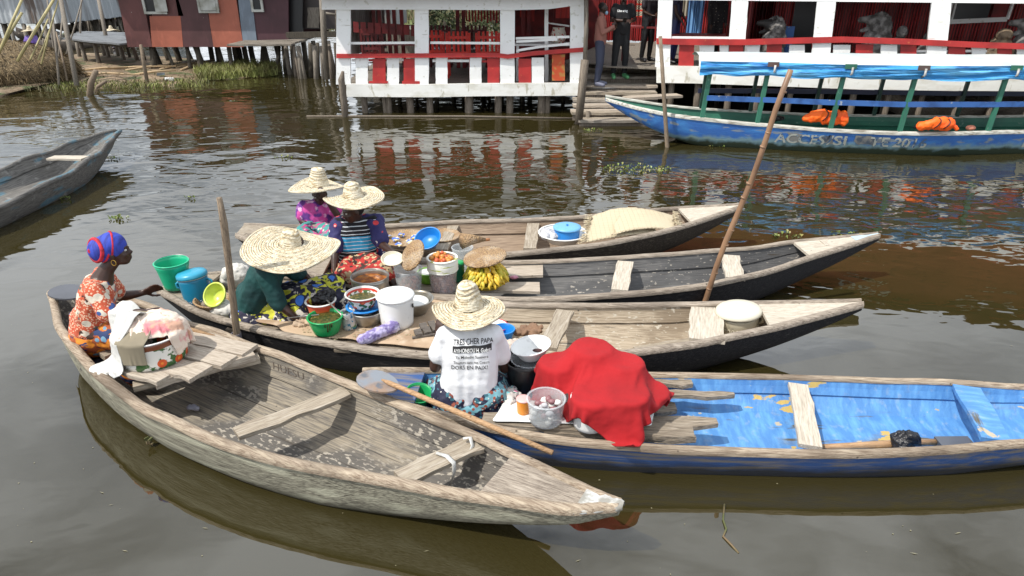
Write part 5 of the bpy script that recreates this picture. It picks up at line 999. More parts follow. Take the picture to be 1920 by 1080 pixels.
# ---- men standing at the stairs and people in the house
def standing(label,feet,H_,face,top,trou,shoe,arms,st=1.0,eye=True,mask=False,group=None,collar=False,vox=.014,skirt=None,hair=True):
    k=H_/1.72; F_=V(face).normalized(); ax=V((F_.y,-F_.x,0)); B=V(feet)
    P=lambda r,f,z: B+ax*r*k+F_*f*k+V((0,0,z*k))
    J=dict(pel=P(0,0,.95),chest=P(0,.0,1.28),neck=P(0,0,1.46),head=P(0,.03,1.60),face=F_,shR=P(.175,0,1.40),shL=P(-.175,0,1.40),
      knR=P(.11,.02,.5),knL=P(-.11,.02,.5),anR=P(.12,-.02,.08),anL=P(-.12,-.02,.08),toR=P(.15,.15,.03),toL=P(-.15,.15,.03))
    for e,(el,wr,hd_) in arms.items(): J['el'+e]=P(*el); J['wr'+e]=P(*wr); J['hand'+e]=(ax*hd_[0]+F_*hd_[1]+V((0,0,hd_[2])),ax*-hd_[0]*0+F_*-.3+V((0,0,-.5)),.6,1)
    t,b,hd=person(label,J,vox=vox,eye=eye,s=k,group=group)
    garment('top',t,torso_caps(J,.98,k)+[sleeve(J,e,st,.06,.05 if st>.9 else .07,k) for e in 'LR']+([(J['elR'],J['wrR'],.048*k,.042*k),(J['elL'],J['wrL'],.048*k,.042*k)] if st>.9 else [])+[(J['pel'],J['pel']+V((0,0,.1)),.14*k,.14*k)]+([(J['chest'],J['neck']+V((0,0,.03)),.1*k,.06*k)] if collar else []),top,vox=.016,disp=((.1,.012),))
    if skirt: garment('skirt',t,[(J['pel'],B+V((0,0,.2)),.17*k,.22*k)],skirt,vox=.018)
    else: garment('trousers',t,[(J['pel']+ax*s_*.075,J['kn'+e],.11*k,.075*k) for s_,e in((1,'R'),(-1,'L'))]+[(J['kn'+e],J['an'+e]+V((0,0,.03)),.075*k,.055*k) for e in 'LR'],trou,vox=.016,disp=((.1,.012),))
    for e in 'LR': 
        mb=MB(); mb.cap(J['an'+e]-V((0,0,.02)),J['to'+e],.05*k,.042*k); mb.cap(J['an'+e]-V((0,0,.045*k)),J['to'+e]-V((0,0,.0)),.04*k,.042*k); blob('shoe',mb,shoe,t,voxel=.012)
    c_,M_,s2=hd
    if hair: mb=MB(); mb.ell(c_+M_@V((0,-.025*k,.042*k)),(.08*k,.09*k,.082*k),rot=M_); blob('hair',mb,m_hair,t,voxel=.014)
    return t,J,hd
ff=G(1121,160,.57); t,J,hd=standing('man in brown jumper and jeans with a blue face mask under his chin',ff,1.70,(.9,-.25,0),P_('brown_jumper',(.32,.14,.11),rough=.85),P_('dark_blue_jeans',(.05,.06,.10),rough=.85),P_('blue_grey_shoes',(.13,.14,.20)),
   {'R':((.20,.08,1.12),(.06,.27,1.24),(-.3,.3,.8)),'L':((-.2,.06,1.12),(-.05,.28,1.20),(.3,.4,.7))},collar=True)
c_,M_,s2=hd; mb=MB(); mb.ell(c_+M_@V((0,.075,-.085)),(.055,.035,.045),rot=M_); blob('face_mask',mb,P_('pale_blue_mask',(.30,.50,.66)),t,voxel=.01)
mb=MB(); mb.ell(c_+M_@V((.03,.088,.012)),(.026,.008,.02),rot=M_); mb.ell(c_+M_@V((-.03,.088,.012)),(.026,.008,.02),rot=M_); mb.tube([c_+M_@V((-.08,.02,.015)),c_+M_@V((-.055,.08,.015)),c_+M_@V((.055,.08,.015)),c_+M_@V((.08,.02,.015))],.003,5); obj('sunglasses',mb,m_black,t)
m_bts=P_('black_tshirt',(.012,.012,.014),rough=.85)
ff=G(1160,146,.68); t,J,hd=standing('man in black T-shirt and black trousers with green shoes, holding a phone',ff,1.84,(.15,-1,0),m_bts,P_('black_trousers',(.012,.013,.015),rough=.85),P_('green_shoes',(.09,.30,.13)),
   {'R':((.24,.03,1.14),(.02,.27,1.14),(-.8,.4,0)),'L':((-.25,.03,1.14),(-.08,.28,1.13),(.8,.4,0))},st=.6)
tor=[o for o in t.children if o.name.startswith('top')][0]
ax=V((1,.15,0)).normalized(); oc=J['chest']+V((-.11,-.3,.02)); text_on('printed_logo','Une ering',.07,oc,ax,V((0,0,1)),m_wp,tor,targets=[tor],off=.006,width=.22,bold=.03)
oc=J['chest']+V((-.06,-.3,-.17)); text_on('printed_logo','~~~',.05,oc,ax,V((0,0,1)),m_wp,tor,targets=[tor],off=.006,width=.14)
mb=MB(); mb.box(J['wrR']+V((-.03,-.1,.03)),(.08,.012,.15),rot=RX(50)); single('phone',mb,m_black,'dark phone held by the man in the black T-shirt','phone')
ff=fr(-.35,1.2,.95); standing('person in dark dress in the shade behind the man in black',ff,1.66,(.5,-.8,0),P_('dark_dress_top',(.02,.016,.02)),m_black,m_black,{'R':((.2,.03,1.12),(.1,.2,1.05),(-.4,.6,0)),'L':((-.2,.03,1.12),(-.05,.22,1.0),(.4,.6,0))},st=.6,skirt=None,eye=False)
ff=PLb(1338,75,1.3); ff.z=FB; m_dot=mat('black_dotted_cloth',[(.012,.01,.012),{'c':(.3,.28,.22),'k':'voro','s':14,'lo':.14,'hi':.12,'rnd':.3}],rough=.8)
standing('figure in black dotted dress standing behind the low dark red table',ff,1.72,(.3,-1,0),m_dot,m_dot,m_black,{'R':((.22,.05,1.1),(.24,.16,.86),(0,.5,-.8)),'L':((-.2,.03,1.12),(-.22,.05,.88),(0,.2,-1))},eye=False,st=1.0)
ff=PLb(1262,80,1.0); ff.z=FB; standing('person in navy clothes leaning behind the first white posts of the house',ff,1.68,(.7,-.5,0),P_('navy_sleeveless_top',(.015,.018,.05)),P_('navy_shorts',(.02,.03,.12)),m_black,{'R':((.2,.1,1.1),(.15,.25,.9),(0,.5,-.8)),'L':((-.2,.03,1.12),(-.22,.15,.95),(0,.4,-.7))},st=.3,eye=False)
# ---------------------------------------------------------------- goods: stern of the third canoe
b_=G(332,538,.375); t,loc,rot=vessel('bucket','tall bright green bucket standing on the stern of a black hulled canoe','bucket',b_,.135,.095,.235,m_teal,bands=((.93,.004),))
bail(t,loc,.137,.235,m_wire,4,az=20); 
b_=G(376,572,.255); t,loc,rot=vessel('cooler','teal blue round cooler with its lid on beside the green bucket','cooler',b_,.115,.105,.26,m_cyan,curve=.04,tilt=(-4,-6),mrim=m_enam,rimname='lid_ring')
lid('lid',t,b_,rot,.125,.262,.05,m_cyan2)
for s_ in(-1,1): mb=MB(); mb.tube([loc(s_*.12,0,.16),loc(s_*.15,0,.18),loc(s_*.15,0,.21),loc(s_*.12,0,.23)],.011,6); obj('handle',mb,m_cyan2,t)
mb=MB()
for i in range(60):
    a=R(-150+i*1.9); 
    if i%3==2: continue
    z=.06+(.012 if i%2 else 0); p=loc(.1115*math.cos(a),.1115*math.sin(a),z); mb.ell(p,(.003,.003,.003),seg=5,rings=4)
o=obj('printed_dots',mb,m_wp,t); o['kind']='stuff'
b_=G(402,582,.255); t,loc,rot=vessel('basket','brown wicker basket holding the tilted lime bowl','basket',b_,.145,.10,.10,m_wick,rim=.011,th=.012,tilt=(0,4))
mb=MB(); mb.ell(b_+V((-.03,-.03,.08)),(.05,.05,.03)); mb.ell(b_+V((.05,0,.075)),(.05,.06,.035)); obj('dark_contents',mb,m_bw,t)
b_=G(413,556,.40); vessel('bowl','lime yellow bowl tilted on its side in the wicker basket','bowl',b_,.098,.06,.075,m_lime,tilt=(52,-14))
m_sack=P_('white_woven_sack',(.62,.60,.55),rough=.85,var=.05)
for px,py,r,lab in ((446,535,(.13,.11,.12),'white crumpled plastic sack behind the thin upright stake'),(424,590,(.10,.08,.07),'dirty beige cloth bundle at the foot of the thin upright stake')):
    mb=MB(); c_=G(px,py,.26)+V((0,0,r[2]*.8)); mb.ell(c_,r); mb.ell(c_+V((.05,.02,-.02)),(r[0]*.7,r[1]*.8,r[2]*.8)); mb.ell(c_+V((-.05,0,-.03)),(r[0]*.7,r[1]*.9,r[2]*.7)); o=blob('sack',mb,m_sack,None,voxel=.01,disp=((.08,.06),(.03,.015))); tag(o,lab,'sack')
mb=MB(); p=G(446,642,.22); mb.tube([p-V((0,0,.5)),p,D(432,520,4.55),D(420,420,4.5),D(411,371,4.48)],[.03,.029,.026,.028,.02],8); single('thin_stake',mb,m_stick,'thin crooked upright stake between the front canoe and the woman in green','stake',loc=p)
mb=MB()
for i in range(5): 
    P=[p+V((.034*math.cos(a),.034*math.sin(a),.03+i*.012+.004*math.sin(a))) for a in [k*PI/4 for k in range(9)]]; mb.tube(P,.006,5,cap=False)
single('rope_lashing',mb,P_('grey_rope',(.14,.13,.15),rough=.9),'grey rope lashing wound round the foot of the thin stake','rope')
# cardboard on the platform
def sheet(name,label,cat,corners,z,m,th=.004,nx=14,ny=9,wob=.012,jag=.02,curl=0):
    c=[G(px,py,z) for px,py in corners]; P=np.zeros((ny,nx,3))
    for j in range(ny):
        for i in range(nx):
            u=i/(nx-1);v=j/(ny-1); q=c[0]*(1-u)*(1-v)+c[1]*u*(1-v)+c[2]*u*v+c[3]*(1-u)*v
            e=min(u,1-u,v,1-v); q=q+V((mn.noise(V((q.x*6,q.y*6,1))),mn.noise(V((q.x*6,q.y*6,9))),0))*jag*(1 if e<.01 else 0); P[j,i]=(q.x,q.y,q.z+wob*(mn.noise(V((q.x*4,q.y*4,3)))+.5)+(curl if e<.01 else 0))
    return cloth(name,label,cat,P,m,th=th,sub=1)
sheet('cardboard_sheet','torn brown cardboard sheet laid along the edge of the black hulled canoe','cardboard',[(478,598),(828,572),(822,655),(560,628)],.275,m_card,jag=.05,curl=-.006)
sheet('cardboard_sheet','smaller cardboard flap behind the white lidded bucket','cardboard',[(700,560),(838,552),(842,588),(720,600)],.262,m_card,jag=.03)
mb=MB(); o_=G(580,604,.29)
for k in range(7): mb.ell(o_+V((random.uniform(-.09,.07),random.uniform(-.05,.04),0)),(.06,.05,.035))
o=blob('cloth_pile',mb,P_('crumpled_beige_paper',(.50,.38,.27),rough=.9),None,voxel=.008,disp=((.05,.06),(.02,.02))); tag(o,'crumpled beige paper heap left of the green pot','paper')
m_obg=mat('orange_red_enamel',[(.72,.24,.015),{'c':(.55,.03,.05),'k':'z','lo':.10,'hi':.15},{'c':(.75,.15,.03),'k':'z','lo':.05,'hi':.055,'f':.4}],rough=.3)
b_=G(606,602,.28); t,loc,rot=vessel('bowl','orange and pink bowl with a white rim and a black bag inside','bowl',b_,.115,.08,.185,m_obg,mrim=m_enam,rim=.010)
m_bag=mat('black_plastic_bag',[(.012,.012,.014)],rough=.32,bump=[{'s':14,'str':1,'dist':.03,'d':6}])
def bag(label,c,r,m=m_bag,rot=None,n=5,name='plastic_bag',disp=((.06,.06),(.025,.02)),cat='bag'):
    mb=MB(); c=V(c)
    for k in range(n): mb.ell(c+V((random.uniform(-.5,.5)*r[0],random.uniform(-.5,.5)*r[1],random.uniform(-.3,.3)*r[2])),[x*.75 for x in r])
    o=blob(name,mb,m,None,voxel=.007,smooth=2,disp=disp); return tag(o,label,cat)
bag('black plastic bag stuffed into the orange and pink bowl',loc(.02,.02,.20),(.075,.06,.055))
b_=G(613,622,.285); t,loc,rot=vessel('pot','green plastic pot of dark green sauce with drips down its side','pot',b_,.132,.095,.135,m_grn,fill=(.86,m_leafy,'sauce',.012),curve=.03,bands=((.95,.004),))
for az,l in ((-62,.10),(-70,.12),(-55,.06),(-78,.05)):
    a=R(az); P=[loc((.095+.04*f)*math.cos(a)+.003,(.095+.04*f)*math.sin(a)-.002,.137*f) for f in [1,1-l*2.5,1-l*5]]; mb=MB(); mb.tube(P,.005,5); obj('drip',mb,m_leafy,t)
mb=MB(); mb.tube([G(540,596,.36),loc(-.05,.02,.14)],.004,5); single('thin_spoon',mb,m_wire,'thin spoon handle sticking out left of the green pot','spoon')
mb=MB(); mb.tube([D(612,562,4.72),D(640,590,4.62),D(652,601,4.58)],[.008,.007,.012],6,flat=.5); single('ladle',mb,m_alu,'long metal ladle leaning between the orange bowl and the tin can','ladle')
b_=G(657,614,.285); m_tin2=mat('printed_tin_can',[(.55,.55,.53),{'c':(.05,.22,.35),'k':'noise','s':30,'lo':.55,'hi':.58},{'c':(.08,.20,.05),'k':'noise','s':18,'lo':.6,'hi':.63}],rough=.3,metal=.3)
vessel('tin_can','white printed tin can right of the green pot','can',b_,.056,.056,.145,m_tin2,rim=.003,tilt=(0,-4),n=24)
b_=G(640,585,.285); vessel('plate','white bowl in the shade behind the tin can','bowl',b_,.095,.05,.05,m_enam)
b_=G(690,604,.285); t,loc,rot=vessel('basin','dented steel basin under the blue rimmed dish','basin',b_,.135,.095,.115,m_alu,rim=.006,curve=.05)
b2=b_+V((-.02,.015,.113)); vessel('dish','bright blue dish between the steel basin and the flowered bowl','dish',b2,.135,.09,.028,m_bl,rim=.012)
b3=b2+V((-.005,0,.03)); t,loc,rot=vessel('bowl','white flowered enamel bowl with a red rim on the blue dish','bowl',b3,.132,.088,.105,enamel_print('flowered_enamel_a',.078,.094,36),mrim=m_enam,rim=.007,fill=(.62,m_leafy,'sauce',.01))
b_=G(745,606,.285); t,loc,rot=vessel('bucket','large white bucket with a white lid in the middle of the goods','bucket',b_,.142,.128,.245,m_wp,rim=0,n=40)
lid('lid',t,b_,rot,.152,.240,.032,m_wp); mb=MB(); mb.box(loc(.14,-.045,.18),(.012,.012,.03)); obj('handle_lug',mb,m_dk,t)
b_=G(778,584,.285); t,loc,rot=vessel('basin','steel basin tucked behind the large white bucket','basin',b_,.155,.10,.12,m_alu,rim=.007,curve=.04); lid('plate_inside',t,b_,rot,.12,.085,.02,m_enam)
m_lil=mat('lilac_patterned_cloth',[(.42,.38,.58),{'c':(.20,.16,.36),'s':16,'lo':.5,'hi':.56,'d':5},{'c':(.62,.60,.70),'s':9,'lo':.56,'hi':.6}],rough=.85)
mb=MB(); a=G(688,634,.32);c_=G(738,612,.33); mb.cap(a,c_,.045,.05); mb.cap(a-V((.03,.02,.0)),a+V((.03,.02,0)),.04,.04); o=blob('rolled_cloth',mb,m_lil,None,voxel=.006,disp=((.04,.02),(.015,.008))); tag(o,'lilac patterned cloth rolled up in front of the white bucket','cloth')
# charcoal coloured slatted trivet
t=thing('slatted_rack','low rack of dark blocks beside the hand of the woman in white','rack',G(806,620,.29)); c_=wm(t).translation
m_char=wood('dark_block_wood',(.16,.14,.12),(.06,.05,.045))
for i in range(4):
    for j in range(2): mb=MB(); mb.box(c_+V((-.08+i*.062+j*.03,-.07+j*.10+i*.035,.02)),(.056,.085,.022),rz=.35,j=.003); obj('block',mb,m_char,t)
for s_ in(-1,1): mb=MB(); mb.bar(c_+V((-.12,-.07+s_*.05,-.0)),c_+V((.13,.03+s_*.07,-.0)),.02,.02); obj('runner',mb,m_char,t)
# crumbs and scraps on the cardboard
mb=MB()
for i in range(90):
    p=G(random.uniform(560,800),random.uniform(612,640),.285); mb.box(p,(random.uniform(.004,.016),random.uniform(.004,.01),.003),rz=random.uniform(0,3))
tag(obj('food_scraps',mb,P_('food_scraps_mix',(.4,.36,.22))),'small scraps scattered on the cardboard sheet','scraps',kind='stuff')
# ---------------------------------------------------------------- goods in the fourth canoe
b_=G(697,557,.265); t,loc,rot=vessel('pot','big aluminium pot of orange stew in front of the seated woman','pot',b_,.158,.150,.20,m_alu,rim=.008,fill=(.80,m_stew,'stew',.006),bands=((.9,.004),(.8,.004)),n=36)
for az in (-70,110):
    a=R(az); mb=MB(); mb.tube([loc(.155*math.cos(a+.28),.155*math.sin(a+.28),.15),loc(.19*math.cos(a+.2),.19*math.sin(a+.2),.17),loc(.19*math.cos(a-.2),.19*math.sin(a-.2),.17),loc(.155*math.cos(a-.28),.155*math.sin(a-.28),.15)],.008,6); obj('handle',mb,m_alu,t)
m_clear=mat('cloudy_clear_plastic',[(.62,.66,.68)],rough=.18,alpha=.34); m_clear2=mat('cloudy_clear_plastic_pink',[(.55,.50,.52)],rough=.2,alpha=.30)
def fill_balls(t,loc,n,r,rad,z0,z1,ms,name='fruit',sq=1):
    for i in range(n):
        a=random.uniform(0,2*PI); q=rad*math.sqrt(random.uniform(.35,1)) if i%4 else rad*random.random(); z=z0+(z1-z0)*(i/n)+random.uniform(-.004,.004); rr=r*random.uniform(.85,1.1); mb=MB(); mb.ell(loc((q-rr*.9)*math.cos(a),(q-rr*.9)*math.sin(a),z),(rr,rr*random.uniform(.85,1.1),rr*sq),seg=9,rings=6); obj(name,mb,random.choice(ms),t)
m_egg=P_('brown_egg_shell',(.36,.15,.07),rough=.5); m_tom=P_('orange_red_fruit',(.55,.10,.03),rough=.35); m_nut=P_('russet_fruit',(.30,.12,.08),rough=.5)
b_=G(768,545,.27); t,loc,rot=vessel('clear_bucket','clear bucket half full of brown and red fruit under a leaning woven lid','bucket',b_,.122,.105,.21,m_clear,rim=.006,th=.003)
fill_balls(t,loc,70,.019,.10,.018,.10,[m_egg,m_egg,m_tom,m_nut])
def woven_lid(label,c,r,tilt,rz=0,h=.03):
    M=Matrix.Rotation(rz,3,'Z')@RX(tilt[0])@RY(tilt[1]); t=thing('woven_cover',label,'cover',c); pr=[(.001,h)]
    for i in range(1,26): f=i/25; pr.append((r*f,h*(1-f*f)+(.003 if i%2 else -.001)))
    pr+=[(r*1.01,-.008),(r*.96,-.01)]; mb=MB(); mb.lathe(pr,c,48,M,wob=.012); o=obj('disc',mb,m_wick,t); addmod(o,'SOLIDIFY',thickness=.006)
    mb=MB(); mb.tube([V(c)+M@V((r*1.01*math.cos(a),r*1.01*math.sin(a),-.004+random.uniform(-.002,.002))) for a in [k*2*PI/36 for k in range(37)]],.007,5,cap=False); obj('edge_coil',mb,m_wick,t); return t
woven_lid('brown woven lid leaning on the clear bucket of brown fruit',D(773,478,5.28),.135,(38,-42))
b_=G(832,545,.27); t,loc,rot=vessel('clear_bucket','tall clear bucket full of russet fruit with a white rim','bucket',b_,.128,.106,.21,m_clear2,rim=.009,th=.003,mrim=m_enam)
fill_balls(t,loc,120,.016,.112,.016,.185,[m_nut,m_nut,m_egg])
m_print=mat('white_sack_with_green_marks',[(.74,.74,.68),{'c':(.40,.44,.12),'k':'noise','s':9,'st':(1,1,5),'lo':.6,'hi':.63,'d':2}],rough=.6)
b2=b_+V((0,0,.20)); t,loc,rot=vessel('sack','rolled white sack with green marks full of orange fruit on the clear bucket','sack',b2,.128,.132,.115,m_print,rim=.012,curve=.05,th=.006)
fill_balls(t,loc,46,.021,.115,.085,.125,[m_tom,P_('golden_fruit',(.6,.25,.05),rough=.4)],name='fruit')
b_=G(803,528,.27); vessel('bowl','lime green bowl wedged between the two clear buckets','bowl',b_,.09,.07,.10,P_('leaf_green_plastic',(.18,.42,.03)),fill=(.95,m_enam,'paste',.02))
b_=G(862,526,.27); t,loc,rot=vessel('bottle','dark green bottle shaped jar behind the bananas','jar',b_,.045,.05,.17,P_('bottle_green',(.01,.16,.08),rough=.2),n=20); lid('cap',t,b_,rot,.048,.172,.02,m_grn)
b_=G(868,500,.27); t,loc,rot=vessel('bucket','translucent bucket behind the sack holding a brown brush','bucket',b_,.10,.09,.20,m_clear,rim=.006)
mb=MB(); mb.tube([D(866,452,5.7),D(885,449,5.75),D(910,449,5.8)],[.075,.05,.015],9); o=single('brush',mb,m_wick,'brown fibre brush lying over the bucket behind the sack','brush')
m_handle=P_('orange_wood_handle',(.42,.17,.06)); mb=MB(); mb.tube([D(898,451,5.79),D(918,449,5.82)],.014,7); obj('handle',mb,m_handle,o)
# bananas
b_=G(912,536,.275); t,loc,rot=vessel('basin','yellow basin holding the heap of bananas','basin',b_,.175,.12,.06,P_('yellow_plastic',(.62,.42,.01)),rim=.010); bc=V(b_)
m_ban=mat('ripe_banana',[(.66,.42,.035),{'c':(.40,.20,.02),'s':16,'lo':.58,'hi':.68,'d':6},{'c':(.55,.48,.05),'s':4,'lo':.5,'hi':.7}],rough=.45); m_ban2=mat('greenish_banana',[(.50,.42,.03),{'c':(.22,.26,.03),'s':6,'lo':.5,'hi':.65}],rough=.45)
k=0
for ring in range(7):
    n=[22,22,20,17,14,10,6][ring]; rr=[.155,.16,.155,.14,.12,.09,.05][ring]; z=.055+ring*.024
    for i in range(n):
        a=2*PI*(i+ring*.5)/n+random.uniform(-.08,.08); out=V((math.cos(a),math.sin(a),0)); p=bc+out*(rr-.045)+V((0,0,z+.045)); tang=V((-out.y,out.x,0)); l=random.uniform(.07,.09); P=[]
        for q in range(6):
            f=q/5; P.append(p+out*(l*f*1.15)+V((0,0,-l*.55*f**1.4+.014*math.sin(f*PI)))+tang*(.02*math.sin(f*PI)*random.choice((-1,1))*.4))
        mb=MB(); mb.tube(P,[.006,.015,.0185,.0185,.014,.005],7); o=obj('banana',mb,random.choice((m_ban,m_ban,m_ban,m_ban2)),None); o['_b']=1; o.name='banana'; k+=1
        tag(o,'yellow finger banana in the heap under the woven lid','banana','finger bananas heaped in the yellow basin')
for o in [o for o in bpy.data.objects if '_b' in o]: del o['_b']
woven_lid('flat woven lid resting on top of the banana heap',bc+V((-.01,.02,.275)),.185,(4,-8),h=.02)
bag('small pink and blue wrapper beside the banana basin',G(960,520,.30),(.05,.03,.02),m=P_('pink_wrapper',(.5,.2,.28)),n=3,name='wrapper',disp=((.03,.02),),cat='wrapper')
b_=dx(736,492,5.33); vessel('bowl','cream bowl held out by the woman in the striped top','bowl',b_,.092,.055,.045,m_cream,rim=.006,tilt=(18,4),fill=(.6,m_enam,'milk',0))
# ---------------------------------------------------------------- goods in the fifth canoe
def tray(label,px,py,z,r,tilt=(0,0)):
    c=G(px,py,z); t=thing('woven_tray',label,'tray',c); M=RX(tilt[0])@RY(tilt[1]); mb=MB(); mb.lathe([(.001,.006)]+[(r*k/16,.006+(.002 if k%2 else -.001)+.03*(k/16)**4) for k in range(1,17)],c,40,M,wob=.01); o=obj('tray_floor',mb,m_wick,t); addmod(o,'SOLIDIFY',thickness=.006)
    mb=MB(); mb.tube([c+M@V((r*math.cos(a),r*math.sin(a),.038)) for a in [k*PI/16 for k in range(33)]],.008,5,cap=False); obj('edge_coil',mb,m_wick,t); return t,c
tray('woven tray of blue and yellow packets behind the striped top woman',762,452,.24,.24); t_,c_=tray('round wicker tray right of the tilted blue basin',828,447,.23,.20)
m_pk=mat('blue_yellow_packet',[(.05,.14,.55),{'c':(.62,.52,.18),'s':22,'lo':.5,'hi':.53},{'c':(.7,.7,.68),'s':30,'lo':.6,'hi':.62}],rough=.3)
for i,(px,py) in enumerate(((728,443),(742,449),(752,440),(768,452),(778,444),(748,458))):
    mb=MB(); p=G(px,py,.285); mb.box(p,(.07,.05,.016),rot=Matrix.Rotation(random.uniform(0,3),3,'Z')@RX(random.uniform(-30,30)),j=.008); o=single('packet',mb,m_pk,'small blue and yellow packet in the tray behind the striped top woman','packet',group='packets on the woven tray')
b_=dx(806,455,6.45); vessel('basin','bright blue basin tilted towards the camera behind the goods','basin',b_,.135,.095,.08,m_bl,rim=.008,tilt=(32,-12))
b_=G(1055,452,.22); t,loc,rot=vessel('basin','wide white enamel basin with grey cloth and a blue pot in the farthest canoe','basin',b_,.255,.16,.10,m_enam,rim=.012,n=40)
m_gcl=P_('grey_white_cloth',(.5,.5,.52),rough=.9); 
def crumple(name,label,cat,c,r,m,n=9,parent=None,disp=((.05,.05),(.02,.018))):
    mb=MB(); c=V(c)
    for k in range(n): mb.ell(c+V((random.uniform(-.6,.6)*r[0],random.uniform(-.6,.6)*r[1],random.uniform(-.2,.3)*r[2])),[x*random.uniform(.35,.6) for x in r])
    o=blob(name,mb,m,parent,voxel=.007,smooth=2,disp=disp)
    if label: tag(o,label,cat)
    return o
crumple('cloth_pile','crumpled grey cloth in the white basin left of the blue pot','cloth',loc(-.14,-.02,.09),(.11,.16,.07),m_gcl,n=12)
b2=loc(.04,-.03,.03); t,loc2,rot2=vessel('pot','blue lidded pot standing in the wide white basin','pot',b2,.138,.128,.13,m_bl,rim=.008); lid('lid',t,b2,rot2,.15,.13,.028,m_blc,knob=.014,mk=m_bl)
# straw mat, folded over itself
m_mat=mat('pale_straw_mat',[(.76,.66,.46),{'c':(.52,.41,.25),'k':'wave','axis':'Y','s':26,'di':1.5,'d':3,'lo':.35,'hi':.05,'f':.6},{'c':(.30,.20,.10),'k':'wave','axis':'X','s':6.5,'di':.8,'d':2,'lo':.97,'hi':.998,'f':.45},{'c':(.45,.33,.18),'k':'wave','axis':'Y','s':6,'di':.8,'d':2,'lo':.97,'hi':.998,'f':.4},{'c':(.74,.64,.45),'s':4,'lo':.5,'hi':.7}],rough=.75,bump=[{'k':'wave','axis':'Y','s':26,'di':1.5,'str':.8,'dist':.01}])
a0=G(1100,452,.32);a1=G(1105,412,.33);b0=G(1262,420,.40);b1=G(1200,394,.40)
def matsheet(name,c00,c10,c11,c01,hump,m,nx=40,ny=16):
    P=[]
    for j in range(ny):
        for i in range(nx):
            u=i/(nx-1);v=j/(ny-1); q=c00*(1-u)*(1-v)+c10*u*(1-v)+c11*u*v+c01*(1-u)*v
            e=1 if (i in(0,nx-1)) else 0; jx=random.uniform(-.03,.03)*e; P.append(q+V((jx,jx*.4,hump(u,v)+.006*mn.noise(V((u*6,v*6,2))))))
    mb=MB(); mb.grid(P,nx,ny,True); return mb
t=thing('straw_mat','pale folded straw mat with dark stitching lines in the farthest canoe','mat',G(1180,425,.3))
mb=matsheet('m',G(1098,458,.31),G(1235,440,.33),G(1192,394,.44),G(1110,410,.38),lambda u,v:.045*math.sin(u*PI*.8+.3)*(.55+.45*v)+.02,m_mat); o=obj('lower_layer',mb,m_mat,t); addmod(o,'SOLIDIFY',thickness=.012)
mb=matsheet('m',G(1150,445,.36),G(1268,432,.36),G(1262,402,.40),G(1160,396,.44),lambda u,v:.07*math.sin(max(0,min(1,u*.85+.15))*PI)*(.8+.2*math.sin(v*PI))-.02*v+.01,m_mat); o=obj('upper_layer',mb,m_mat,t); addmod(o,'SOLIDIFY',thickness=.012)
mb=MB()
for (pa,pb,z) in ((G(1098,458,.33),G(1110,410,.40),.03),(G(1268,428,.38),G(1260,404,.42),.03)):
    for i in range(70):
        q=pa.lerp(pb,random.random())+V((0,0,random.uniform(0,.06))); d=-1 if pa.x<1.0 else 1; mb.tube([q,q+V((d*random.uniform(.03,.09),random.uniform(-.03,.03),random.uniform(-.04,.02)))],.003,3)
o=obj('frayed_ends',mb,m_mat,t); o['kind']='stuff'
# ---------------------------------------------------------------- cream cooler in the third canoe
b_=G(1384,622,.165); m_crm=P_('beige_cooler_plastic',(.50,.45,.34),rough=.4,var=.05); t,loc,rot=vessel('cooler','cream round cooler with a thick domed lid and moulded scales','cooler',b_,.160,.135,.155,m_crm,bands=((.75,.003),(.62,.003)),tilt=(-3,-6),n=40,rim=0)
mb=MB(); mb.lathe([(.158,.153),(.158,.168)],b_,40,rot); obj('lid_gap',mb,P_('dark_gap',(.05,.05,.05)),t)
o=lid('lid',t,b_,rot,.180,.170,.06,P_('ivory_plastic',(.66,.62,.50),rough=.35,var=.03))
for s_ in(-1,1):
    mb=MB(); mb.tube([loc(s_*.15,0,.14),loc(s_*.19,-.01,.13),loc(s_*.19,-.01,.08),loc(s_*.15,0,.06)],.016,8); obj('handle',mb,m_crm,t)
for i in range(14):
    a=R(-175+i*13); q=.138; mb=MB(); mb.tube([loc((q+.012)*math.cos(a+w_),(q+.012)*math.sin(a+w_),.035+.045*math.cos(w_/.11*PI/2)) for w_ in (-.11,-.07,-.03,.03,.07,.11)],.004,5); obj('moulded_scale',mb,m_crm,t)
b_=G(944,634,.16); vessel('bowl','bright blue bowl right of the woman in the white T-shirt','bowl',b_,.088,.07,.085,m_bl,rim=.008,bands=((.75,.004),))
b_=G(925,616,.17); vessel('plate','white plate with a red edge showing behind the blue bowl','plate',b_,.12,.07,.03,m_enam,rim=.005,mrim=m_red)
m_bcl=P_('brown_rag_cloth',(.22,.13,.08),rough=.9); m_bei=P_('pale_beige_cloth',(.52,.44,.38),rough=.9,var=.06)
crumple('rag','crumpled brown rag on the boards beyond the blue bowl','cloth',G(992,620,.20),(.12,.08,.05),m_bcl,n=10)
crumple('cloth_pile','crumpled pale beige cloth beside the blue bowl','cloth',G(975,645,.20),(.15,.09,.05),m_bei,n=14)
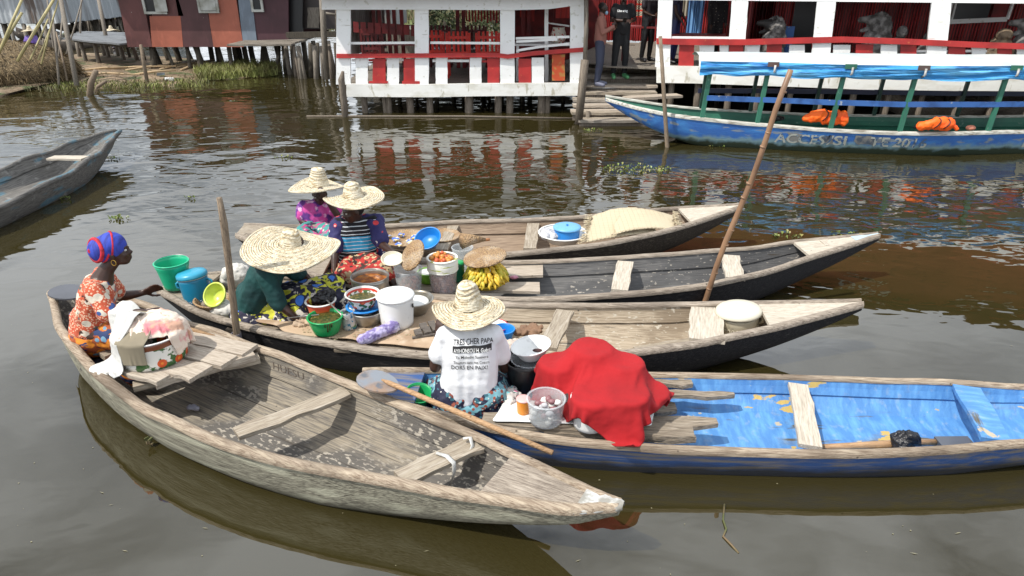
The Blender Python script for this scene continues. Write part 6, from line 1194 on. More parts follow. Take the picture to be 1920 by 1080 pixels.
# ---------------------------------------------------------------- goods in the blue canoe
b_=G(784,757,.19); vessel('bowl','bright green bowl on the floor of the blue canoe near the paddle blade','bowl',b_,.088,.055,.11,m_grn,rim=.004,tilt=(14,8))
def paddle(label,bl_c,sh0,sh1,bw,bl,tiltm,mblade):
    t=thing('paddle',label,'paddle',bl_c); d=(V(sh1)-V(sh0)).normalized(); up=V((0,0,1)); sd_=up.cross(d).normalized(); mb=MB(); P=[];n=20
    for j,h in enumerate((.006,-.006)):
        for k in range(n):
            a=2*PI*k/n; P.append(V(bl_c)+d*(bl*math.cos(a))+sd_*bw*math.sin(a)*(1-.12*math.cos(a))+V((0,0,h)))
    mb.add(P,[tuple(range(n)),tuple(range(2*n-1,n-1,-1))]+[(k,(k+1)%n,n+(k+1)%n,n+k)[::-1] for k in range(n)]); obj('blade',mb,mblade,t)
    mb=MB(); P=[V(sh0),V(sh0).lerp(V(sh1),.05),V(sh0).lerp(V(sh1),.5),V(sh1)]; mb.tube(P,[.006,.016,.018,.015],9); obj('shaft',mb,m_shaft,t)
m_blade=mat('worn_grey_paddle_blade',[(.20,.22,.25),{'c':(.26,.18,.13),'s':5,'lo':.45,'hi':.6,'d':6},{'c':(.11,.12,.14),'s':9,'lo':.55,'hi':.65}],rough=.6,bump={'s':18,'str':.4,'dist':.006})
paddle('paddle with a grey oval blade and long pale shaft lying across the blue canoe stern',G(709,716,.44),G(716,712,.46),G(1036,849,.36),.105,.15,0,m_blade)
paddle('paddle with a dark oval blade at the stern of the front canoe',G(128,548,.50),G(150,553,.51),G(404,632,.40),.12,.155,0,P_('slate_grey_blade',(.09,.095,.11)))
zc=.25
b_=G(985,722,.22); t,loc,rot=vessel('bucket','black bucket beside the red cloth holding white bowls','bucket',b_,.145,.115,.21,m_black,rim=.009); 
b2=loc(.02,.02,.12); vessel('bowl','clear bowl sunk in the black bucket','bowl',b2,.12,.08,.08,m_clear,rim=.005); b3=b2+V((.03,.02,.09)); t,loc,rot=vessel('bowl','white bowl stacked on top of the black bucket','bowl',b3,.135,.085,.085,m_wp,rim=.006,tilt=(0,-10))
mb=MB(); mb.ell(loc(.04,-.02,.05),(.035,.02,.012)); single('spoon',mb,P_('brown_spoon',(.05,.015,.012),rough=.2),'dark brown spoon bowl lying in the stacked white bowl','spoon')
sheet('paper_sheet','white paper sheet spread under the containers in the blue canoe','paper',[(948,748),(1225,768),(1222,800),(925,790)],.265,m_wp,jag=.02,wob=.004)
b_=G(981,773,.27); t,loc,rot=vessel('cup','orange plastic cup with a pink lid','cup',b_,.044,.038,.10,m_org,rim=0,n=24); lid('lid',t,b_,rot,.047,.1,.010,P_('pink_lid_plastic',(.72,.42,.40)))
b_=G(1023,788,.27); t,loc,rot=vessel('clear_bucket','clear bucket of bagged snacks under the edge of the red cloth','bucket',b_,.118,.10,.165,m_clear,rim=.008,th=.003,n=36)
for i in range(34):
    a=random.uniform(0,2*PI); q=.085*math.sqrt(random.random()); mb=MB(); mb.ell(loc(q*math.cos(a),q*math.sin(a),.025+.105*i/34),(random.uniform(.02,.03),random.uniform(.018,.026),.018),rot=RX(random.uniform(-50,50)),seg=8,rings=6); obj('snack_bag',mb,random.choice((m_enam,m_enam,m_gcl,P_('mauve_snack',(.25,.12,.13)))),t)
b_=G(1067,776,.27); t,loc,rot=vessel('jar','dark glass jar between the snack bucket and the white tub','jar',b_,.045,.05,.12,P_('dark_glass',(.06,.065,.07),rough=.12),n=20); lid('cap',t,b_,rot,.045,.12,.015,m_dk)
b_=G(1105,796,.27); vessel('tub','tall white tub half hidden by the red cloth','tub',b_,.118,.10,.20,m_wp,rim=.007)
# red cloth
m_redc=mat('red_cotton_cloth',[(.36,.006,.010),{'c':(.27,.004,.007),'s':3,'lo':.4,'hi':.7}],rough=.9,bump=[{'s':110,'str':.25,'dist':.003},{'s':9,'d':6,'str':.2,'dist':.012}])
cols=[('cyl',.30,3.76,.13,.52),('cyl',.52,3.80,.14,.61),('cyl',.72,3.70,.13,.56),('cyl',.88,3.58,.12,.42),('cyl',G(1105,796,.27).x,G(1105,796,.27).y,.125,.485),('cyl',.70,3.44,.14,.50),('cyl',G(985,722,.22).x+.06,G(985,722,.22).y,.10,.45)]
fl_=lambda x,y: np.where(y<3.17+.02*x,.31,np.where(y>3.93,.31,.255))
P=sim(64,60,1.0,.98,(.575,3.675,.74),-.55,cols,fl_,steps=160,iters=26,crumple=.12,seed=5)
cloth('red_cloth','large bright red cloth draped over containers in the blue canoe','cloth',P,m_redc,th=.005,disp=((.16,.022),(.05,.006)))
for px,py,r,lab in ((1085,770,.0,''),):
    pass
for (cx,cy,r,z1),lab in () and zip(((.52,3.80,.14,.63),(.72,3.70,.14,.59),(.70,3.44,.13,.49)),('covered white pot furthest back under the red cloth','covered white pot at the right under the red cloth','covered white pot nearest under the red cloth')):
    vessel('pot',lab,'pot',(cx,cy,.26),r-.035,r*.75,z1-.33,m_wp)
# floral cloth bag between skirt and bucket
m_flor=mat('pale_floral_cloth',[(.55,.53,.50),{'c':(.10,.35,.38),'s':12,'lo':.52,'hi':.56},{'c':(.50,.12,.22),'k':'voro','s':15,'lo':.25,'hi':.22},{'c':(.05,.12,.12),'s':20,'lo':.6,'hi':.62}],rough=.85)
crumple('floral_cloth','pale floral cloth bunched between the print skirt and the orange cup','cloth',G(950,742,.27),(.10,.10,.05),m_flor,n=12)
bag('crumpled black plastic bag on the floor of the blue canoe',G(1692,832,.10)+V((0,0,.03)),(.075,.06,.09),rot=None,n=7)
mb=MB(); mb.tube([G(1540,838,.06),G(1600,836,.07),G(1672,832,.08),G(1760,828,.06)],[.018,.022,.024,.02],8); single('floor_pole',mb,m_shaft,'thick pale pole lying on the floor of the blue canoe','pole')
mb=MB(); mb.box(G(1790,832,.06),(.22,.09,.05),rz=.1,j=.01); single('grey_slab',mb,P_('slate_slab',(.10,.11,.13)),'flat dark grey slab under the blue cross bench','slab')
# ---------------------------------------------------------------- enamel basin and cloths in the front canoe
b_=G(292,668,.415); t,loc,rot=vessel('basin','large flowered enamel basin on the slats of the front canoe','basin',b_,.222,.208,.20,enamel_print('flowered_enamel_b',.15,.19,26,band=(.20,.065,.03)),mrim=m_enam,rim=.008,n=48)
bx,by=b_.x,b_.y; m_towel=mat('pink_cream_towel',[(.70,.58,.48),{'c':(.62,.20,.22),'s':5,'lo':.54,'hi':.60,'d':5},{'c':(.58,.34,.24),'s':8,'lo':.58,'hi':.64}],rough=.95,sheen=.2,bump=[{'s':120,'str':.4,'dist':.004}])
cb=[('cyl',bx,by,.232,.63),('ell',bx+.03,by+.03,.61,.20,.17,.12),('ell',bx-.09,by-.02,.62,.11,.12,.09)]
m_ctn=mat('white_cotton_cloth',[(.60,.60,.575),{'c':(.46,.46,.44),'s':5,'lo':.45,'hi':.7}],rough=.9,bump=[{'s':90,'str':.3,'dist':.003}]); m_khaki=P_('khaki_cloth',(.25,.215,.15),rough=.9)
fw=lambda x,y: np.where((x-bx)*(-.43)+(y-by)*(-.9)>.30,.34,.42)
def hold_(Q):
    m=np.zeros(Q.shape[:2],bool); m[-14:,:]=True
    xs_=np.linspace(-1,1,Q.shape[1])[None,:]; T=Q[m].copy(); return (m,T)
P=sim(30,50,.29,.62,(bx-.20,by-.13,.72),-.42,cb,fw,steps=120,iters=24,crumple=.12,seed=8,hold=hold_)
cloth('white_cloth','white cotton cloth hanging over the left side of the enamel basin','cloth',P,m_ctn,th=.005,disp=((.06,.012),))
P=sim(26,40,.20,.42,(bx-.02,by-.14,.70),-.10,cb,.43,steps=90,iters=24,crumple=.06,seed=11,hold=hold_)
cloth('khaki_cloth','khaki cloth hanging down the front of the enamel basin','cloth',P,m_khaki,th=.004)
P=sim(60,44,.66,.44,(bx+.03,by+.03,.86),.18,cb+[('ell',bx-.1,by,.63,.10,.1,.07)],.43,steps=70,iters=20,crumple=.26,seed=3)
cloth('pink_towel','pink and cream towel crumpled over the top of the enamel basin','towel',P,m_towel,th=.007,disp=((.05,.02),))
m_navyc=P_('navy_rag_cloth',(.018,.018,.035),rough=.9)
crumple('dark_bundle','dark navy cloth bundle on the floor under the white cloth','cloth',G(192,672,.22),(.10,.16,.10),m_navyc,n=12)
mb=MB(); o=crumple('crumpled_can','small crushed pale can in the shade under the slatted seat','can',G(362,764,.06),(.04,.03,.02),P_('crushed_can_metal',(.3,.3,.36),rough=.3),n=4)
# ---------------------------------------------------------------- life jackets on the tour boat
m_lj=mat('orange_life_jacket_fabric',[(1.0,.15,.008),{'c':(.9,.09,.008),'s':5,'lo':.45,'hi':.7}],rough=.6)
def jacket(label,px,py,z,rz,kind):
    c=G(px,py,z)+V((0,.1,0)); t=thing('life_jacket',label,'life jacket',c,0,'orange life jackets on the tour boat'); M=Matrix.Rotation(rz,3,'Z'); mb=MB()
    if kind: 
        for dx_,hh in((-.28,.07),(-.2,.10),(-.12,.12),(-.04,.12)): mb.ell(c+M@V((dx_,0,hh-.06)),(.08,.05,hh))
        for dx_ in(.02,.1,.2,.30): mb.ell(c+M@V((dx_,0,.03)),(.09,.05,.13))
    else:
        for dx_,h in((-.2,.06),(-.1,.09),(0,.11),(.1,.12),(.18,.10)): mb.ell(c+M@V((dx_,0,h-.06)),(.10,.07,h))
        mb.cap(c+M@V((.2,0,.1)),c+M@V((.32,0,-.02)),.05,.03)
    o=blob('vest',mb,m_lj,t,voxel=.014,disp=((.12,.06),(.05,.02)))
    for k in range(2):
        P=[]; bv=BVHTree.FromPolygons([wm(o)@v.co for v in o.data.vertices],[p.vertices[:] for p in o.data.polygons])
        for i in range(9):
            p=c+M@V((-.02+k*.14+.05*math.sin(i*.6),0,.16-.035*i))+V((0,-.6,.25)); h=bv.ray_cast(p,V((0,1,-.4)).normalized(),1.2)
            if h[0] is not None: P.append(h[0]+V((0,-.008,.003)))
        if len(P)>2: mb=MB(); mb.tube(P,.010,5); obj('black_strap',mb,m_black,t)
jacket('orange life jacket with straps between the second and third canopy posts',1550,226,.55,-.25,True); jacket('orange life jacket lying flat near the fourth canopy post',1760,240,.52,-.25,False)
crumple('dark_bag','small black bag on the seat at the front of the tour boat','bag',G(1456,222,.40),(.16,.08,.07),m_black,n=6); crumple('grey_bag','dark grey bag left of the right hand life jacket','bag',G(1722,238,.40),(.14,.07,.05),P_('dark_grey_bag',(.04,.05,.06)),n=5)
mb=MB(); c_=G(1820,240,.44); mb.ell(c_,(.085,.05,.05)); single('float_ball',mb,P_('salmon_float',(.75,.28,.18)),'salmon pink float showing above the boat edge','float')
# poles
mb=MB(); p=V((1.62,5.42,-.35)); q=D(1485,131,5.15); P=[p.lerp(q,i/9)+V((.012*math.sin(i*1.3),0,0)) for i in range(10)]
mb.tube(P,[.025-.0005*i for i in range(10)],10)
t=single('bamboo_pole',mb,m_bamboo,'tall leaning brown bamboo punting pole between the two middle canoes','pole',loc=p)
for i in range(1,12):
    c_=p.lerp(q,i/12+.02*math.sin(i*3)); mb=MB(); mb.tube([c_-(q-p).normalized()*.006,c_+(q-p).normalized()*.006],.027-.0004*i,10); obj('node_ring',mb,m_bamboo,t)
mb=MB(); p=G(1251,276,-.0); mb.tube([p-V((0,0,.4)),p,D(1245,180,p.y),D(1238,68,p.y)],[.04,.038,.035,.03],8); single('mooring_pole',mb,m_stick,'thin upright pole in the water beside the tour boat bow','pole',loc=p)
# ---------------------------------------------------------------- left stilt house
YH=22.0
HS=thing('tin_house','maroon and brick red sheet metal house on stilts at the upper left','house',(-9.5,YH+2,0))
def tin(name,c,patch=None): return mat(name,[c,{'c':tuple(x*.7 for x in c),'s':1.6,'lo':.4,'hi':.7,'d':7},{'c':(.5,.48,.45),'k':'voro','s':3.1,'lo':.045,'hi':.03},{'c':tuple(x*1.3 for x in c),'s':8,'st':(1,1,.3),'lo':.55,'hi':.7,'f':.5}],rough=.6,bump={'s':3,'str':.25,'dist':.03})
t_ma=tin('maroon_sheet',(.125,.045,.042)); t_md=tin('dark_maroon_sheet',(.085,.034,.036)); t_br=tin('brick_red_sheet',(.38,.115,.07)); t_gr=tin('grey_blue_sheet',(.17,.21,.26)); t_pu=tin('purple_maroon_sheet',(.070,.026,.034))
TOPY=-42
def panel(x0,x1,y0,y1,m,xt,xt2=None,Y=YH,dy=0): return board('wall_panel',x0,x1,y0,y1,Y+dy,m,HS,t=.05,j=.004,xs=xt)
panel(240,286,TOPY,88,t_ma,-25); panel(286,345,TOPY,30,t_ma,-23); panel(286,344,30,88,t_br,-5,dy=-.004); panel(345,401,TOPY,88,t_md,-22); panel(401,457,TOPY,88,t_br,-20); panel(457,483,TOPY,87,t_gr,-15)
a=D(468,TOPY,YH);b=D(540,TOPY,YH);c_=D(483,86,YH);d_=D(541,75,YH); mb=MB(); mb.add([c_,d_,b,a]+[x+V((0,.05,0)) for x in (c_,d_,b,a)],[(0,1,2,3),(7,6,5,4),(0,4,5,1),(1,5,6,2),(2,6,7,3),(3,7,4,0)]); obj('wall_panel',mb,t_pu,HS)
zb_=D(240,88,YH).z; zt_=D(240,TOPY,YH).z
xl=D(240,88,YH).x; xr=D(541,75,YH).x
mb=MB(); mb.box((xl+.02,YH+2.5,(zb_+zt_)/2),(.05,4.9,zt_-zb_)); obj('side_wall',mb,t_ma,HS); mb=MB(); mb.box(((xl+xr)/2,YH+5,(zb_+zt_)/2),(xr-xl,.05,zt_-zb_)); obj('side_wall',mb,t_md,HS)
mb=MB(); mb.box(((xl+xr)/2,YH+2.5,zb_+.05),(xr-xl-.1,4.9,.06)); obj('floor',mb,m_darkz,HS)
mb=MB(); e=.5; zz_=zt_; mb.add([(xl-e,YH-e,zz_-.1),(xr+e,YH-e,zz_-.1),(xr+e,YH+2.5,zz_+.55),(xl-e,YH+2.5,zz_+.55)],[(0,1,2,3)]); mb.add([(xl-e,YH+5.5,zz_-.1),(xr+e,YH+5.5,zz_-.1),(xr+e,YH+2.51,zz_+.55),(xl-e,YH+2.51,zz_+.55)],[(0,1,2,3)]); obj('roof',mb,m_roof,HS)
m_shut=mat('grey_white_shutter',[(.48,.49,.46),{'c':(.28,.28,.24),'s':3,'lo':.45,'hi':.65,'d':6}],rough=.7)
for x0,x1,y1,open_ in ((276,310,24,1),(378,408,22,2),(477,491,20,0)):
    a=D(x0,y1,YH-.04);b=D(x1,y1,YH-.04); w_=b.x-a.x; h_=.85; mb=MB(); f=.07
    mb.box((a.x+w_/2,YH-.06,a.z),(w_+f*2,.06,f)); mb.box((a.x-f/2,YH-.06,a.z+h_/2),(f,.062,h_)); mb.box((b.x+f/2,YH-.06,a.z+h_/2),(f,.062,h_)); mb.box((a.x+w_/2,YH-.06,a.z+h_),(w_+f*2,.06,f)); wo=obj('window',mb,m_shut,HS)
    mb=MB(); mb.box((a.x+w_/2,YH-.035,a.z+h_/2),(w_,.02,h_)); obj('pane',mb,m_black,wo)
    if open_==1: mb=MB(); mb.box((b.x-.05,YH-.14,a.z+h_/2+.03),(w_*.62,.04,h_*.98),rz=.2); obj('shutter',mb,m_shut,wo)
    if open_==2: mb=MB(); mb.box((a.x+w_/2,YH-.075,a.z+h_/2),(w_-.02,.03,h_-.04)); obj('shutter',mb,m_shut,wo)
for i in range(26):
    px=244+i*11.6+random.uniform(-3,3); p=D(px,100,YH+.2+random.choice((0,0,.8,1.6,2.4,3.5))); lean=random.uniform(-.25,.25); upost(p.x,p.y,-.3,zb_-.0+.0,random.uniform(.05,.11),random.choice((m_stilt,m_darkz,m_darkz)),HS,lean=(lean,0))
# dark annexe, plank platform, its posts
AN=thing('annexe','dark plank annexe and landing platform joined to the right of the maroon house','annexe',(-7,YH+1,0))
board('doorway',543,568,-90,60,YH+.3,m_black,AN,t=.1); board('wall_panel',566,640,-90,54,YH+.6,P_('black_brown_boards',(.035,.026,.024)),AN,t=.1); board('wall_panel',577,598,14,52,YH+.5,m_greyz,AN,t=.04,j=.02)['label']='grey broken plank panel on the dark annexe'  # the doorway is a solid black board standing for the dark opening
zp=.95
for k in range(5):
    a=G(535,58,zp);b=G(637,56,zp); plank('platform_board',V((a.x,YH-1.3+k*.36,zp)),V((b.x,YH-1.3+k*.36,zp+.02)),.34,.05,m_greyz,AN,wav=.02)
mb=MB(); a=D(537,66,YH-1.45);b=D(638,64,YH-1.45); mb.bar(a,b,.08,.16); obj('edge_beam',mb,m_darkz,AN)
for i in range(22):
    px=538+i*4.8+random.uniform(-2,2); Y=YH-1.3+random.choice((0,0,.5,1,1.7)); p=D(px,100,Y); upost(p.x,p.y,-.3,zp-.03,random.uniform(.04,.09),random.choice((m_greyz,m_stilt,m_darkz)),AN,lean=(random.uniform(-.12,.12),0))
mb=MB(); p=D(610,121,YH-2); mb.tube([p-V((0,0,.4)),D(607,60,YH-2),D(601,-60,YH-2)],.085,6); obj('tall_post',mb,m_greyz,AN)
mb=MB(); mb.tube([D(606,24,YH-1.5),D(632,28,YH-1.5)],.035,6); obj('rail',mb,m_greyz,AN); mb=MB(); mb.tube([D(631,60,YH-1.5),D(631,-30,YH-1.5)],.04,6); obj('rail_post',mb,m_greyz,AN)
b_=G(614,52,zp+.05); t=thing('basket','round tan basket leaning on the plank platform','basket',b_); mb=MB(); mb.lathe([(.001,0),(.22,.02),(.26,.14),(.24,.14),(.001,.10)],b_+V((0,0,.1)),24,RX(60)); obj('body',mb,m_straw,t)
# left walkway
WK=thing('walkway','grey plank walkway leading left from the maroon house','walkway',(-12.5,23.5,0))
zw=.85
for k in range(7):
    f=k/7; a=G(134+f*22,72-f*13,zw);b=G(240,82-f*22,zw); plank('walkway_board',a,b,.5,.05,mat('wet_grey_board',[(.16,.17,.18),{'c':(.08,.085,.09),'s':2,'st':GX,'lo':.4,'hi':.7}],rough=.55) if k==0 else bpy.data.materials['wet_grey_board'],WK,wav=.015)
mb=MB(); mb.bar(G(133,74,zw-.08),G(240,85,zw-.08),.1,.14); obj('edge_beam',mb,m_darkz,WK)
for px,py in ((163,120),(187,124),(198,108),(206,112),(222,108),(229,104),(235,118),(210,100),(150,110)):
    p=G(px,py,0); upost(p.x,p.y,-.2,zw-.06,.07,m_greyz,WK,lean=(random.uniform(-.1,.1),0))
# brush heap with thatch, bamboo poles around it
m_thatch=mat('dry_brush_thatch',[(.19,.135,.07),{'c':(.07,.05,.025),'s':12,'lo':.42,'hi':.62,'d':6},{'c':(.36,.28,.16),'s':20,'lo':.58,'hi':.68}],rough=.9,bump={'s':30,'str':1,'dist':.05})
hc=G(20,140,.3); T=thing('thatch_pile','heap of dry brown thatch on a low platform at the left edge','thatch',hc)
mb=MB(); mb.ell(hc+V((-1.4,.6,.05)),(2.7,1.7,.78),seg=32,rings=16); hb=obj('heap',mb,m_thatch,T); addmod(hb,'DISPLACE',texture=ctex(.5),strength=.4); mb=MB()
for i in range(2600):
    a=random.uniform(0,2*PI); el=random.uniform(-.2,1.4); c0=hc+V((-1.4,.6,.05)); d=V((math.cos(a)*math.cos(el),math.sin(a)*math.cos(el),math.sin(el))); p=c0+V((d.x*2.75,d.y*1.75,d.z*.86)); q=p+V((d.x*.22+random.uniform(-.12,.12),d.y*.2+random.uniform(-.12,.12),random.uniform(-.42,.06))); s_=V((.012,0,.004)); mb.add([p-s_,p+s_,q],[(0,1,2)])
o=obj('loose_strands',mb,m_thatch,T); o['kind']='stuff'
m_bam=mat('yellow_green_bamboo',[(.42,.36,.17),{'c':(.25,.22,.10),'s':3,'st':(1,1,.5),'lo':.45,'hi':.7}],rough=.5)
pl=[((0,95),(46,-12),18.5,.055,m_bam,'thick'),((2,90),(41,24),18.6,.06,m_bam,'short thick'),((50,85),(104,-6),19,.06,m_bam,'longest leaning'),((68,86),(90,36),19.2,.035,m_bam,''),((81,88),(100,40),19.4,.03,m_bam,''),((86,88),(111,-5),19.1,.035,m_bam,''),((108,128),(99,35),19.2,.05,m_greyz,''),((138,128),(113,-6),19.0,.10,m_greyz,''),((197,62),(183,-8),25,.10,m_greyz,''),((123,105),(154,0),21,.035,m_greyz,''),((151,66),(153,-5),26,.05,m_greyz,''),((110,110),(117,30),20,.04,m_greyz,''),((120,125),(105,60),19.6,.04,m_stick,''),((106,128),(88,-5),21,.035,m_greyz,'')]
dl=['yellow bamboo pole leaning furthest left over the thatch','short cut bamboo pole leaning beside the furthest left one','thick bamboo pole leaning from the right part of the thatch','thin bamboo pole leaning low, right of the thickest bamboo','thin crooked stick leaning behind the low bamboo','long thin bamboo pole rising past the tangle of sticks','grey bowed pole standing right of the thatch','broad squared grey post at the left end of the walkway','grey squared post rising from the far side of the walkway','thin pale stick slanting up over the walkway','thin dark upright rod behind the walkway','short grey stick between the bowed pole and the broad post','brown stick leaning against the bowed pole','slim grey rod rising behind the bamboo tangle']
for (a,b,Y,r,m,_),lab in zip(pl,dl):
    p=D(*a,Y);q=D(*b,Y+.8); mb=MB(); r*=.68; mb.tube([p-(q-p).normalized()*.5,p.lerp(q,.5)+V((random.uniform(-.02,.02),0,0)),q],[r,r*.95,r*.8],7); single('leaning_pole',mb,m,lab,'pole',loc=p)
# mud bank, grass, debris
m_mud=mat('muddy_bank_soil',[(.25,.18,.115),{'c':(.12,.085,.05),'s':1.3,'lo':.4,'hi':.65,'d':8},{'c':(.06,.08,.025),'s':2.2,'lo':.52,'hi':.62,'d':8},{'c':(.26,.20,.13),'s':8,'lo':.58,'hi':.66}],rough=.85,bump={'s':4,'d':8,'str':1,'dist':.08})
out=[(-160,215),(0,185),(60,168),(130,160),(200,168),(270,160),(330,164),(400,152),(470,148),(525,134),(505,121),(420,117),(330,108),(245,104),(160,100),(90,110),(0,100),(-160,110)]
c0=G(200,135,.06); mb=MB(); rings=[]
P=[G(x,y,-.03) for x,y in out]; pts=[]
for i in range(len(P)):
    a,b=P[i],P[(i+1)%len(P)]
    for k in range(4): q=a.lerp(b,k/4); pts.append(q+V((mn.noise(q*2)*.12,mn.noise(q*2+V((9,9,9)))*.2,0)))
n=len(pts)
for f,z in ((1,-.03),(.93,.03),(.8,.06),(.5,.10),(.2,.12)):
    rings+= [V(((c0.x+(p.x-c0.x)*f),(c0.y+(p.y-c0.y)*f),z+.03*mn.noise(p*3+V((f*9,0,0))))) for p in pts]
mb.grid(rings,n,5,True,closed_u=True); mb.add([V((c0.x,c0.y,.12))]+rings[-n:],[(0,i+1,(i+1)%n+1) for i in range(n)],True)
tag(obj('mud_bank',mb,m_mud),'muddy bank strewn with dead stems below the maroon house','bank',kind='structure')
m_grass=mat('bright_marsh_grass',[(.24,.27,.07),{'c':(.15,.13,.05),'s':3,'lo':.4,'hi':.6},{'c':(.26,.27,.08),'s':7,'lo':.55,'hi':.65}],rough=.6)
m_weed=mat('dull_weeds',[(.09,.10,.035),{'c':(.16,.11,.06),'s':5,'lo':.45,'hi':.6}],rough=.7)
def blades(mb,c,n,rad,h,w=.012,lean=.5):
    for i in range(n):
        a=random.uniform(0,2*PI); r=rad*math.sqrt(random.random()); p=V(c)+V((r*math.cos(a),r*math.sin(a),-.02)); hh=h*random.uniform(.5,1.1); d=V((random.uniform(-1,1),random.uniform(-1,1),0))*lean*hh; s_=V((random.uniform(-1,1),random.uniform(-1,1),0)).normalized()*w; m_=p+d*.4+V((0,0,hh*.6)); q=p+d+V((0,0,hh))
        mb.add([p-s_,p+s_,m_+s_*.8,m_-s_*.8,q],[(0,1,2,3),(3,2,4)])
mb=MB()
for i in range(330):
    f=random.random(); px=372+f*150+random.uniform(-6,6); py=150-f*10-random.uniform(0,22)*(1-abs(f-.6)*.6); blades(mb,G(px,py,.05),10,.14,.30,.013,.6)
tag(obj('marsh_grass',mb,m_grass),'bright green marsh grass along the bank under the maroon house','grass',kind='stuff')
mb=MB()
for i in range(150):
    px=random.uniform(95,380); blades(mb,G(px,random.uniform(156,167)-(px-95)*.02,.03),8,.16,.13,.012,.8)
tag(obj('shore_plants',mb,m_grass),'low strip of green shore plants left of the marsh grass','plants',kind='stuff')
mb=MB()
for i in range(260): px=random.uniform(0,400); py=random.uniform(118,172 if px<300 else 160); blades(mb,G(px,py,.04),7,.15,.14,.012,.9)
tag(obj('bank_weeds',mb,m_weed),'low dull weeds and trash along the muddy bank','weeds',kind='stuff')
m_dry=P_('dry_cane',(.42,.30,.17),rough=.7)
for i,(a,b) in enumerate((((140,138),(262,140)),((180,130),(330,124)),((235,132),(330,120)),((300,130),(372,116)),((325,128),(400,112)),((160,142),(230,136)),((336,126),(445,117)),((150,132),(240,126)),((340,131),(395,113)),((250,140),(330,132)))):
    mb=MB(); p=G(*a,.12);q=G(*b,.2); mb.tube([p,p.lerp(q,.5)+V((0,0,.03)),q],[.035,.033,.02],6); single('cane',mb,m_dry,'dry pale cane lying on the muddy bank under the maroon house','cane',group='dry canes lying on the muddy bank')
for (a,b,r,lab) in (((161,178),(180,133),.085,'thick grey stump leaning out of the water before the bank'),((168,172),(199,152),.05,'short branch slanting against the thick grey stump'),((276,158),(264,84),.055,'slim pale upright stick in the water in front of the maroon house')):
    p=G(*a,0);q=D(*b,p.y-.1); mb=MB(); mb.tube([p-V((0,0,.3)),p.lerp(q,.5),q],[r,r*.95,r*.75],8); single('driftwood_stake',mb,m_stick,lab,'stake',loc=p)
mb=MB(); mb.box(G(302,139,.15),(.2,.12,.06),rz=.3,j=.02); single('litter',mb,P_('blue_grey_litter',(.2,.25,.28)),'grey blue scrap of litter on the bank edge','litter')
mb=MB(); mb.box(G(318,148,.10),(.22,.1,.05),rz=.1,j=.02); single('litter',mb,m_wp,'white scrap of litter at the water edge of the bank','litter')
# far huts and far bank
m_far=mat('far_marsh_ground',[(.10,.13,.03),{'c':(.06,.05,.025),'s':.6,'lo':.4,'hi':.6,'d':7},{'c':(.17,.20,.06),'s':2,'lo':.5,'hi':.65,'d':6}],rough=.9,bump={'s':2,'str':1,'dist':.2})
mb=MB(); xs=[-120,-60,-40,-30,-22,-14,-6,2,10,30,80]; ys=[50,56,70,120,600]
mb.grid([(x,y-(6 if -16<x<6 else 0)*(1 if y<60 else 0)+random.uniform(-1,1)*(y<60),.02 if y==50 else .25) for y in ys for x in xs],len(xs),len(ys),True); tag(obj('far_marsh',mb,m_far),'green marsh bank far behind the houses','marsh',kind='structure')
m_ctin=mat('streaked_corrugated_tin',[(.34,.37,.39),{'c':(.10,.075,.06),'s':.7,'st':(3,3,.35),'lo':.50,'hi':.62,'d':7},{'c':(.5,.53,.55),'s':1.5,'st':(4,4,.3),'lo':.52,'hi':.66}],rough=.55)
def hut(label,px0,px1,pyb,Y,ztop,depth,m,stn=10,name='tin_hut',zb0=None):
    a=D(px0,pyb,Y);b=D(px1,pyb,Y); t=thing(name,label,'hut',((a.x+b.x)/2,Y+depth/2,0)); zb=a.z if zb0 is None else zb0
    corr('wall',(a.x,Y,0),(b.x,Y,0),zb,ztop,m,t,pitch=.22,amp=.03); corr('wall',(b.x,Y+.01,0),(b.x,Y+depth,0),zb,ztop,m,t,pitch=.22,amp=.03); corr('wall',(a.x,Y+.01,0),(a.x,Y+depth,0),zb,ztop,m,t,pitch=.22,amp=.03); corr('wall',(a.x,Y+depth,0),(b.x,Y+depth,0),zb,ztop,m,t,pitch=.22,amp=.03)
    mb=MB(); mb.box(((a.x+b.x)/2,Y+depth/2,zb+.02),(b.x-a.x-.1,depth-.1,.08)); obj('floor',mb,m_darkz,t)
    mb=MB(); e=.4; mb.add([(a.x-e,Y-e,ztop-.1),(b.x+e,Y-e,ztop-.1),(b.x+e,Y+depth/2,ztop+.35),(a.x-e,Y+depth/2,ztop+.35)],[(0,1,2,3)]); mb.add([(a.x-e,Y+depth+e,ztop-.1),(b.x+e,Y+depth+e,ztop-.1),(b.x+e,Y+depth/2+.01,ztop+.35),(a.x-e,Y+depth/2+.01,ztop+.35)],[(0,1,2,3)]); obj('roof',mb,m_roof,t)
    for i in range(stn): x=a.x+(b.x-a.x)*(i+.5)/stn; upost(x,Y+random.choice((.1,.1,1.5)),-.3,zb,random.uniform(.06,.11),random.choice((m_greyz,m_darkz)),t)
    return t,a,b
hut('long streaked corrugated tin hut behind the thatch heap',-70,112,44,30,2.7,5,m_ctin,14); t,a,b=hut('pale tin hut with a small open window behind the walkway',113,205,34,34,2.8,5,m_ctin,8)
t,a,b=hut('blue grey tin hut with two small windows, left of the maroon house',192,262,28,40,3.0,5,mat('blue_grey_tin',[(.36,.42,.46),{'c':(.2,.22,.24),'s':.8,'st':(3,3,.4),'lo':.5,'hi':.65,'d':6}],rough=.5),6)
for px in (196,223): 
    p=D(px,10,39.9); mb=MB(); mb.box((p.x,39.9,p.z+.1),(.55,.1,.75)); obj('window',mb,m_black,t)
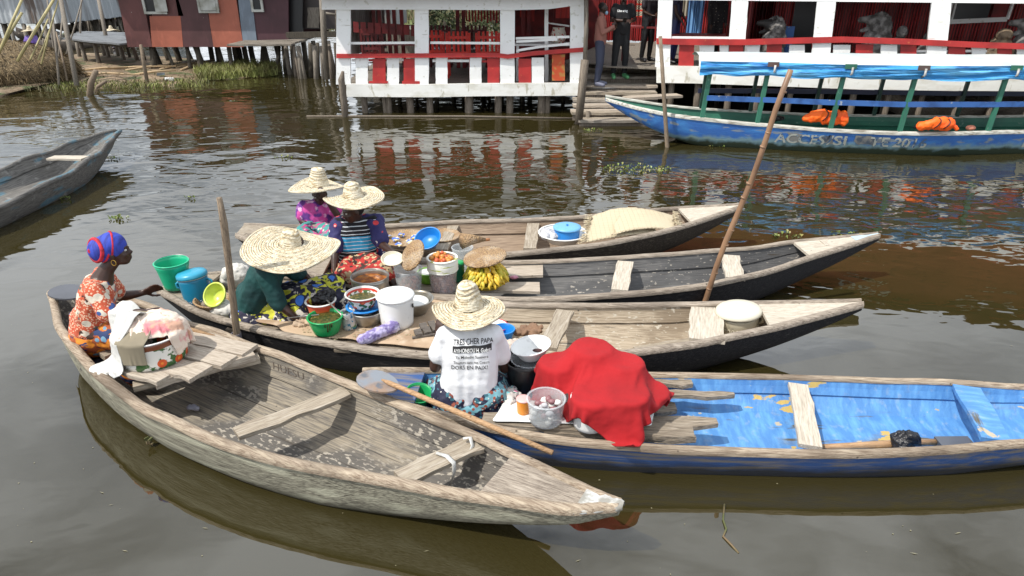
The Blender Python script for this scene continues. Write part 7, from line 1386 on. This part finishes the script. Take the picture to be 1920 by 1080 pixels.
# reeds and posts of the far bank behind walkway, seen under and through the buildings
mb=MB()
for i in range(420): x=random.uniform(-26,4); y=random.uniform(42,52); blades(mb,(x,y,.1),7,.5,.9,.04,.4)
tag(obj('far_reeds',mb,m_weed),'tall green reeds on the far marsh bank','reeds',kind='stuff')
for i in range(26):
    px=155+i*3.2+random.uniform(-1,1); p=D(px,60,36+random.uniform(-1,2)); mb=MB(); mb.tube([(p.x,p.y,-.2),(p.x+random.uniform(-.3,.3),p.y,random.uniform(.7,1.1))],.06,5); single('far_post',mb,m_greyz,'thin grey post in the row behind the walkway','post',group='grey posts standing behind the walkway')
# simple stilt huts seen through the open pavilion
hut('grey tin hut seen through the left of the open pavilion',655,735,52,28,2.7,4,m_tin,5,zb0=.9); 
m_bush=mat('dense_green_bush',[(.04,.055,.018),{'c':(.07,.09,.03),'s':3,'lo':.5,'hi':.65},{'c':(.03,.045,.012),'s':5,'lo':.5,'hi':.65}],rough=.7)
for (x,y,r,lab) in ((-3.2,33,1.1,'leafy green bush seen through the middle of the pavilion'),(-.8,36,1.4,'taller green bush behind the right of the pavilion'),(-14,44,1.6,'green bush on the far bank behind the maroon house')):
    t=thing('bush',lab,'bush',(x,y,0)); mb=MB()
    for i in range(900):
        d=V((random.gauss(0,1),random.gauss(0,1),random.gauss(0,1))).normalized()*r*random.uniform(.55,1.05)*(1+.3*math.sin(i)); c_=V((x,y,r*.7))+V((d.x,d.y,d.z*.75)); a=V((random.uniform(-1,1),random.uniform(-1,1),random.uniform(-1,1))).normalized()*.09; b=a.cross(V((random.random(),random.random(),random.random()))).normalized()*.05; mb.add([c_-a,c_+b,c_+a,c_-b],[(0,1,2,3)])
    obj('foliage',mb,m_bush,t); mb=MB()
    for k in range(5): mb.tube([(x,y,0),(x+random.uniform(-.5,.5)*r,y+random.uniform(-.3,.3),r*.9)],[.05,.015],5)
    obj('stem',mb,m_darkz,t)
# far boats with women in hats
def faru(label,px,py,z,Y,mtop,hatl,hc_=.30):
    p=D(px,py,Y); t=thing('person',label,'person',p-V((0,0,.75)),0,'women trading from the far canoes'); b=p-V((0,0,.75)); J=dict(pel=b+V((0,0,.15)),chest=b+V((0,-.02,.42)),neck=b+V((0,-.02,.58)),head=b+V((0,-.04,.70)),face=V((.3,-1,-.1)),shR=b+V((-.17,0,.52)),shL=b+V((.17,0,.52)),elR=b+V((-.25,-.1,.28)),elL=b+V((.25,-.1,.28)),wrR=b+V((-.1,-.3,.2)),wrL=b+V((.1,-.3,.2)),knR=b+V((-.2,-.3,.1)),knL=b+V((.2,-.3,.1)),anR=b+V((0,-.35,.02)),anL=b+V((0,-.38,.02)))
    t2=t; 
    mb=MB(); 
    bpy.data.objects.remove(t)
    t,bd_,hd=person(label,J,vox=.03,eye=False,group='women trading from the far canoes'); garment('blouse',t,torso_caps(J,1)+[sleeve(J,'R',.8),sleeve(J,'L',.8)],mtop,vox=.03,disp=()); garment('skirt',t,[(J['pel'],J['knR'],.15,.1),(J['pel'],J['knL'],.15,.1)],m_navyc,vox=.03,disp=())
    hat(hatl,p+V((0,0,.02)),hc_,.15,.09,seed=1.9)
faru('woman in purple blouse in a far canoe under the long tin hut',55,57,0,27,P_('purple_blouse',(.14,.08,.36)),'small straw hat of the woman in purple under the long tin hut',.27)
faru('woman in white seen behind the walkway in a far canoe',208,56,0,30,m_wp,'small straw hat showing behind the walkway boards',.32)
def smallboat(label,pts,w_,z,m,name='far_canoe'):
    t=thing(name,label,'canoe',(G(*pts[0],0)+G(*pts[1],0))/2); a=G(*pts[0],.0);b=G(*pts[1],.0); d=b-a; l=d.length; d.normalize(); s_=V((-d.y,d.x,0)); P=[];n=14
    for i in range(n+1):
        f=i/n; ww=w_/2*math.sin(max(.04,min(.96,f))*PI)**.55; e=abs(f-.5)*2; zt=z+.22*e**3
        for (q,h) in ((-1,1),(-.86,.5),(-.6,0),(.6,0),(.86,.5),(1,1)): P.append(a+d*l*f+s_*ww*q+V((0,0,-.04+(zt+.04)*h+ (.3*e**4 if h<1 else 0)*(1-h))))
    mb=MB(); mb.grid(P,6,n+1,True); o=obj('hull',mb,m,t); addmod(o,'SOLIDIFY',thickness=.03)
    for f in(.35,.62): c_=a+d*l*f; plank('thwart',c_-s_*w_*.45+V((0,0,z-.03)),c_+s_*w_*.45+V((0,0,z-.03)),.2,.03,m_thw,t)
    return t
smallboat('dark far canoe carrying the woman in purple',((30,72),(105,74)),1.0,.3,m_tarb); smallboat('dark far canoe behind the walkway',((105,62),(232,50)),1.0,.3,m_tarb); smallboat('pale far canoe moored under the walkway',((80,98),(200,82)),1.1,.3,m_gung)
smallboat('grey canoe moored under the red walled house behind the tour boat',((1640,215),(1935,225)),1.0,.35,m_gung)
crumple('white_sack','white bundle on the far canoe beside the woman in purple','bundle',G(86,64,.45),(.5,.35,.25),m_enam,n=8)
# ---------------------------------------------------------------- carved lions and figures in the red house
m_car=mat('grey_carved_wood',[(.21,.20,.19),{'c':(.06,.055,.05),'s':7,'lo':.42,'hi':.62,'d':7}],rough=.8,bump={'s':14,'d':7,'str':1,'dist':.04}); m_carb=mat('brown_carved_wood',[(.22,.16,.10),{'c':(.10,.07,.045),'s':7,'lo':.42,'hi':.62,'d':7}],rough=.8,bump={'s':14,'d':7,'str':1,'dist':.04}); m_car2=mat('dark_carved_head',[(.02,.018,.017)],rough=.6,bump={'s':14,'d':7,'str':.8,'dist':.03})
def lion(label,px,top_py,base_py,off,m,mh,wpx,face=-1,group=None):
    b=PLb(px,base_py,off); b.z=FB; tp=PLb(px,top_py,off); H_=tp.z-FB; s_=H_; t=thing('carved_lion',label,'statue',b,0,group); X=bd*face*-1*-1; X=bd*(-1 if face<0 else 1)
    q=lambda a,v,z: b+X*a*s_+bn_*v*s_+V((0,0,z*s_))
    mb=MB(); mb.cap(q(-.06,0,.2),q(.0,0,.52),.24*s_,.20*s_); mb.cap(q(.08,0,.05),q(.08,0,.5),.10*s_,.13*s_); mb.ell(q(-.1,0,.16),(.24*s_,.2*s_,.18*s_)); blob('body',mb,m,t,voxel=.025,disp=((.15,.1),))
    mb=MB(); mb.ell(q(-.05,0,.70),(.17*s_,.2*s_,.26*s_)); mb.cap(q(-.1,0,.5),q(-.02,0,.85),.17*s_,.12*s_); o=blob('mane',mb,m,t,voxel=.02,disp=((.06,.09),(.2,.08)))
    mb=MB(); mb.ell(q(.06,0,.80),(.13*s_,.12*s_,.12*s_)); mb.cap(q(.1,0,.84),q(.28,0,.83),.075*s_,.05*s_); mb.cap(q(.1,0,.70),q(.23,0,.66),.05*s_,.035*s_); mb.ell(q(.0,-.09,.93),(.04*s_,.03*s_,.05*s_)); blob('head',mb,mh,t,voxel=.018)
lion('carved grey lion with a black open muzzle at the left of the rail',1442,26,108,.55,m_car,m_car2,60); lion('tall carved grey lion roaring to the left between two white posts',1632,17,112,.7,m_car,m_car,50); lion('carved grey lion at the right edge of the frame',1912,22,118,.6,m_car,m_car,50)
def figure(label,px,top_py,base_py,off,m,w_=.3):
    b=PLb(px,base_py,off); b.z=FB; H_=PLb(px,top_py,off).z-FB; t=thing('carved_figure',label,'statue',b); mb=MB(); mb.cap(b+V((0,0,.1)),b+V((0,0,H_*.62)),w_*.62,w_*.50); o=0; mb.cap(b+V((-w_*.4,-.02,H_*.5)),b+V((w_*.4,-.02,H_*.5)),w_*.3,w_*.3); blob('robe',mb,m,t,voxel=.02,disp=((.1,.07),)); mb=MB(); mb.ell(b+V((0,-.04,H_*.86)),(w_*.36,w_*.34,H_*.14)); mb.ell(b+V((0,-.04-w_*.3,H_*.84)),(w_*.1,w_*.12,.04)); blob('head',mb,m,t,voxel=.015)
figure('small hooded grey carved figure beside the tall lion',1678,47,110,.6,m_car,.30); figure('brown carved kneeling figure near the right end of the rail',1866,52,116,.5,m_carb,.42); figure('small grey carved head beside the second slanted white post',1726,60,112,.6,m_car,.22)
p=PLb(1468,80,.9); mb=MB(); mb.box(V((p.x,p.y,FB+.42)),(.38,.05,.85),rz=brz,rot=None); single('blue_board',mb,m_bluer,'blue board standing behind the left carved lion','board')
bench(fr(-.55,.9,0).x+.35,fr(-.55,.9,0).y+.3,FB,brz,1.3,m_redd,'side_table','dark red table at the top of the stairs','table',h=.75)
bench(PLb(1300,60,1.0).x,PLb(1300,60,1.0).y,FB,brz,1.4,m_redd,'side_table','low dark red table between the first two white posts of the house','table',h=.62,w=.55)
# ---------------------------------------------------------------- floating weeds
m_hy=mat('water_hyacinth_leaf',[(.16,.22,.04),{'c':(.30,.26,.09),'s':9,'lo':.5,'hi':.62},{'c':(.07,.10,.02),'s':14,'lo':.55,'hi':.65}],rough=.45)
def weed(px,py,r,n,label):
    mb=MB(); c=G(px,py,.0)
    for i in range(n):
        a=random.uniform(0,2*PI); q=r*math.sqrt(random.random()); p=c+V((q*math.cos(a)*1.6,q*math.sin(a)*.8,.005)); l=random.uniform(.02,.045); d=V((random.uniform(-1,1),random.uniform(-1,1),random.uniform(.1,1.2))).normalized(); s_=d.cross(V((0,0,1))).normalized()*l*.45; k=p+d*l*.6+V((0,0,.015)); mb.add([p,k-s_,p+d*l*1.3,k+s_],[(0,1,2,3)])
    tag(single('floating_weed',mb,m_hy,label,'water plant',loc=c),None,None,kind='stuff')
weed(1192,318,.36,150,'largest patch of floating green weed in front of the stairs'); weed(1354,274,.16,50,'clump of floating weed beside the tour boat hull'); weed(1586,240+202,.13,24,'sprigs of floating weed above the tip of the grey washed canoe')
weed(1478,444,.12,24,'thin floating sprig between the bamboo pole and the canoe tip'); weed(222,411,.08,26,'tiny floating weed clump above the woman with the head wrap'); weed(112,374,.09,22,'floating weed clump under the empty left canoe'); weed(215,298,.07,14,'tiny weed speck right of the empty left canoe tip'); weed(1106,245,.15,40,'green weed tuft under the foot of the stairs'); weed(357,372,.05,10,'tiny floating speck of weed left of the thin stake top'); weed(532,297,.10,18,'faint weed specks above the pink blouse hat'); weed(626,125,.2,20,'weed tuft near the left end of the pavilion')
mb=MB()
for i in range(110):
    px=random.uniform(0,1920);py=random.uniform(300,1080); p=G(px,py,.003); s_=random.uniform(.002,.007); mb.add([p+V((s_*random.uniform(.5,1),0,0)),p+V((0,s_,0)),p-V((s_,0,0)),p-V((0,s_*.6,0))],[(0,1,2,3)])
for i in range(28):
    px=random.uniform(0,1920);py=random.choice((random.uniform(300,430),random.uniform(880,1070),random.uniform(580,700))); p=G(px,py,.004); a_=random.uniform(-.4,.4); l_=random.uniform(.01,.03); d_=V((math.cos(a_),math.sin(a_),0))*l_; s_=V((-math.sin(a_),math.cos(a_),0))*l_*.13; mb.add([p-d_,p-s_,p+d_,p+s_],[(0,1,2,3)])
tag(obj('floating_specks',mb,P_('pale_floating_scum',(.24,.22,.14))),'tiny pale specks floating on the open water','scum',kind='stuff')
mb=MB(); mb.tube([G(1358,948,.0)+V((0,0,.01)),G(1356,975,.005),G(1362,992,.008),G(1356,1006,.004),G(1372,1022,.006),G(1385,1037,.0)],.006,5); single('drifting_twig',mb,m_weed,'thin dark crooked stem floating in front of the blue canoe','stem')
mb=MB()
for i in range(5): mb.box(G(282,832,.02)+V((random.uniform(-.02,.02),0,.01*i)),(.03,.012,.02),rz=random.random()*3,j=.004)
single('dead_leaf',mb,m_weed,'small curled dead leaf floating left of the front canoe','leaf')
